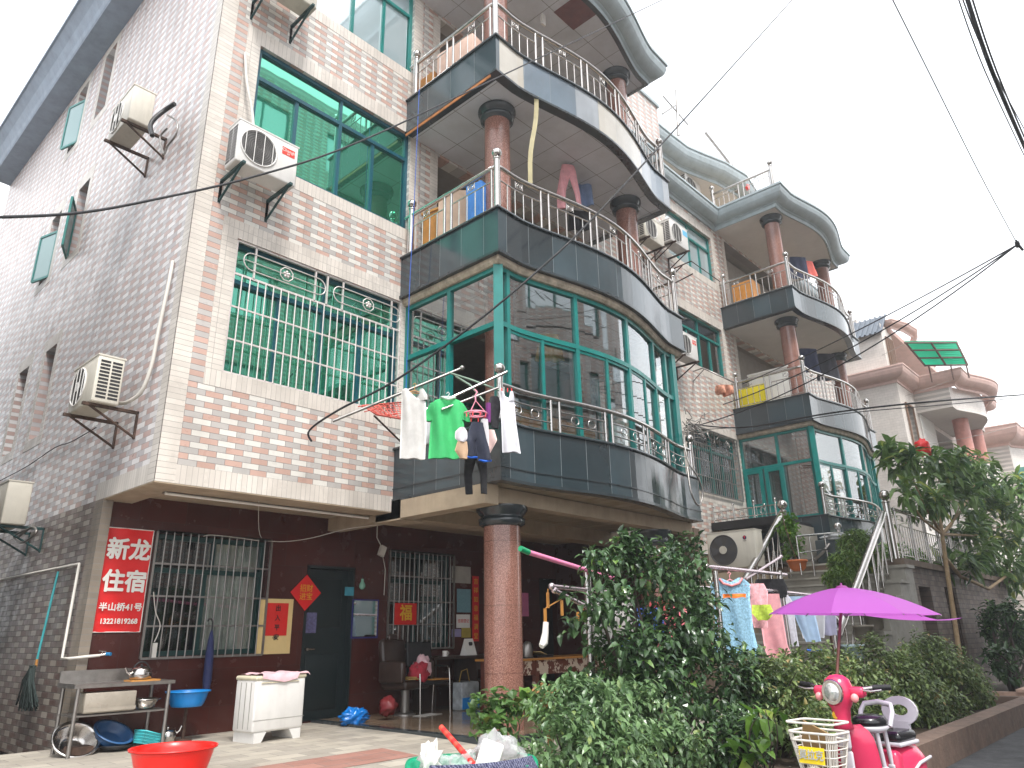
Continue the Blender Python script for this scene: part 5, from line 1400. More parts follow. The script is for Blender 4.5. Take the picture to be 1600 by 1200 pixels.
# ================================================================== porch furniture
M['leather'] = mat('worn_dark_leather', (54,40,34), 0.35, 0, 0.25, 10)
p = PZ(582, 1112, 0.16)
T = thing('barber_chair', 'worn dark brown padded salon chair with a drum base on the porch', 'chair', (p.x-0.05, 9.15, 0.16), 0.15)
b = MB(); b.obox((0,0,0.42), (0.55,0.5,0.13), bev=0.04); b.build('seat', M['leather'], T, True)
b = MB(); b.obox((0,0.27,0.78), (0.52,0.12,0.55), RX(-0.15), bev=0.05); b.obox((0,0.30,1.08), (0.20,0.08,0.10), RX(-0.15), bev=0.03); b.build('backrest', M['leather'], T, True)
for sx in (-1, 1):
    b = MB(); b.obox((sx*0.32,-0.02,0.60), (0.09,0.48,0.30), bev=0.035); b.build('armrest', M['leather'], T, True)
b = MB(); b.cyl((0,0,0),(0,0,0.36),0.065,n=20); b.lathe((0,0,0), [(0.16,0),(0.16,0.02),(0.06,0.04)], 24); b.build('pedestal', M['steeld'], T, True)
b = MB(); b.obox((p.x-0.05, 9.0, 0.66), (0.34,0.26,0.015)); b.obox((p.x-0.02, 9.02, 0.68), (0.22,0.2,0.02), RZ(0.5)); tag(b.build('folded_clothes', mat('yellow_grey_cloth', (170,140,80), 0.9, 0, 0.4, 25)), 'yellow and grey folded cloths on the salon chair seat', 'cloth')
p = PZ(675, 1116, 0.16)
T = thing('armchair', 'black office chair with chrome tube arms and legs on the porch', 'chair', (p.x, p.y+0.12, 0.16), -0.15)
b = MB(); b.obox((0,0.02,0.44), (0.46,0.44,0.06), bev=0.02); b.build('seat', M['black'], T, True)
b = MB(); b.obox((0,0.25,0.76), (0.44,0.05,0.5), RX(-0.12), bev=0.02); b.build('backrest', M['black'], T, True)
for sx in (-1, 1):
    b = MB(); x = sx*0.26; b.tube([(x,-0.24,0),(x,-0.22,0.45),(x,-0.20,0.62),(x,-0.15,0.66),(x,0.22,0.66)], 0.013, 8); b.tube([(x,0.26,0),(x,0.22,0.45)], 0.013, 8); b.build('leg_and_arm', M['steel'], T, True)
b = MB(); b.obox((p.x+0.06, p.y+0.05, 0.64), (0.34,0.34,0.012)); tag(b.build('seat_cushion', M['wood']), 'flat ochre mat on the chrome armed chair', 'mat')
T = thing('cloth_bundle', 'red and pale pink clothes thrown over the arm of the black chair', 'clothes', (p.x-0.18, p.y+0.1, 0.66))
def lump(name, c, r, m, parent=None, seed=0, sx=1, sy=1, sz=1, amp=0.35, nn=22, freq=2.5, local=False):
    b = MB(); rnd = random.Random(seed); off = Vector((rnd.uniform(0,50), rnd.uniform(0,50), 0)); from_ = []
    m2 = nn//2
    for i in range(m2+1):
        for k in range(nn):
            th = pi*i/m2; ph = 2*pi*k/nn
            d = Vector((sin(th)*cos(ph), sin(th)*sin(ph), -cos(th)))
            f = 1+amp*noise.noise(d*freq+off)+amp*0.4*noise.noise(d*freq*2.7+off)
            from_.append((c[0]+d.x*r*f*sx, c[1]+d.y*r*f*sy, c[2]+d.z*r*f*sz))
    b.add(from_, [(i*nn+k, i*nn+(k+1) % nn, (i+1)*nn+(k+1) % nn, (i+1)*nn+k) for i in range(m2) for k in range(nn)], True)
    return b.build(name, m, parent, local)
lump('red_cloth', (p.x-0.2, p.y+0.08, 0.74), 0.14, mat('crimson_cloth', (170,44,60), 0.9), T, 1, amp=0.6)
lump('pink_cloth', (p.x-0.08, p.y+0.16, 0.78), 0.16, M['pinkcloth'], T, 2, sx=0.7, sz=1.2, amp=0.6)
o = lump('plastic_bag', tuple(PZ(553, 1120, 0.24)), 0.15, mat('shiny_blue_plastic_bag', (10,110,190), 0.2, 0, 0.1), None, 4, sx=1.25, sy=0.8, sz=0.72, amp=0.55, nn=36, freq=3.5); tag(o, 'knotted blue plastic bag on the porch edge', 'bag')
o = lump('plastic_bag', tuple(PZ(606, 1103, 0.34)), 0.12, mat('dark_red_bag', (110,30,34), 0.4), None, 6, amp=0.4); tag(o, 'dark red plastic bag behind the salon chair', 'bag')
b = MB(); q = PZ(668, 1117, 0.165); b.obox((q.x, q.y, 0.165), (0.42,0.22,0.004), RZ(0.2)); tag(b.build('paper_sheet', M['white']), 'white sheet of paper on the porch floor under the chrome chair', 'paper')
T = thing('desk', 'dark wooden desk with an open shelf under the notices on the porch', 'desk', (8.9, 9.45, 0.16))
b = MB(); b.box(8.05, 9.9, 9.15, 9.72, 0.90, 0.94); b.build('top', M['leather'], T)
b = MB(); b.box(8.1, 8.14, 9.18, 9.7, 0.16, 0.9); b.box(9.82, 9.86, 9.18, 9.7, 0.16, 0.9); b.box(9.0, 9.04, 9.18, 9.7, 0.16, 0.9); b.box(8.1, 9.86, 9.2, 9.7, 0.52, 0.55); b.box(9.04, 9.82, 9.18, 9.2, 0.72, 0.9); b.build('frame', M['leather'], T)
b = MB(); b.lathe((0,0,0), [(0.04,0),(0.045,0.08),(0.04,0.085),(0.036,0.01)], 18, caps=False); b.torus((0.055,0,0.045), 0.025, 0.006, 'y', 12, 5)
o = b.build('mug', M['white'], None, True); o.location = (8.42, 9.3, 0.94); tag(o, 'white mug on the dark desk', 'mug')
T = thing('desk_calendar', 'white stand-up calendar on the dark desk', 'calendar', (9.0, 9.35, 0.94))
b = MB(); b.add([(8.88,9.28,0.94),(9.12,9.28,0.94),(9.10,9.36,1.20),(8.90,9.36,1.20),(8.88,9.44,0.94),(9.12,9.44,0.94)], [(0,1,2,3),(3,2,5,4),(0,3,4),(1,5,2)]); b.build('card', M['white'], T)
b = MB(); b.cyl((8.98,9.315,1.12),(9.02,9.315,1.12),0.03); b.build('picture', M['ink'], T)
T = thing('shopping_bag', 'white and blue carrier bag under the dark desk', 'bag', (8.6, 9.05, 0.16))
b = MB(); b.obox((8.6, 9.0, 0.36), (0.42,0.2,0.40), RZ(0.1), bev=0.02); b.build('bag_body', mat('pale_carrier_bag', (170,176,180), 0.5, 0, 0.5, 5), T)
b = MB(); b.obox((8.6, 8.885, 0.26), (0.40,0.01,0.16), RZ(0.1)); b.build('blue_print', M['bluep'], T)
b = MB(); b.tube([(8.45,9.0,0.55),(8.48,8.98,0.72),(8.6,8.98,0.75),(8.68,9.0,0.55)], 0.008, 6); b.build('handles', mat('ochre_rope', (150,120,50), 0.8), T)
o = lump('towel', tuple(PY(612, 1040, 9.55)), 0.16, mat('teal_towel', (30,110,120), 0.9), None, 9, sy=0.4, sz=1.3, sx=0.8, amp=0.15); tag(o, 'teal towel hanging behind the salon chair', 'towel')
# table right of the column
q0, q1 = PY(808, 1030, 7.9), PY(965, 1022, 7.9)
T = thing('old_table', 'old red-brown table with peeling white paint right of the granite column', 'table', ((q0.x+q1.x)/2, 8.2, 0.16))
zt2 = q0.z
b = MB(); b.box(q0.x-0.2, q1.x, 7.9, 8.6, zt2-0.03, zt2); b.build('top', M['wood'], T)
M['peel'] = bpy.data.materials.new('peeling_red_paint'); 
m_, n_, b_, o_ = newmat('peeling_red_paint_wood'); c_ = ramp_(n_, noise_(n_, 5, 5, 0.7), [(0.46, lin(98,50,36)), (0.5, lin(204,190,172))], True); n_.links.new(c_, b_.inputs['Base Color']); b_.inputs['Roughness'].default_value = 0.5
M['peel'] = m_; m2_ = mat('dark_red_apron', (88,44,34), 0.4, 0, 0.2)
b = MB(); b.box(q0.x-0.15, q1.x-0.05, 7.94, 7.97, zt2-0.24, zt2-0.03); b.build('apron', M['peel'], T)
lx = PY(839, 1070, 7.95).x
for x, y in ((lx, 7.97), (q1.x-0.1, 7.97), (q0.x-0.1, 8.5), (q1.x-0.1, 8.5)):
    b = MB(); b.obox((x, y, (zt2-0.03+0.16)/2), (0.075, 0.075, zt2-0.03-0.16)); b.build('leg', M['peel'] if (x == lx and y < 8) else m2_, T)
q = PY(828, 1030, 8.0)
T = thing('electric_kettle', 'brushed steel jug kettle on the old table', 'kettle', (q.x, 8.05, zt2))
b = MB(); b.lathe((0,0,0), [(0.08,0),(0.085,0.02),(0.082,0.10),(0.07,0.19),(0.05,0.235),(0.02,0.25),(0.001,0.252)], 24); b.build('body', M['steeld'], T, True)
b = MB(); b.tube([(0.06,0,0.22),(0.12,0,0.2),(0.125,0,0.10),(0.085,0,0.03)], 0.012, 8); b.lathe((0,0,0), [(0.095,0),(0.095,0.015),(0.08,0.02)], 20); b.build('handle', M['black'], T, True)
b = MB(); b.obox((q.x-0.19, 8.1, zt2+0.05), (0.16,0.12,0.10)); tag(b.build('metal_tin', M['steeld']), 'square metal tin left of the jug kettle', 'tin')
T = thing('newspapers', 'pile of dark newspapers on the old table', 'newspapers', (q.x+0.35, 8.15, zt2))
b = MB(); b.obox((q.x+0.36, 8.15, zt2+0.02), (0.44,0.3,0.04), RZ(0.1)); b.build('stack', M['ink'], T); b = MB(); b.obox((q.x+0.38, 8.12, zt2+0.05), (0.4,0.2,0.01), RZ(0.3) @ RY(0.2)); b.build('top_sheet', M['paper'], T)
b = MB(); q = PZ(738, 1104, 0.18); b.tube([(q.x, q.y, 0.16), (q.x, q.y, 0.36), (q.x+0.04, q.y, 0.40), (q.x+0.08, q.y, 0.36)], 0.02, 8); tag(b.build('floor_hook', M['steel']), 'short bent steel post on the porch floor beside the column', 'post')

# ================================================================== things on the upper balconies
b = MB(); b.obox((6.98, 7.93, 7.36), (0.42, 0.42, 0.86), RZ(0.2)); b.obox((6.98, 7.93, 7.81), (0.48, 0.48, 0.04), RZ(0.2)); tag(b.build('wooden_cabinet', M['wood']), 'varnished yellow wooden cabinet on the third floor balcony', 'cabinet')
T = thing('headboard', 'pale round-topped board leaning behind the third floor balcony railing', 'board', (6.95, 7.45, 6.93))
b = MB(); pts = [(-0.34, 0), (0.34, 0), (0.34, 0.95)] + [(0.34*cos(t), 0.95+0.16*sin(t)) for t in [pi*i/10 for i in range(1, 10)]] + [(-0.34, 0.95)]
n = len(pts); R = RZ(-0.9); vs = [R @ Vector((x, -0.06, z)) + Vector((6.95,7.45,6.93)) for x, z in pts] + [R @ Vector((x, 0.3, z)) + Vector((6.95,7.45,6.93)) for x, z in pts]
b.add(vs, [tuple(range(n)), tuple(reversed(range(n, 2*n)))] + [(k, n+k, n+(k+1) % n, (k+1) % n) for k in range(n)]); b.build('board', M['palewood'], T)
b = MB(); b.obox((6.83, 6.95, 7.42), (0.14, 0.30, 0.9), RZ(0.1)); tag(b.build('blue_sheet', mat('blue_board', (60,120,190), 0.5)), 'blue board standing next to the pale one behind the balcony railing', 'board')
b = MB(); b.obox((6.95, 7.35, 10.38), (0.55, 0.8, 0.82), RZ(0.1), bev=0.01); tag(b.build('cardboard_box', mat('pale_pink_carton', (206,176,160), 0.7, 0, 0.1)), 'large pale pink carton behind the fourth floor railing', 'box')
b = MB(); b.obox((6.85, 8.0, 10.25), (0.4, 0.35, 0.55)); tag(b.build('cardboard_box', M['wood']), 'smaller brown carton behind the large pink one', 'box')
a_, c_ = PY(838,150,6.05), PY(827,292,6.25)
b = MB(); P_ = [a_.lerp(c_, i/8)+Vector((0.03*sin(i*0.9), 0, 0)) for i in range(9)]
for i in range(8):
    e_ = Vector((0.03, -0.02, 0)); b.add([P_[i]-e_, P_[i]+e_, P_[i+1]+e_, P_[i+1]-e_], [(0,1,2,3)]); 
tag(b.build('hanging_strip', mat('yellowed_trim_strip', (178,168,128), 0.6)), 'loose yellowed trim strip hanging from the fourth floor slab edge', 'strip')
b = MB(); a_, c_ = PY(848,-8,6.8), PY(848,38,6.8); b.obox((a_+c_)/2, (0.10, 0.04, (a_-c_).length)); tag(b.build('torn_strip', M['white']), 'white strip dangling from the top floor ceiling', 'strip')
# wooden battens where the slab trim has come off
b = MB(); b.box(6.385, 6.40, 6.2, 8.2, 9.215, 9.262); tag(b.build('wood_batten', mat('raw_orange_wood', (176,112,60), 0.7, 0, 0.3, 12)), 'bare orange wooden batten under the left edge of the fourth floor balcony', 'batten')
M['ceil_missing'] = mat('brown_missing_panel', (110,62,56), 0.7)
b = MB(); q = PZ(900, 20, 12.36); b.obox((q.x, q.y, 12.366), (0.6,0.6,0.006)); tag(b.build('bare_ceiling_square', M['ceil_missing']), 'dull red square where a ceiling panel is missing above the top balcony', 'ceiling panel')
q = PZ(925, 300, 9.25)

# ================================================================== laundry
def cloth_mat(name, col, var=0.1): return mat(name, col, 0.9, 0, var, 9, 0.25, 80)
def garment(name, label, cat, pos, rotz, strips, m, group=None, thick=0.028, fold=0.028, ff=6.0, seed=0, extra=None, top=None):
    """strips: lists of (z, xleft, xright) rows, local, z down from 0; draped as soft flattened tubes"""
    T = thing(name, label, cat, pos, rotz, group) if (extra or top) else None
    rnd = random.Random(seed); ph = rnd.uniform(0, 6); b = MB()
    for S_ in strips:
        rows = []
        N = max(10, int((abs(S_[0][0]-S_[-1][0]))/0.03)); m2 = 12
        for i in range(N+1):
            t = i/N*(len(S_)-1); k = min(int(t), len(S_)-2); f = t-k
            z = S_[k][0]*(1-f)+S_[k+1][0]*f; xl = S_[k][1]*(1-f)+S_[k+1][1]*f; xr = S_[k][2]*(1-f)+S_[k+1][2]*f
            dn = min(1.0, i/N*1.4)
            row = []
            for side_ in (-1, 1):
                for j in range(m2+1):
                    s = j/m2 if side_ < 0 else 1-j/m2
                    x = xl+(xr-xl)*s
                    y = side_*thick*sin(pi*min(1, max(0, s)))**0.6 + dn*fold*sin(ff*2*pi*x/0.5*0.35+ph+z*1.5) + dn*fold*0.5*sin(ff*5*x+ph*2+z*6)
                    row.append((x, y, z + 0.006*sin(x*40+ph)*dn))
            rows.append(row)
        L_ = len(rows[0]); vs = [p for r in rows for p in r]; fs = []
        for i in range(len(rows)-1):
            for j in range(L_): fs.append((i*L_+j, (i+1)*L_+j, (i+1)*L_+(j+1) % L_, i*L_+(j+1) % L_))
        b.add(vs, fs, True)
    if T is None:
        o = b.build(name, m, None, True); o.location = pos; o.rotation_euler = (0,0,rotz); tag(o, label, cat, group); return o
    b.build('fabric', m, T, True)
    for (nm, fn, mm) in (extra or []):
        c = MB(); fn(c); c.build(nm, mm, T, True)
    return T
def hanger(w=0.36, h=0.14, c=(0,0,0)):
    def fn(b):
        b.tube([(-w/2, 0, -h), (0, 0, -0.02), (w/2, 0, -h), (-w/2, 0, -h)], 0.006, 6)
        b.tube([(0,0,-0.02),(0,0,0.03),(0.02,0,0.055),(0.0,0,0.075),(-0.02,0,0.055)], 0.005, 6)
    return fn
T = thing('drying_pole_rack', 'steel drying poles reaching out from the corner of the glazed balcony', 'drying rack', PY(780, 640, 6.1))
a_, c_ = PY(520,658,7.3), PY(722,575,6.5); b = MB(); b.cyl(a_, c_, 0.018, n=10); b.ball(c_, 0.035); b.build('pole', M['steeld'], T)
pb0, pb1 = PY(632,655,6.5), PY(792,581,5.95); b = MB(); b.cyl(pb0, pb1, 0.018, n=10); b.build('pole', M['steel'], T)
pc0, pc1 = PY(690,640,6.2), PY(778,606,5.95); b = MB(); b.cyl(pc0, pc1, 0.016, n=10); b.build('pole', M['steel'], T)
b = MB(); b.tube([PY(700,582,6.6), PY(735,593,6.3), PY(780,610,6.02)], 0.014, 8); b.tube([PY(712,588,6.5), PY(735,602,6.25), PY(756,627,6.1)], 0.014, 8); b.build('cross_strut', mat('oxidised_green_steel', (120,140,124), 0.5, 0.5), T)
GL = 'laundry at the glazed balcony'; RA = -0.70
WHT = cloth_mat('white_cotton', (192,190,186)); WHT2 = cloth_mat('bright_white_cotton', (208,208,214))
q = PY(648,608,6.35)
garment('vest', 'long white sleeveless vest, leftmost of the clothes at the balcony corner', 'clothes', q, RA, [[(0.0,-0.13,-0.08),(-0.03,-0.155,-0.06),(-0.10,-0.15,0.02),(-0.14,-0.15,0.13),(-0.5,-0.15,0.15),(-0.84,-0.15,0.14)], [(0.0,0.06,0.11),(-0.08,0.04,0.15),(-0.14,-0.02,0.15)]], WHT, GL, extra=[('hanger', hanger(0.26,0.05), M['wood'])], seed=1)
q = PY(669,640,6.6)
garment('skirt', 'short white skirt with a scalloped hem behind the green shirt', 'clothes', q, RA, [[(0,-0.10,0.10),(-0.3,-0.12,0.13),(-0.44,-0.14,0.15)]], WHT2, GL, fold=0.03, ff=9, seed=2)
GRN = cloth_mat('green_jersey', (60,176,104), 0.06)
q = PY(700,622,6.2)
garment('polo_shirt', 'bright green polo shirt with a striped collar at the balcony corner', 'shirt', q, RA, [[(-0.0,-0.07,0.07),(-0.03,-0.15,0.14),(-0.10,-0.22,0.20),(-0.22,-0.20,0.19),(-0.5,-0.21,0.20),(-0.74,-0.22,0.20)], [(-0.06,-0.20,-0.12),(-0.16,-0.27,-0.14),(-0.28,-0.28,-0.17)], [(-0.06,0.12,0.18),(-0.16,0.13,0.25),(-0.28,0.16,0.27)]], GRN, GL,
        extra=[('collar', lambda b: b.tube([(-0.08,-0.04,-0.005),(0,-0.055,-0.03),(0.08,-0.04,-0.005),(0.0,0.03,0.02)], 0.016, 6, True), cloth_mat('pale_striped_collar', (190,214,196))), ('hanger', hanger(0.3,0.07), M['white'])], seed=3)
q = PY(743,632,6.0)
T = thing('clip_hanger', 'pink round clip hanger carrying the small washing', 'hanger', q, RA, None)
b = MB(); b.torus((0,0,-0.12), 0.14, 0.010, 'z', 28, 6); b.torus((0,0,-0.12), 0.08, 0.008, 'z', 20, 6)
for a in (0, 2.1, 4.2): b.tube([(0,0,0.05),(0.14*cos(a),0.14*sin(a),-0.12)], 0.005, 5)
b.tube([(0,0,0.05),(0.0,0,0.12),(0.02,0,0.16),(-0.01,0,0.19)], 0.010, 6)
b.build('ring', mat('pink_plastic', (236,150,170), 0.4), T, True)
b = MB(); random.seed(1)
for k in range(10):
    a = k*0.63; b.obox((0.14*cos(a),0.14*sin(a),-0.155), (0.012,0.012,0.05))
b.build('pegs', mat('coloured_pegs', (220,60,70), 0.4), T, True)
NAVY = cloth_mat('navy_fabric_soft', (40,44,60)); BLK = cloth_mat('black_fabric', (22,22,26), 0.15)
q = PY(744,660,5.95)
garment('shorts', 'dark navy shorts with bright blue hems under the pink ring', 'shorts', q, RA+0.2, [[(0,-0.06,0.10),(-0.2,-0.12,0.13),(-0.24,-0.13,0.02),(-0.42,-0.17,0.0)], [(-0.15,-0.01,0.13),(-0.3,0.0,0.15),(-0.46,0.03,0.17)]], NAVY, GL, extra=[('blue_hem', lambda b: (b.tube([(-0.17,-0.03,-0.42),(-0.08,-0.05,-0.44),(0.0,-0.03,-0.43),(-0.08,0.03,-0.42)], 0.012, 6, True), b.tube([(0.03,-0.03,-0.46),(0.1,-0.05,-0.475),(0.17,-0.03,-0.46),(0.1,0.03,-0.46)], 0.012, 6, True)), mat('blue_piping', (30,100,210), 0.7))], seed=4)
q = PY(743,690,6.15)
garment('leggings', 'long black leggings hanging lowest of the balcony washing', 'trousers', q, RA, [[(0,-0.12,0.13),(-0.15,-0.13,0.03),(-0.4,-0.14,-0.04),(-0.64,-0.12,-0.03)], [(-0.0,0.0,0.13),(-0.15,-0.02,0.14),(-0.4,0.05,0.14),(-0.64,0.06,0.14)]], BLK, GL, seed=5)
for lab, (u, v), rows, col, cat_ in (
    ('grey padded bra hanging left under the pink ring', (722,668), [(0,-0.03,0.03),(-0.05,-0.08,0.06),(-0.13,-0.08,0.06),(-0.17,-0.04,0.03)], (196,192,196), 'underwear'),
    ('beige underwear below the grey bra', (723,690), [(0,-0.06,0.05),(-0.1,-0.09,0.06),(-0.2,-0.03,0.05)], (180,150,122), 'underwear'),
    ('narrow purple garment beside the corner ball post', (763,630), [(0,-0.03,0.03),(-0.12,-0.03,0.03),(-0.24,-0.03,0.025)], (110,40,110), 'clothes'),
    ('small black tops bunched left of the corner ball post', (773,620), [(0,-0.05,0.05),(-0.1,-0.09,0.08),(-0.28,-0.07,0.05),(-0.4,-0.04,0.05)], (30,28,34), 'clothes'),
    ('pale grey top hanging behind the navy shorts', (757,655), [(0,-0.04,0.04),(-0.15,-0.06,0.05),(-0.33,-0.02,0.05)], (198,194,198), 'clothes'),
    ('pale pink underwear under the black tops', (766,672), [(0,-0.06,0.05),(-0.12,-0.07,0.08),(-0.28,-0.06,0.0)], (220,190,184), 'underwear')):
    q = PY(u, v, 5.9); garment('small_garment', lab, cat_, q, RA, [rows], cloth_mat('cloth_'+'_'.join(map(str, col)), col), GL, seed=u)
q = PY(793,612,5.75)
garment('vest', 'plain bright white vest, rightmost at the corner ball post', 'clothes', q, RA, [[(0,-0.09,-0.05),(-0.06,-0.08,-0.03),(-0.12,-0.09,0.08),(-0.4,-0.08,0.10),(-0.76,-0.07,0.15)], [(0,0.03,0.07),(-0.06,0.02,0.08),(-0.13,-0.02,0.08)]], WHT2, GL, seed=6, extra=[('pegs', lambda b: [b.obox((x,0,0.02),(0.012,0.012,0.05)) for x in (-0.07,0.0,0.05)], M['redpaint'])])
# mesh drying shelf on a stay
T = thing('drying_shelf', 'red mesh drying shelf on a rusty wall bracket left of the clothes', 'drying rack', PY(600, 690, 7.9))
A = [PY(566,634,7.6), PY(636,628,7.9), PY(640,657,7.4), PY(588,648,7.1)]
b = MB(); b.tube(A, 0.012, 6, True)
for i in range(1, 9): b.tube([A[0].lerp(A[1], i/9), A[3].lerp(A[2], i/9)], 0.006, 5); b.tube([A[0].lerp(A[3], i/9), A[1].lerp(A[2], i/9)], 0.006, 5)
random.seed(4)
for k in range(26):
    s, t = random.random(), random.random(); p = A[0].lerp(A[1], s).lerp(A[3].lerp(A[2], s), t); d = Vector((random.uniform(-.08,.08), random.uniform(-.08,.08), random.uniform(-0.02,.02))); b.tube([p-d, p, p+d], 0.008, 5)
b.build('red_mesh', mat('faded_red_net', (206,96,84), 0.7, 0, 0.2), T)
b = MB(); b.tube([PY(585,650,7.2), PY(627,691,8.15)], 0.014, 6); b.build('stay', M['rust'], T)
# upstairs clothes
PNK = cloth_mat('pink_flannel', (222,158,164), 0.14)
q = PY(887,258,6.75)
garment('pyjama_trousers', 'pink pyjama trousers hanging above the third floor railing', 'trousers', q, RA+0.1, [[(0,-0.11,0.12),(-0.12,-0.14,0.15),(-0.28,-0.17,0.02),(-0.6,-0.22,-0.06),(-0.92,-0.22,-0.09)], [(-0.1,0.0,0.15),(-0.28,0.02,0.17),(-0.55,0.08,0.22),(-0.82,0.12,0.24)]], PNK, None, seed=11)
q = PY(912,268,6.95)
garment('shirt', 'dark and pale blue shirts bunched behind the pink pyjamas', 'shirt', q, RA, [[(0,-0.08,0.08),(-0.3,-0.12,0.14),(-0.75,-0.12,0.16)]], cloth_mat('pale_denim', (120,140,176)), None, seed=12)
q = PY(905,330,6.85)
garment('shorts', 'black shorts showing through the third floor railing', 'shorts', q, RA, [[(0,-0.2,0.2),(-0.4,-0.22,0.22)]], BLK, None, seed=13)
q = PY(858,522,6.6)
garment('shirt', 'mustard blouse hanging inside the glazed balcony', 'shirt', q, RA, [[(0,-0.14,0.14),(-0.1,-0.16,0.15),(-0.45,-0.24,0.22)]], cloth_mat('mustard_cloth', (170,140,70)), None, seed=14)
q = PY(905,545,6.6)
garment('trousers', 'grey trousers hanging inside the glazed balcony', 'trousers', q, RA, [[(0,-0.16,0.16),(-0.25,-0.18,0.0),(-0.9,-0.16,-0.04)], [(-0.1,-0.02,0.16),(-0.25,0.0,0.18),(-0.9,0.05,0.16)]], cloth_mat('grey_cloth', (150,146,148)), None, seed=15)
q = PY(968,560,6.5)
garment('dress', 'pale grey flowered dress hanging inside the right of the glazed balcony', 'dress', q, RA, [[(0,-0.12,0.12),(-0.3,-0.16,0.16),(-0.9,-0.2,0.2)]], mat('flowered_cloth', (170,178,184), 0.9, 0, 0.5, 18), None, seed=16)
b = MB(); b.box(7.1, 8.9, 6.45, 6.85, 3.83, 4.22); tag(b.build('cardboard_box', M['wood']), 'ochre carton on the floor of the glazed balcony', 'box')

# second building's clutter
q = PX(1245, 470, 18.4)
b = MB(); b.obox((18.2, 7.7, 10.1), (0.5, 0.6, 0.75)); tag(b.build('wooden_cabinet', mat('orange_cabinet', (206,140,60), 0.5)), 'orange cabinet on the upper balcony of the second building', 'cabinet')
b = MB(); b.obox((18.35, 7.35, 7.25), (0.6, 1.1, 0.98)); b.box(18.02, 18.7, 6.78, 7.92, 7.74, 7.78); tag(b.build('white_cabinet', M['acwhite2']), 'white cupboard with a wooden top on the second building balcony', 'cabinet')
b = MB(); b.obox((17.78, 7.75, 7.05), (0.03, 0.78, 0.62)); tag(b.build('yellow_sign_board', mat('yellow_board', (232,214,30), 0.5, 0, 0.08, 30)), 'bright yellow board behind the railing of the second building', 'board')
for lab, u, v, x, col, hgt in (('dark clothes hanging between the columns of the upper balcony', 1246, 402, 19.6, (50,56,80), 0.7), ('small pink garment on the upper balcony of the second building', 1257, 408, 20.0, (220,110,100), 0.5), ('dark blue sheet hanging on the middle balcony of the second building', 1262, 545, 19.6, (60,66,92), 0.7), ('dark jacket beside the blue sheet on the middle balcony', 1290, 553, 20.2, (44,44,52), 0.8)):
    q = PX(u, v, x); garment('hung_clothes', lab, 'clothes', q, RA, [[(0,-0.25,0.25),(-hgt,-0.35,0.32)]], cloth_mat('hung_'+str(u), col), None, seed=u, fold=0.05)
q = PY(1132,603,7.4)
garment('bath_mat', 'orange and white striped cloth bunched on a bracket beside the second balcony', 'cloth', q, RA, [[(0,-0.22,0.22),(-0.12,-0.24,0.24),(-0.22,-0.16,0.17)]], mat('orange_striped_cloth', (196,140,116), 0.9, 0, 0.45, 16), None, fold=0.07, thick=0.1, seed=21)
T = thing('drying_bracket', 'thin wall bracket holding the orange striped cloth', 'bracket', PY(1090, 600, 8.1))
b = MB(); b.tube([PY(1084,580,8.2), PY(1098,575,7.6), PY(1148,598,7.2)], 0.018, 6); b.tube([PY(1084,595,8.2), PY(1100,577,7.6)], 0.014, 6); b.build('arm', M['steeld'], T)
T = thing('drying_bracket', 'black wall brackets below the pair of air conditioners', 'bracket', PY(1060, 440, 8.1))
b = MB(); b.tube([PY(1040,425,8.2), PY(1080,408,7.4)], 0.016, 6); b.tube([PY(1046,435,8.2), PY(1066,415,7.6)], 0.016, 6); b.tube([PY(1055,442,8.2), PY(1082,428,7.4)], 0.018, 6); b.tube([PY(1080,408,7.4), PY(1125,440,7.3)], 0.012, 6); b.build('arm', M['rust'], T)
T = thing('rooftop_mast', 'thin pole with crossed sticks standing on the first roof', 'pole', (14.3, 8.6, 13.0))
b = MB(); b.cyl(PY(1060,212,8.7), PY(1057,140,8.7), 0.05, n=6); b.cyl(PY(1036,150,8.7), PY(1075,195,8.7), 0.025, n=5); b.cyl(PY(1035,178,8.7), PY(1056,164,8.7), 0.03, n=5); b.build('mast', M['steeld'], T)
b = MB(); b.cyl(PY(1102,207,8.8), PY(1142,258,8.4), 0.045, n=6); b.cyl(PY(1141,256,8.4), PY(1150,300,8.2), 0.09, n=8); b.cyl(PY(1141,256,8.4), PY(1170,292,8.0), 0.03, n=6); tag(b.build('roof_pole', M['steeld']), 'leaning pole and post on the terrace of the second roof', 'pole')
b = MB(); q = PY(1164,290,8.0); b.obox(q, (0.2,0.2,0.28)); tag(b.build('red_bucket', M['redp']), 'tiny red bucket on the second roof terrace', 'bucket')

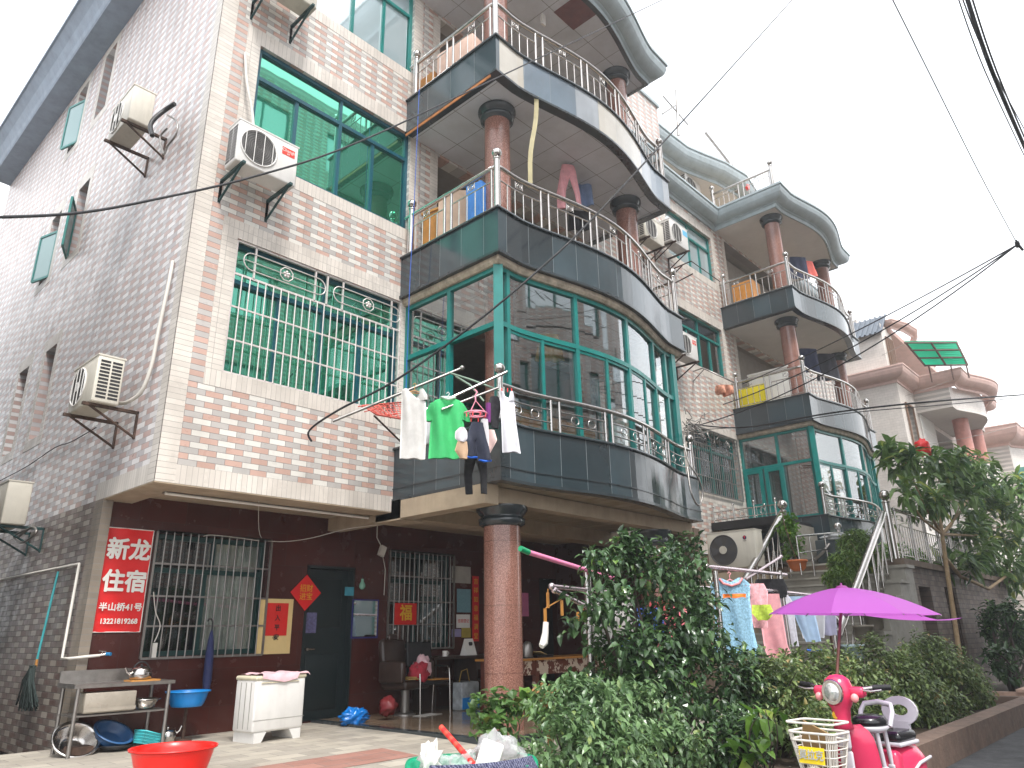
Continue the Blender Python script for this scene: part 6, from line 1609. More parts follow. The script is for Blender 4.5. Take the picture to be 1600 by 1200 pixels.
# ================================================================== plants
def leaf_into(vs, fs, p, d, up, L, W, droop=0.25, fold=0.25):
    """pointed leaf of 6 vertices folded along its midrib"""
    d = d.normalized(); s = d.cross(up)
    if s.length < 1e-4: s = d.orthogonal()
    s.normalize(); n = s.cross(d)
    k = len(vs)
    m1 = p + d*(L*0.35); tip = p + d*L - n*(L*droop)
    m2 = p + d*(L*0.70) - n*(L*droop*0.4)
    vs.extend([p, m1 + s*(W*0.5) + n*(W*fold), m2 + s*(W*0.36) + n*(W*fold*0.5), tip, m2 - s*(W*0.36) + n*(W*fold*0.5), m1 - s*(W*0.5) + n*(W*fold), m1, m2])
    fs.extend([(k, k+6, k+1), (k+6, k+7, k+2, k+1), (k+7, k+3, k+2), (k, k+5, k+6), (k+6, k+5, k+4, k+7), (k+7, k+4, k+3)])
def foliage(name, blobs, n_twigs, per, L, W, m, parent, seed=0, shell=0.55, upb=0.35, spread=0.14, droop=0.25, gap=0.0, Lv=0.35):
    """blobs: (centre, (rx,ry,rz)); leafy twigs fill the outer shell of every blob"""
    rnd = random.Random(seed); vs = []; fs = []
    tot = sum((r[0]*r[1]*r[2])**0.66 for c, r in blobs); off = Vector((seed*3.1, seed*1.7, 0))
    for c, r in blobs:
        nb = int(n_twigs*(r[0]*r[1]*r[2])**0.66/tot); c = Vector(c)
        for _ in range(nb):
            while True:
                d = Vector((rnd.gauss(0,1), rnd.gauss(0,1), rnd.gauss(0,1)))
                if d.length > 1e-3: d.normalize(); break
            if d.z < -0.75 and rnd.random() < 0.6: continue
            f = shell + (1-shell)*rnd.random()**0.6
            f *= 1 + 0.22*noise.noise(d*2.2+off+c*0.3)+0.10*noise.noise(d*6+off)
            p = c + Vector((d.x*r[0]*f, d.y*r[1]*f, d.z*r[2]*f))
            if gap > 0 and noise.noise(p*2.6+off) < gap-0.5: continue
            ax = (d + Vector((0,0,upb)) + Vector((rnd.gauss(0,.35), rnd.gauss(0,.35), rnd.gauss(0,.35)))).normalized()
            for q in range(per):
                a = q*2.4+rnd.random(); o1 = ax.orthogonal().normalized(); o2 = ax.cross(o1)
                side = o1*cos(a)+o2*sin(a)
                ld = (ax*rnd.uniform(0.1, 0.8) + side + Vector((0,0,rnd.uniform(-0.3,0.25)))).normalized()
                pp = p + ax*(spread*(q/per-0.3)) + side*0.01
                l = L*rnd.uniform(1-Lv, 1+Lv)
                leaf_into(vs, fs, pp, ld, Vector((rnd.gauss(0,.25), rnd.gauss(0,.25), 1)), l, W*l/L, droop)
    b = MB(); b.add(vs, fs, False)
    return b.build(name, m, parent)
def stems(name, base, blobs, n, r0, m, parent, seed=0, zf=0.6, bend=0.15):
    rnd = random.Random(seed); b = MB(); base = Vector(base)
    for k in range(n):
        c, r = blobs[k % len(blobs)]; tgt = Vector(c)+Vector((rnd.uniform(-.7,.7)*r[0], rnd.uniform(-.7,.7)*r[1], rnd.uniform(-0.1,.8)*r[2]))
        st = base + Vector((rnd.uniform(-.06,.06), rnd.uniform(-.06,.06), 0)); P_ = []
        o_ = Vector((rnd.uniform(-bend,bend), rnd.uniform(-bend,bend), 0))
        for i in range(7):
            t = i/6; P_.append(st.lerp(tgt, t) + o_*sin(pi*t) + Vector((0,0,0.1*sin(pi*t))))
        b.tube(P_, [max(0.004, r0*(1-0.85*i/6)) for i in range(7)], 6)
    return b.build(name, m, parent)
def bush(name, label, cat, base, blobs, nt, per, L, W, lm, bm=None, seed=0, nst=9, r0=0.022, group=None, **k):
    T = thing(name, label, cat, base, 0, group)
    foliage('crown', blobs, nt, per, L, W, lm, T, seed, **k)
    stems('stems', base, blobs, nst, r0, bm or M['barkd'], T, seed)
    return T
def at(u, v, y): return PY(u, v, y)
b = grid_sheet(5.2, 16.3, 2.75, 5.1, 40, 10, lambda x, y: gz(x, y)+0.012+0.02*noise.noise(Vector((x*2, y*2, 0))))
tag(b.build('planting_bed', M['soil']), kind='structure')
T = thing('planter_edge', 'low brown stone edging of the planting bed along the road', 'kerb', (12, 2.74, -0.2))
b = MB(); b.box(8.0, 15.9, 2.60, 2.86, -0.2, 0.10); b.box(15.75, 15.95, 2.86, 4.3, -0.2, 0.10); b.build('stone', mat('brown_edging_stone', (112,92,80), 0.8, 0, 0.25, 5, 0.4, 30, dirt=0.3), T)

def px_blob(u, v, y, ru, rv, ry):
    c = PY(u, v, y); k = depth(c)/F; return (tuple(c), (ru*k, ry, rv*k))
# big camellia
bl = [px_blob(1000, 905, 4.4, 62, 52, 0.42), px_blob(1058, 895, 4.4, 42, 42, 0.32), px_blob(955, 985, 4.3, 50, 60, 0.45), px_blob(1045, 985, 4.3, 75, 60, 0.5), px_blob(1098, 1015, 4.3, 52, 42, 0.4), px_blob(1020, 1060, 4.2, 100, 65, 0.6), px_blob(1115, 1080, 4.2, 65, 55, 0.5), px_blob(950, 1075, 4.2, 55, 50, 0.4), px_blob(938, 880, 4.35, 26, 18, 0.2), px_blob(1078, 862, 4.4, 20, 22, 0.2), px_blob(985, 858, 4.4, 22, 20, 0.2), px_blob(1110, 948, 4.3, 22, 24, 0.25), px_blob(912, 945, 4.3, 26, 22, 0.25), px_blob(1160, 1040, 4.2, 34, 26, 0.3)]
base = PY(1030, 1190, 4.3); base.z = 0.0
bush('camellia_bush', 'tall dark glossy camellia in the middle of the garden in front of the porch', 'shrub', base, bl, 1700, 6, 0.100, 0.050, M['lf_cam'], None, 3, 16, 0.035, shell=0.25, gap=0.36, droop=0.35, spread=0.2)
for lab, u, v in (('sprig standing up from the left of the camellia top', 0, 0),): pass
bl = [px_blob(905, 1115, 3.9, 70, 52, 0.4), px_blob(985, 1120, 3.9, 65, 48, 0.4), px_blob(860, 1160, 3.7, 55, 45, 0.35), px_blob(950, 1180, 3.6, 95, 48, 0.4), px_blob(1040, 1170, 3.6, 60, 45, 0.35)]
base = PY(940, 1190, 3.9); base.z = -0.1
bush('low_shrub', 'low spreading shrub with pale green leaves at the foot of the camellia', 'shrub', base, bl, 1300, 6, 0.075, 0.034, leaf_mat('paler_shrub_leaf', (64,92,58), (104,132,88), (136,150,84), 0.3, 0.22), None, 9, 12, 0.02, shell=0.3, gap=0.22)
bl = [px_blob(1140, 1160, 3.7, 55, 50, 0.35), px_blob(1180, 1100, 3.9, 50, 45, 0.35)]
base = PY(1150, 1190, 3.7); base.z = -0.1
bush('dark_shrub', 'shadowy shrub filling the gap between camellia and hedge', 'shrub', base, bl, 420, 6, 0.08, 0.04, M['lf_cam'], None, 19, 8, 0.02, shell=0.3, gap=0.3)
# hedge: overlapping bushes
HB = [(1215, 1085, 3.7, 55, 55, .5), (1275, 1070, 3.7, 55, 52, .5), (1330, 1080, 3.6, 50, 60, .45), (1385, 1055, 3.7, 52, 55, .5), (1440, 1040, 3.7, 50, 50, .5), (1480, 1060, 3.5, 45, 50, .45), (1420, 1090, 3.4, 55, 45, .45), (1360, 1110, 3.3, 45, 40, .4), (1510, 1085, 3.4, 38, 40, .4), (1250, 1130, 3.4, 60, 45, .4), (1470, 1110, 3.2, 50, 35, .35)]
for k, (lab, idx) in enumerate((('clipped hedge bush behind the umbrella pole, leftmost of the hedge row', (0, 1, 9)), ('hedge bush with sunlit top directly behind the scooter seat', (2, 3, 7)), ('tallest hedge bush under the purple umbrella tail', (4, 6)), ('hedge bush at the far right end of the planting bed', (5, 8, 10)))):
    bl = [px_blob(*HB[i][:2], HB[i][2], HB[i][3], HB[i][4], HB[i][5]) for i in idx]
    base = PY(HB[idx[0]][0], 1120, HB[idx[0]][2]); base.z = -0.02
    bush('hedge_bush', lab, 'hedge', base, bl, 1250, 6, 0.070, 0.035, M['lf_hedge'], None, 30+k, 10, 0.02, 'hedge row by the road', shell=0.42, gap=0.24, upb=0.6)
# yellow-green palm, ivy, potted plants
def palm(label, base, n, Lf, m, seed, up=1.0, group=None, LL=0.16):
    T = thing('small_palm', label, 'plant', base, 0, group); rnd = random.Random(seed); vs = []; fs = []; b2 = MB(); base = Vector(base)
    for k in range(n):
        a = 2*pi*k/n+rnd.uniform(-.3,.3); el = rnd.uniform(0.5, 1.3)*up; d = Vector((cos(a)*cos(el), sin(a)*cos(el), sin(el))); P_ = []
        for i in range(9):
            t = i/8; P_.append(base+d*(Lf*t)+Vector((0,0,-0.45*Lf*t*t)))
        b2.tube(P_, [0.008*(1-0.7*i/8) for i in range(9)], 5)
        for i in range(1, 9):
            for j in (0, 0.5):
                if i == 8 and j: continue
                p = P_[i] if not j else P_[i].lerp(P_[i+1], .5); tdir = (P_[i]-P_[i-1]).normalized(); s = tdir.cross(Vector((0,0,1))).normalized()
                for sg in (-1, 1): leaf_into(vs, fs, p, s*sg+tdir*0.9+Vector((0,0,0.15)), Vector((0,0,1)), LL*(1-0.4*abs(i/8-.45)), 0.018, 0.3, 0.1)
    b2.build('stalks', M['lf_bright'], T); b = MB(); b.add(vs, fs); b.build('fronds', m, T)
    return T
p = PY(905, 1130, 5.3); palm('yellow-green feathery palm beside the old table', (p.x, p.y, 0.12), 9, 0.95, leaf_mat('yellow_green_frond', (140,160,50), (170,184,70), (190,190,90), 0.5, 0.4), 2, 1.15)
p = PY(825, 1165, 4.6); palm('dark feathery fern at the foot of the granite column', (p.x, p.y, 0.02), 12, 0.55, M['lf_bright'], 5, 0.7, LL=0.13)
bl = [px_blob(765, 1112, 5.0, 26, 20, 0.2), px_blob(790, 1095, 5.0, 20, 12, 0.15), px_blob(772, 1135, 4.9, 22, 16, 0.18)]
p = PY(775, 1165, 5.0); p.z = 0.05
bush('ivy_plant', 'broad lobed ivy-like plant at the porch edge left of the column', 'plant', p, bl, 60, 4, 0.085, 0.075, leaf_mat('ivy_leaf', (60,92,46), (88,120,62), (140,104,48), 0.4, 0.3), None, 41, 6, 0.008, shell=0.2)
bl = [px_blob(838, 1098, 5.2, 22, 16, 0.2), px_blob(860, 1112, 5.2, 14, 14, 0.15)]
p = PY(845, 1140, 5.2); p.z = 0.05
bush('broad_leaf_plant', 'small bright broad leaved plant right of the column foot', 'plant', p, bl, 40, 4, 0.11, 0.08, M['lf_bright'], None, 43, 5, 0.008, shell=0.2)
p = PY(858, 1090, 5.0); T = thing('dried_flowers', 'withered brown bunch of dried blooms by the old table', 'plant', (p.x, p.y, 0.1))
b = MB(); random.seed(7)
for k in range(26):
    e_ = p+Vector((random.uniform(-.14,.14), random.uniform(-.1,.1), random.uniform(-.06,.12))); b.tube([(p.x, p.y, 0.1), p.lerp(e_, .5)+Vector((0,0,-.1)), e_], 0.004, 4); b.obox(e_, (0.018,0.018,0.05), RX(random.uniform(-1,1)) @ RY(random.uniform(-1,1)))
b.build('blooms', mat('dry_brown', (150,112,70), 0.9, 0, 0.3, 30), T)
bl = [px_blob(1190, 1115, 3.3, 24, 14, 0.15)]
p = PY(1190, 1175, 3.3); p.z = -0.1
bush('taro_plant', 'light green large leaved plant between the camellia and the scooter', 'plant', p, [px_blob(1200, 1120, 3.2, 26, 14, 0.15), px_blob(1180, 1180, 3.0, 24, 16, .2)], 12, 3, 0.17, 0.09, M['lf_bright'], None, 44, 5, 0.01, shell=0.1)
# loquat-like tree on the right
bl = [px_blob(1415, 722, 4.2, 42, 28, 0.5), px_blob(1470, 728, 4.2, 45, 30, 0.6), px_blob(1530, 745, 4.2, 50, 34, 0.7), px_blob(1590, 775, 4.2, 40, 40, 0.7), px_blob(1490, 785, 4.2, 45, 30, 0.6), px_blob(1550, 815, 4.2, 55, 40, 0.7), px_blob(1605, 850, 4.2, 40, 45, 0.6), px_blob(1412, 770, 4.2, 20, 22, 0.3), px_blob(1520, 850, 4.2, 45, 30, 0.6), px_blob(1575, 895, 4.2, 40, 26, 0.5), px_blob(1448, 790, 4.2, 28, 22, 0.4), px_blob(1500, 885, 4.2, 30, 20, 0.4)]
tb = PY(1492, 1005, 4.0); tb.z = -0.05
T = thing('loquat_tree', 'thin trunked tree with large dark glossy leaves at the right edge', 'tree', tb)
foliage('crown', bl, 560, 8, 0.34, 0.12, M['lf_loq'], T, 51, shell=0.3, gap=0.40, spread=0.2, droop=0.45)
b = MB(); P_ = [tb, PY(1490,960,4.05), PY(1478,880,4.1), PY(1470,820,4.15), PY(1475,770,4.2)]; b.tube(P_, [0.05,0.048,0.045,0.04,0.02], 8)
for q in ((1415,722), (1530,745), (1500,790), (1570,820), (1412,770)): b.tube([PY(1472,835,4.15), PY(q[0]*.5+1472*.5, q[1]*.5+830*.5+12, 4.2), PY(q[0], q[1], 4.2)], [0.035,0.025,0.012], 6)
b.tube([PY(1475,870,4.2), PY(1500,900,4.2), PY(1545,920,4.2), PY(1600,880,4.2)], [0.05,0.04,0.04,0.03], 7)
b.build('trunk', mat('tan_bark', (156,132,100), 0.85, 0, 0.2, 12, 0.4, 50), T)
bl = [px_blob(1570, 975, 3.6, 38, 38, 0.5), px_blob(1605, 1000, 3.5, 40, 50, 0.5), px_blob(1570, 1035, 3.5, 30, 25, .3)]
p = PY(1585, 1080, 3.5); p.z = -0.05
bush('round_shrub', 'dark round shrub in a brick planter at the right edge', 'shrub', p, bl, 420, 6, 0.16, 0.07, M['lf_cam'], None, 52, 8, 0.05, shell=0.35, gap=0.2)
T = thing('brick_planter', 'low pinkish brick planter under the round shrub by the road', 'planter', (17.2, 3.3, -0.1))
b = MB(); b.box(16.6, 21, 2.9, 3.0, -0.3, 0.12); b.box(16.6, 16.7, 3.0, 4.2, -0.3, 0.12); b.box(16.55, 21, 2.86, 3.04, 0.12, 0.17); b.build('wall', mat('pinkish_brick', (176,146,130), 0.8, 0, 0.2, 8, 0.3, 30), T)
# greenery on the stairs and the terrace
bl = [px_blob(1322, 885, 4.95, 24, 22, 0.3), px_blob(1338, 852, 5.0, 20, 22, 0.3), px_blob(1312, 905, 4.9, 18, 14, 0.25), px_blob(1352, 880, 4.95, 20, 18, 0.25)]
p = PY(1335, 925, 4.95)
T = thing('conifer_plant', 'yellow-green conifer bush on the stepped ledge inside the right stair railing', 'shrub', p); foliage('crown', bl, 900, 9, 0.10, 0.022, M['lf_conifer'], T, 61, shell=0.2, spread=0.12); stems('stems', p, bl, 6, 0.02, M['bark'], T, 61)
p = PY(1390, 812, 4.75); T = thing('rosette_plant', 'strap leaved plant spreading over the top of the right stair railing', 'plant', p)
vs = []; fs = []; random.seed(12)
for k in range(34):
    a = random.uniform(0, 2*pi); el = random.uniform(-.3, 1.2); leaf_into(vs, fs, p+Vector((random.uniform(-.12,.12), random.uniform(-.12,.12), random.uniform(-.2,.05))), Vector((cos(a)*cos(el), sin(a)*cos(el), sin(el))), Vector((0,0,1)), random.uniform(.25,.42), 0.06, 0.5)
b = MB(); b.add(vs, fs); b.build('leaves', M['lf_loq'], T); b = MB(); b.cyl((p.x,p.y,2.55), p, 0.03); b.build('stem', M['bark'], T)
bl = [px_blob(1234, 830, 6.2, 10, 26, 0.2), px_blob(1238, 860, 6.2, 8, 14, 0.15)]
p = PY(1247, 888, 6.0)
T = thing('potted_vine', 'climbing vine in an orange clay pot at the head of the stairs', 'plant', p); foliage('leaves', bl, 130, 4, 0.11, 0.07, M['lf_bright'], T, 62, shell=0.1)
b = MB(); b.lathe(p, [(0.10,-0.05),(0.15,0.0),(0.18,0.12),(0.20,0.12),(0.20,0.16),(0.175,0.16),(0.165,0.11),(0.001,0.10)], 20); b.build('pot', mat('terracotta', (190,104,54), 0.7, 0, 0.12), T)
b = MB(); b.tube([p+Vector((0,0,.15)), p+Vector((-.08,0.05,.5)), p+Vector((-.15,.1,.9)), p+Vector((-.14,.1,1.2))], 0.012, 5); b.build('stem', M['bark'], T)
q = PX(1240, 875, 16.9); b = MB(); b.obox((16.95, 5.75, 2.85), (0.9, 0.9, 0.5), bev=0.02); tag(b.build('storage_box', mat('dark_grey_box', (62,72,74), 0.5)), 'dark grey box standing on the stair landing', 'box')
o = lump('tarpaulin', (16.95, 5.7, 3.14), 0.42, mat('grey_white_sheet', (170,172,174), 0.6, 0, 0.2), None, 14, sx=1.2, sy=1.2, sz=0.22, amp=0.4, nn=30); tag(o, 'crumpled pale sheet over the dark grey box on the landing', 'sheet')
hose('white_pipe', 'thin pale pipe curling in front of the dark grey box', 'pipe', [PX(1262,876,16.4), PX(1276,872,16.3), PX(1288,860,16.3), PX(1296,850,16.4)], 0.03, M['steeld'])
for k, (u, v, r, c, lab) in enumerate(((1336, 1035, 0.17, (170,190,196), 'blue and white glazed pot beside the big ball newel'), (1352, 1003, 0.15, (120,112,100), 'grey pot on the stepped ledge under the right railing'), (1368, 985, 0.15, (104,96,86), 'dark pot higher on the stepped ledge'), (1378, 955, 0.14, (130,120,106), 'squat grey pot on the ledge below the conifer'))):
    p = PY(u, v, 4.32); b = MB(); b.lathe((0,0,0), [(r*0.7,0),(r*0.9,0.04),(r,0.22),(r*1.08,0.22),(r*1.08,0.26),(r*0.9,0.26),(r*0.88,0.2),(0.001,0.19)], 20)
    o = b.build('plant_pot', mat('pot_glaze_%d' % k, c, 0.5, 0, 0.3 if k == 0 else 0.1, 20), None, True); o.location = p; tag(o, lab, 'pot', 'pots on the stair ledge')
random.seed(31)
for k, (u, v, y, col, lab) in enumerate(((1400, 872, 5.2, 'lf_bright', 'green potted plants behind the terrace railing'), (1455, 895, 6.2, 'lf_loq', 'dark foliage behind the terrace railing further right'), (1560, 905, 5.5, 'lf_bright', 'yellowish foliage low at the right behind the loquat'))):
    bl = [px_blob(u, v, y, 30, 20, 0.4), px_blob(u+32, v+6, y, 26, 18, 0.3)]; p = PY(u+10, v+25, y); p.z = max(2.54, p.z)
    bush('terrace_plant', lab, 'plant', p, bl, 130, 6, 0.13, 0.05, M[col], None, 70+k, 6, 0.015, None, shell=0.2)
p = PY(1441, 700, 4.3); T = thing('red_lantern', 'small red cloth lantern among the top leaves of the loquat tree', 'lantern', p)
lump('cloth', tuple(p), 0.16, M['redpaint'], T, 91, amp=0.5, sz=1.3)

# ================================================================== laundry rack in the garden
YG = 5.25
def yg(u): return 5.25 if u < 1080 else 4.5
T = thing('garden_drying_rack', 'steel pipe drying rack standing in the garden behind the camellia', 'drying rack', (9, YG, 0))
M['pinkpipe'] = mat('pinkish_steel', (206,190,194), 0.25, 0.8)
b = MB(); p = PY(917, 893, YG); b.cyl((p.x, YG, 0), p, 0.042, n=12); b.ball(p+Vector((0,0,0.03)), 0.06); b.build('post', M['steel'], T)
for a, c, r in (((862,916),(958,926),0.024), ((866,922),(920,950),0.024), ((958,926),(925,948),0.02), ((1064,917),(1108,918),0.02), ((1103,885),(1228,898),0.026), ((1148,917),(1300,933),0.024), ((1185,915),(1150,955),0.02), ((1220,870),(1165,905),0.02)):
    b = MB(); b.cyl(PY(*a, yg(a[0])), PY(*c, yg(a[0])), r, n=10); b.ball(PY(*a, yg(a[0])), r*1.6, 10); b.build('pipe', M['pinkpipe'], T)
for u in (1117, 1218): b = MB(); p = PY(u, 892, yg(u)); b.cyl((p.x, p.y, 0), p, 0.032, n=10); b.build('post', M['steel'], T)
T = thing('pink_pole', 'pink bamboo drying pole with a green tip in front of the column', 'pole', PY(815, 858, 5.0))
b = MB(); a_, c_ = PY(826,863,4.95), PY(962,905,5.25); b.cyl(a_, c_, 0.026, n=10); b.build('shaft', mat('pink_paint', (232,130,170), 0.45), T)
b = MB(); b.cyl(PY(813,857,4.94), a_, 0.029, n=10); b.build('green_tip', mat('green_cap', (20,150,100), 0.4), T)
T = thing('peg_hanger', 'wooden peg hanger with a pale sock dangling from the rack end', 'hanger', PY(860, 925, YG))
b = MB(); b.tube([PY(856,920,YG), PY(857,950,YG)], 0.006, 5); b.tube([PY(853,950,YG), PY(870,940,YG), PY(885,930,YG), PY(905,945,YG), PY(912,953,YG)], 0.008, 5)
for u, v in ((856,938), (878,950), (903,968), (852,966)): b.obox(PY(u, v, YG), (0.028, 0.02, 0.16 if u != 852 else 0.2))
b.build('pegs', M['wood'], T)
b = MB(); b.tube([PY(853,972,YG), PY(852,990,YG), PY(850,1004,YG), PY(846,1010,YG)], [0.03,0.035,0.045,0.03], 8); b.build('sock', M['white'], T)
GG = 'washing on the garden rack'
def gm(lab, cat_, u, v, strips, m, y=0.0, rz=-0.85, seed=0, name='garment', **k):
    y = yg(u)-0.05+y; f_ = yg(u)/5.25
    strips = [[(z*f_, a*1.25*f_, c*1.25*f_) for z, a, c in S_] for S_ in strips]
    return garment(name, lab, cat_, PY(u, v, y), rz, strips, m, GG, seed=seed, **k)
gm('white rag tied to the steel post of the garden rack', 'cloth', 935, 938, [[(0,-0.06,0.08),(-0.15,-0.12,0.16),(-0.42,-0.16,0.10),(-0.52,-0.05,0.12)]], WHT, seed=31, fold=0.05, thick=0.05)
gm('pale grey towel hanging left of the camellia stem', 'towel', 970, 922, [[(0,-0.13,0.13),(-0.5,-0.14,0.14)]], cloth_mat('grey_towel', (186,182,180)), seed=32)
FLOW = mat('blue_flowered_cotton', (136,176,198), 0.9, 0, 0.4, 40)
gm('blue flowered nightdress with pink edging on the garden rack', 'dress', 1140, 903, [[(0.0,-0.15,-0.10),(-0.06,-0.21,0.0),(-0.12,-0.24,0.23),(-0.3,-0.22,0.21),(-0.7,-0.22,0.21),(-1.1,-0.29,0.25)], [(0.0,0.10,0.15),(-0.06,0.0,0.21),(-0.12,-0.05,0.24)]], FLOW, seed=33, extra=[('pink_edging', lambda b: b.tube([(-0.14,-0.035,-0.01),(-0.10,-0.045,-0.07),(0.0,-0.05,-0.10),(0.10,-0.045,-0.07),(0.15,-0.035,-0.01)], 0.015, 6), mat('pink_edging', (240,150,150), 0.8)), ('hanger', hanger(0.4,0.1,), mat('pink_wire', (230,150,160), 0.5))])
gm('pink and white printed top beside the blue nightdress', 'shirt', 1178, 912, [[(0,-0.10,0.12),(-0.12,-0.14,0.16),(-0.65,-0.05,0.10)]], mat('pink_print', (232,170,176), 0.9, 0, 0.3, 22), seed=34)
gm('long pale pink trousers on the garden rack', 'trousers', 1200, 928, [[(0,-0.12,0.14),(-0.3,-0.14,0.15),(-0.75,-0.14,0.17),(-0.95,-0.12,0.22)]], PNK, seed=35)
gm('light blue cropped trousers with dark blue hems', 'trousers', 1237, 932, [[(0,-0.24,0.24),(-0.10,-0.25,0.25),(-0.25,-0.26,0.02),(-0.6,-0.27,-0.10)], [(-0.05,0.0,0.25),(-0.25,0.0,0.27),(-0.72,0.10,0.30)]], cloth_mat('light_blue_denim', (166,190,216)), seed=36, extra=[('dark_blue_hems', lambda b: (b.tube([(-0.27,-0.03,-0.6),(-0.18,-0.05,-0.61),(-0.1,-0.03,-0.6)], 0.014, 6), b.tube([(0.10,-0.03,-0.72),(0.2,-0.05,-0.73),(0.30,-0.03,-0.72)], 0.014, 6)), mat('blue_piping', (30,100,210), 0.7))])
gm('thin white t-shirt behind the light blue trousers', 'shirt', 1262, 934, [[(0,-0.12,0.14),(-0.12,-0.16,0.28),(-0.25,-0.16,0.22),(-0.68,-0.16,0.16)]], WHT2, y=0.14, seed=37)
gm('white blouse hanging between the pink trousers and the light blue trousers', 'shirt', 1217, 930, [[(0,-0.10,0.12),(-0.12,-0.15,0.18),(-0.8,-0.14,0.17)]], mat('white_print', (206,204,214), 0.9, 0, 0.15, 30), y=0.1, seed=41)
gm('lavender garment hanging last in the row beside the umbrella', 'shirt', 1284, 936, [[(0,-0.12,0.12),(-0.15,-0.17,0.18),(-0.62,-0.13,0.15)]], cloth_mat('lavender_cloth', (190,188,216)), y=0.05, seed=42)
gm('orange strip hanging over the blue nightdress', 'cloth', 1146, 928, [[(0,-0.12,0.14),(-0.05,-0.12,0.14)]], mat('orange_cloth', (236,120,40), 0.8), y=-0.2, seed=38)
gm('yellow-green patterned cloth clipped between pink trousers and dress', 'cloth', 1188, 945, [[(0,-0.10,0.12),(-0.12,-0.12,0.14),(-0.22,-0.05,0.06)]], mat('lime_print', (176,196,70), 0.8, 0, 0.35, 30), y=-0.18, seed=39)
for k, (u, v, col, w_, h_, lab) in enumerate(((1010, 950, (60,90,170), .16, .4, 'blue patterned garment seen through the camellia'), (1045, 945, (222,120,128), .18, .5, 'rose pink shirt seen through the camellia'), (1072, 950, (236,150,150), .14, .45, 'salmon garment seen through the camellia beside the rose one'), (1090, 935, (60,64,100), .12, .4, 'navy garment seen through the right of the camellia'), (1030, 935, (176,74,78), .10, .2, 'red garment high behind the camellia'), (992, 1000, (30,90,180), .14, .3, 'bright blue cloth low behind the camellia'))):
    gm(lab, 'clothes', u, v, [[(0,-w_*.7,w_*.7),(-h_*.3,-w_,w_),(-h_,-w_*1.1,w_*1.1)]], mat('rack_cloth_%d' % k, col, 0.9, 0, 0.2, 20), seed=50+k)
gm('dark scarf over the end of the steel pipe', 'scarf', 1188, 905, [[(0,-0.06,0.3),(-0.15,-0.10,0.34),(-0.3,0.1,0.3)]], BLK, y=0.2, seed=60)

# ================================================================== scooter with umbrella
M['cerise'] = mat('cerise_plastic', (206,52,90), 0.22, 0, 0.04, spec=0.6); M['cerised'] = mat('wine_red_plastic', (150,22,48), 0.25, 0, 0.04); M['greyp'] = mat('light_grey_plastic', (196,194,200), 0.35, 0, 0.04); M['tyre'] = mat('tyre_rubber', (24,24,24), 0.8); M['seat'] = mat('black_seat_vinyl', (22,22,26), 0.22, spec=0.6)
HC = PY(1302, 1082, 2.13); ZR = -0.20
T = thing('electric_scooter', 'cerise electric scooter with a white wire basket parked on the road', 'scooter', (HC.x+0.12, HC.y, ZR), radians(-97)); T.scale = (0.9, 0.9, 1.0)
H = HC.z - ZR
b = MB(); b.lathe((0,-0.02,H), [(0.001,0.115),(0.05,0.108),(0.09,0.08),(0.108,0.03),(0.108,-0.03),(0.09,-0.08),(0.07,-0.11),(0.06,-0.19),(0.075,-0.24),(0.001,-0.24)], 24, sy=1.05)
for sx in (-1, 1): b.obox((sx*0.145, 0.0, H+0.0), (0.12, 0.09, 0.07), bev=0.025)
body = b.build('headlamp_cowl', M['cerise'], T, True)
b = MB(); b.lathe((0,-0.095,H), [(0.082,0),(0.088,0.02),(0.08,0.035)], 24, R=RX(pi/2)); b.build('lamp_rim', M['steel'], T, True)
b = MB(); b.lathe((0,-0.10,H), [(0.001,0.045),(0.04,0.04),(0.07,0.025),(0.08,0.0)], 24, R=RX(pi/2), caps=False); o = b.build('headlight', mat('faceted_lamp_glass', (206,208,206), 0.08, 0.6, 0.25, 60), T, True)
for sx in (-1, 1):
    b = MB(); b.ball((sx*0.145, -0.06, H-0.035), 0.03, 12); b.build('indicator', mat('pale_pink_lens', (230,150,150), 0.15), T, True)
    b = MB(); b.cyl((sx*0.18, 0.0, H+0.02), (sx*0.26, 0.04, H+0.03), 0.014); b.tube([(sx*0.19,-0.02,H+0.015),(sx*0.27,-0.035,H+0.01),(sx*0.34,-0.01,H+0.02)], 0.008, 6); b.build('handlebar', M['steel'], T, True)
    b = MB(); b.cyl((sx*0.25, 0.035, H+0.03), (sx*0.37, 0.085, H+0.035), 0.020, n=12); b.build('grip', M['black'], T, True)
b = MB(); b.cyl((-0.02,-0.085,H-0.15), (-0.02,-0.075,H-0.15), 0.025, n=14); b.build('badge', M['gold'], T, True)
b = MB(); prof = []
def shield(yo, wv, z0, z1, n=12):
    vs = []; 
    for i in range(n+1):
        t = i/n; z = z0+(z1-z0)*t; wd = wv*(0.62+0.38*sin(pi*min(1, 0.25+t*0.6))); wd *= (1 if t < .8 else sqrt(max(0.05, 1-((t-.8)/.2)**2*0.8)))
        for j in range(9):
            s = -1+2*j/8; vs.append((wd*s, yo+0.10*abs(s)**2+0.06*(1-t), z))
    fs = [(i*9+j, i*9+j+1, (i+1)*9+j+1, (i+1)*9+j) for i in range(n) for j in range(8)]
    return vs, fs
vs, fs = shield(0.0, 0.165, 0.30, H-0.22); b.add(vs, fs, True); vs2 = [(x, y+0.035, z) for x, y, z in vs]; b.add(vs2, [tuple(reversed(f)) for f in fs], True)
b.build('leg_shield', M['cerise'], T, True)
b = MB(); b.obox((0,-0.04,H-0.30), (0.10,0.04,0.14), bev=0.018); b.obox((0,-0.035,H-0.50), (0.10,0.03,0.24), bev=0.012); b.build('grey_front_panel', M['greyp'], T, True)
b = MB(); b.cyl((0,0.0,H-0.24),(0,-0.02,0.42),0.03); 
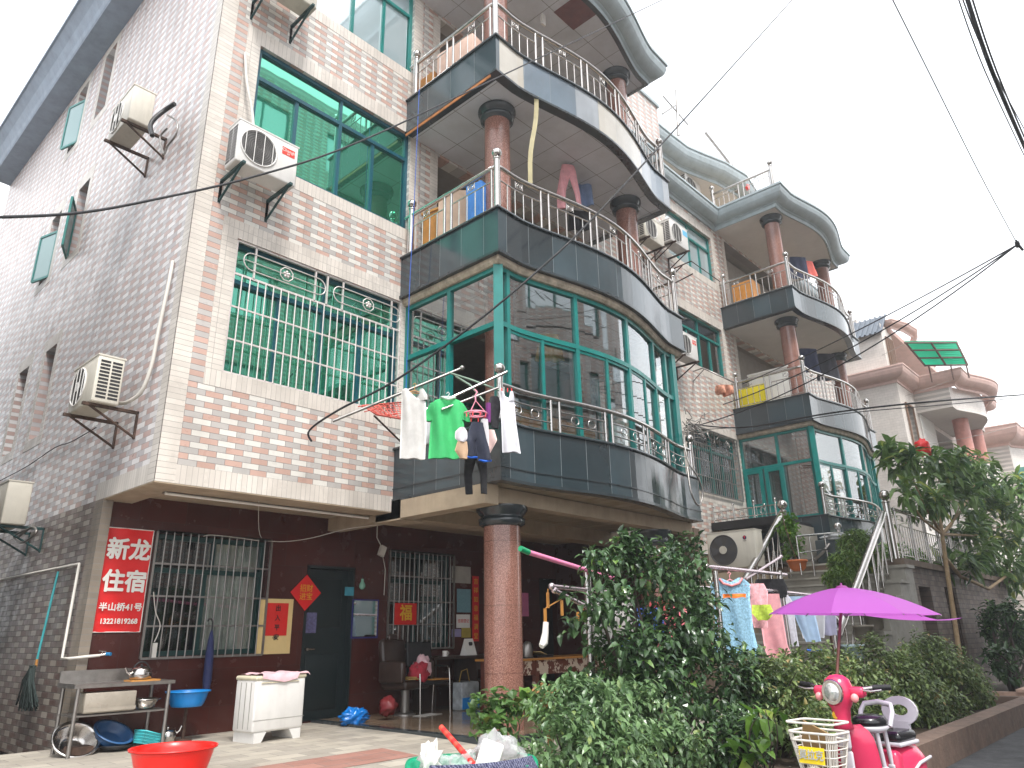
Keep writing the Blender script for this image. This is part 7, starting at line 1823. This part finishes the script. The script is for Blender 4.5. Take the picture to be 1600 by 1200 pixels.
for sx in (-1, 1): b.tube([(sx*0.06,-0.02,0.50),(sx*0.06,-0.10,0.22)], 0.018, 8)
b.build('fork', M['steeld'], T, True)
for y in (-0.12, 1.02):
    b = MB(); b.torus((0,y,0.20), 0.17, 0.035, 'x', 28, 8); o = b.build('wheel', M['tyre'], T, True)
    b = MB(); b.torus((0,y,0.20), 0.135, 0.012, 'x', 24, 6); b.cyl((-0.04,y,0.20),(0.04,y,0.20),0.045)
    for k in range(5): a = k*2*pi/5; b.cyl((0,y,0.20),(0,y+0.13*cos(a),0.20+0.13*sin(a)),0.010,n=6)
    b.build('rim', M['steeld'], o, True)
b = MB(); b.lathe((0,-0.12,0.22), [(0.19,-0.06),(0.215,-0.02),(0.215,0.02),(0.19,0.06)], 28, R=RY(pi/2), caps=False); b.v = [v for v in b.v]; b.build('front_mudguard', M['cerise'], T, True)
b = MB(); b.obox((0,0.36,0.30), (0.26,0.42,0.08), bev=0.02); b.build('footboard', M['cerised'], T, True)
b = MB(); b.lathe((0,0.86,0.44), [(0.001,0.17),(0.10,0.16),(0.145,0.08),(0.15,-0.04),(0.12,-0.16),(0.001,-0.17)], 24, sy=2.3); b.obox((0,0.60,0.45), (0.24,0.12,0.30), bev=0.04); b.build('rear_body', M['cerise'], T, True)
b = MB()
for sx in (-1, 1): b.tube([(sx*0.148,0.62,0.42),(sx*0.156,0.85,0.5),(sx*0.145,1.1,0.52)], 0.012, 6)
b.build('silver_trim', M['greyp'], T, True)
b = MB(); b.obox((0,0.80,0.68), (0.25,0.34,0.08), bev=0.035); b.build('rear_seat', M['seat'], T, True)
b = MB(); b.obox((0,0.80,0.635), (0.26,0.36,0.03), bev=0.012); b.build('rear_seat_base', M['greyp'], T, True)
# child seat on two pillars with a grab ring
b = MB(); b.lathe((0,0.42,0.80), [(0.001,0.05),(0.06,0.052),(0.11,0.04),(0.13,0.01),(0.125,-0.02),(0.001,-0.025)], 24, sy=1.25); b.build('child_seat', M['seat'], T, True)
b = MB(); b.lathe((0,0.42,0.765), [(0.001,0.02),(0.12,0.02),(0.135,0.0),(0.10,-0.03),(0.001,-0.035)], 24, sy=1.25); b.build('child_seat_base', M['greyp'], T, True)
for dx, dy in ((-0.07,0.36),(0.07,0.36),(-0.05,0.52),(0.06,0.52)): 
    b = MB(); b.cyl((dx,dy,0.74),(dx*1.1,dy+0.03,0.50),0.018); b.obox((dx*1.1,dy+0.03,0.50),(0.05,0.05,0.03),bev=0.008); b.build('pillar', M['greyp'], T, True)
b = MB(); b.tube([(-0.12,0.50,0.77),(-0.13,0.56,0.86),(-0.11,0.60,0.91),(0,0.62,0.925),(0.11,0.60,0.91),(0.13,0.56,0.86),(0.12,0.50,0.77)], 0.020, 8); b.build('grab_rail', M['greyp'], T, True)
b = MB()
pts = [(0.15*cos(t), 0.105*sin(t)) for t in [2*pi*i/20 for i in range(20)]]; pin_ = [(0.075*cos(t), 0.04*sin(t)+0.005) for t in [2*pi*i/20 for i in range(20)]]
for yy in (0, 0.03): b.add([(x, 0.98+yy+0.1*z, 0.84+z) for x, z in pts]+[(x, 0.98+yy+0.1*z, 0.84+z) for x, z in pin_], [(i, (i+1) % 20, 20+(i+1) % 20, 20+i) for i in range(20)])
b.add([(x, 0.98+0.1*z, 0.84+z) for x, z in pts]+[(x, 1.01+0.1*z, 0.84+z) for x, z in pts], [(i, (i+1) % 20, 20+(i+1) % 20, 20+i) for i in range(20)])
b.add([(x, 0.98+0.1*z, 0.84+z) for x, z in pin_]+[(x, 1.01+0.1*z, 0.84+z) for x, z in pin_], [(i, (i+1) % 20, 20+(i+1) % 20, 20+i) for i in range(20)])
b.obox((0,0.985,0.72),(0.14,0.03,0.10)); b.build('seat_backrest', M['greyp'], T, True)
# basket
BY, BZ0, BZ1 = -0.32, 0.50, 0.79
b = MB()
def rr(w_, d_, z, n=6, cy=BY, cx=-0.05):
    P_ = []
    for (sx, sy, a0) in ((1,1,0),(-1,1,pi/2),(-1,-1,pi),(1,-1,3*pi/2)):
        for k in range(n+1):
            a = a0+k*(pi/2)/n; P_.append(Vector((cx+sx*(w_-0.05)+0.05*cos(a), cy+sy*(d_-0.05)+0.05*sin(a), z)))
    return P_
for i in range(7):
    t = i/6; b.tube(rr(0.13+0.055*t, 0.10+0.04*t, BZ0+(BZ1-BZ0)*t), 0.0045 if i < 5 else 0.0085, 6, True)
P0, P1 = rr(0.13, 0.10, BZ0, 6), rr(0.185, 0.14, BZ1, 6)
for i in range(len(P0)): b.cyl(P0[i], P1[i], 0.004, n=5)
for k in range(5):
    s = -0.8+0.4*k
    for sy in (-1, 1): b.cyl((-0.05+0.13*s, BY+sy*0.10, BZ0), (-0.05+0.185*s, BY+sy*0.14, BZ1), 0.004, n=5)
    b.cyl((-0.05+0.13*s, BY-0.10, BZ0), (-0.05+0.13*s, BY+0.10, BZ0), 0.004, n=5)
b.tube([Vector((p.x, p.y, p.z+0.06)) for p in rr(0.19, 0.145, BZ1)][:], 0.008, 6, True)
bk = b.build('wire_basket', mat('cream_coated_wire', (226,220,210), 0.35), T, True)
b = MB(); b.obox((-0.05, BY-0.142, 0.655), (0.20, 0.006, 0.10), RX(-0.15)); pl_ = b.build('yellow_plate', mat('yellow_number_plate', (238,206,20), 0.4, 0, 0.04), bk, True)
o = text('plate_lettering', '莫拉克', 0.065, (-0.05, BY-0.149, 0.655), mat('silver_lettering', (176,176,170), 0.4), T, bold=0.0015, rot=(pi/2-0.15, 0, 0), localp=True)
b = MB(); b.obox((-0.08, BY+0.02, 0.69), (0.26, 0.012, 0.26), RY(0.35) @ RX(0.2)); o = b.build('cardboard_sheet', mat('brown_card', (140,112,72), 0.8), None, True); o.parent = T; o['label'] = 'folded brown cardboard standing in the scooter basket'
o.name = 'cardboard_insert'
# umbrella
UP = PY(1315, 918, 2.22)
UT = thing('parasol', 'large purple umbrella with a long rear tail clamped to the scooter', 'umbrella', (UP.x, UP.y, -0.2+0.6))
b = MB(); b.tube([(HC.x+0.32, HC.y+0.06, 0.35), (HC.x+0.26, HC.y+0.06, 0.9), (UP.x, UP.y, UP.z-0.03)], 0.012, 8); b.build('pole', mat('dark_red_pole', (110,70,60), 0.35, 0.4), UT)
m_, n_, b_, o_ = newmat('purple_umbrella_fabric'); c_ = lin(192,96,198); b_.inputs['Base Color'].default_value = c_; b_.inputs['Roughness'].default_value = 0.45
tr_ = n_.nodes.new('ShaderNodeBsdfTranslucent'); tr_.inputs['Color'].default_value = lin(206,110,210); ms_ = n_.nodes.new('ShaderNodeMixShader'); ms_.inputs[0].default_value = 0.5
n_.links.new(b_.outputs[0], ms_.inputs[1]); n_.links.new(tr_.outputs[0], ms_.inputs[2]); n_.links.new(ms_.outputs[0], o_.inputs['Surface'])
tips = []
vdir = Vector((CAMP[0]-UP.x, CAMP[1]-UP.y, 0)).normalized(); rdir = Vector((-vdir.y, vdir.x, 0))
for k in range(8):
    a = 2*pi*k/8+0.2; R_ = 0.62
    tips.append(Vector((UP.x, UP.y, UP.z-0.21)) + (rdir*cos(a)*R_*1.04 + vdir*sin(a)*R_) + rdir*0.03 + Vector((0,0,-0.02*cos(a))))
tail = PX(1505, 965, UP.x+0.85)
b = MB(); m_seg = 6
def cpt(k, t, s):
    a, c = tips[k % 8], tips[(k+1) % 8]; e_ = a.lerp(c, s); ctr = UP
    p = ctr.lerp(e_, t); p.z = ctr.z + (e_.z-ctr.z)*(t**1.7)
    sag = sin(pi*s)*0.035*t; p.z += 0; p -= (e_-Vector((ctr.x, ctr.y, e_.z)))*(sag*0.6)
    return p
for k in range(8):
    vs = [cpt(k, i/m_seg, j/6) for i in range(m_seg+1) for j in range(7)]
    b.add(vs, [(i*7+j, i*7+j+1, (i+1)*7+j+1, (i+1)*7+j) for i in range(m_seg) for j in range(6)], True)
rk = sorted(range(8), key=lambda k: (tips[k]-tail).length)[:2]; ta, tb_ = tips[rk[0]], tips[rk[1]]
vs = []
for i in range(7):
    t = i/6
    for j in range(5):
        p = ta.lerp(tb_, j/4).lerp(tail, t); p.z -= 0.03*sin(pi*t); vs.append(p)
b.add(vs, [(i*5+j, i*5+j+1, (i+1)*5+j+1, (i+1)*5+j) for i in range(6) for j in range(4)], True)
b.build('canopy', m_, UT)
b = MB(); b.lathe(UP, [(0.06,-0.012),(0.035,0.012),(0.008,0.018),(0.006,0.035),(0.001,0.036)], 14); b.build('cap', mat('dark_purple', (120,30,110), 0.5), UT)
b = MB()
for k in range(8): b.tube([UP-Vector((0,0,0.02))]+[cpt(k, t, 0)-Vector((0,0,0.008)) for t in (0.3,0.6,1.0)], 0.0035, 5); b.tube([UP-Vector((0,0,0.22)), cpt(k, 0.5, 0)-Vector((0,0,0.008))], 0.003, 5)
b.ball(UP-Vector((0,0,0.22)), 0.016, 10); b.build('ribs', M['steeld'], UT)

# ================================================================== air
b = MB(); b.box(-40, 110, -40, 60, -1.4, 26)
m_ = bpy.data.materials.new('air_haze'); m_.use_nodes = True; n_ = m_.node_tree; n_.nodes.clear()
o_ = n_.nodes.new('ShaderNodeOutputMaterial'); v_ = n_.nodes.new('ShaderNodeVolumePrincipled')
v_.inputs['Color'].default_value = (0.95, 0.97, 1.0, 1); v_.inputs['Density'].default_value = 0.0025; v_.inputs['Anisotropy'].default_value = 0.3
n_.links.new(v_.outputs[0], o_.inputs['Volume'])
HZ = b.build('haze', m_); tag(HZ, kind='stuff')

# ================================================================== bin at the bottom edge
bc = PY(737, 1188, 2.9)
T = thing('green_bin', 'green plastic tub full of rubbish bags at the bottom edge', 'bin', (bc.x, bc.y, -0.05), -0.75)
GB = mat('green_plastic_tub', (14,150,110), 0.35, 0, 0.05); hz = bc.z+0.05
b = MB(); P_ = []
def ov(a, c, z, n=32): return [Vector((a*cos(t)*(1-0.06*cos(4*t)), c*sin(t)*(1-0.06*cos(4*t)), z)) for t in [2*pi*i/n for i in range(n)]]
rings = [ov(0.24,0.17,0), ov(0.30,0.22,hz*0.9), ov(0.315,0.235,hz-0.01), ov(0.345,0.265,hz), ov(0.35,0.27,hz-0.03), ov(0.34,0.26,hz-0.035)]
vs = [p for r in rings for p in r]; b.add(vs, [(i*32+j, i*32+(j+1) % 32, (i+1)*32+(j+1) % 32, (i+1)*32+j) for i in range(5) for j in range(32)], True)
ri = ov(0.29,0.21,hz*0.9); b.add(ov(0.315,0.235,hz-0.01)+ri, [(j, (j+1) % 32, 32+(j+1) % 32, 32+j) for j in range(32)], True); b.add(ov(0.24,0.17,0), [tuple(range(32))])
b.add(ov(0.305,0.225,hz-0.08), [tuple(range(32))])
b.build('tub', GB, T, True)
def clear_bag():
    m, n, b, out = newmat('crumpled_clear_plastic'); b.inputs['Base Color'].default_value = (0.75,0.75,0.76,1); b.inputs['Roughness'].default_value = 0.18
    tr = n.nodes.new('ShaderNodeBsdfTransparent'); mx_ = n.nodes.new('ShaderNodeMixShader'); mx_.inputs[0].default_value = 0.62
    n.links.new(b.outputs[0], mx_.inputs[1]); n.links.new(tr.outputs[0], mx_.inputs[2]); n.links.new(mx_.outputs[0], out.inputs['Surface'])
    bump_(n, b, noise_(n, 22, 5, 0.7), 0.8, 0.03); return m
CB = clear_bag()
WB = RZ(-0.75)
def bl_(x, y, z): v = WB @ Vector((x, y, 0)); return (bc.x+v.x, bc.y+v.y, -0.05+z)
for (x, y, r, s, lab, m_) in ((-0.17, 0.0, 0.085, 81, 'crumpled clear plastic bag on the left of the green tub', CB), (-0.03, 0.02, 0.09, 82, 'pinkish clear plastic bag in the middle of the green tub', CB), (0.13, 0.04, 0.12, 83, 'dark food remains in a clear bag at the back of the green tub', mat('dark_rubbish', (80,62,52), 0.5, 0, 0.5, 18))):
    o = lump('rubbish_bag', bl_(x, y, hz-0.04), r, m_, None, s, amp=0.38, nn=48, freq=2.4, sz=0.9); tag(o, lab, 'bag')
o = lump('clear_wrap', bl_(0.13, 0.04, hz-0.02), 0.135, CB, None, 84, amp=0.3, nn=48, freq=2.6); tag(o, 'loose clear wrapping over the dark food remains', 'bag')
b = MB(); b.obox(bl_(0.08, -0.11, hz+0.02), (0.11, 0.03, 0.16), WB @ RY(0.35) @ RX(-0.2), bev=0.012); tag(b.build('food_carton', M['white']), 'white polystyrene food tray standing in the green tub', 'tray')
o = lump('tissue', bl_(-0.20, -0.10, hz+0.01), 0.05, M['white'], None, 85, amp=0.9, sz=1.8); tag(o, 'white tissue at the left rim of the green tub', 'tissue')
b = MB(); b.mi = 0
rp0, rp1 = Vector(bl_(0.02, -0.07, hz-0.02)), Vector(bl_(-0.22, 0.10, hz+0.30)); rp1 = PY(689, 1136, rp1.y)
N = 14
for i in range(N):
    b.mi = i % 2; b.cyl(rp0.lerp(rp1, i/N), rp0.lerp(rp1, (i+0.5 if i % 2 else i+1.0)/N if False else (i+1)/N), 0.014, n=10)
tag(b.build('striped_tube', [M['redpaint'], mat('red_and_pink_band', (236,70,50), 0.4)]), 'red banded tube sticking up out of the green tub', 'tube')
b = MB(); n = 20; m3 = 8; vs = []
for j in range(m3+1):
    for i in range(n+1):
        t = i/n; a = -pi*0.70+t*pi*0.52; r_ = 1.03
        zz_ = hz+0.012*sin(pi*t)+0.02*t-0.30*(j/m3) if j else hz+0.015+0.02*t
        ex = 0.33 if j < 1 else 0.362; ey = 0.25 if j < 1 else 0.282
        vs.append(Vector(bl_(ex*cos(a)*r_, ey*sin(a)*r_, zz_)))
b.add(vs, [(j*(n+1)+i, j*(n+1)+i+1, (j+1)*(n+1)+i+1, (j+1)*(n+1)+i) for j in range(m3) for i in range(n)], True)
m_, n_, b_, o_ = newmat('navy_knit'); b_.inputs['Roughness'].default_value = 0.95
wv = n_.nodes.new('ShaderNodeTexWave'); wv.inputs['Scale'].default_value = 28; wv.inputs['Distortion'].default_value = 6; wv.inputs['Detail'].default_value = 3; wv.inputs['Detail Scale'].default_value = 4
g_ = n_.nodes.new('ShaderNodeNewGeometry'); n_.links.new(g_.outputs['Position'], wv.inputs['Vector']); c_ = ramp_(n_, wv.outputs['Fac'], [(0.3, lin(52,54,82)), (0.75, lin(120,122,146))]); n_.links.new(c_, b_.inputs['Base Color']); bump_(n_, b_, wv.outputs['Fac'], 0.7, 0.01)
tag(b.build('knitted_cloth', m_), 'navy and grey knitted cloth draped over the front of the green tub', 'cloth')
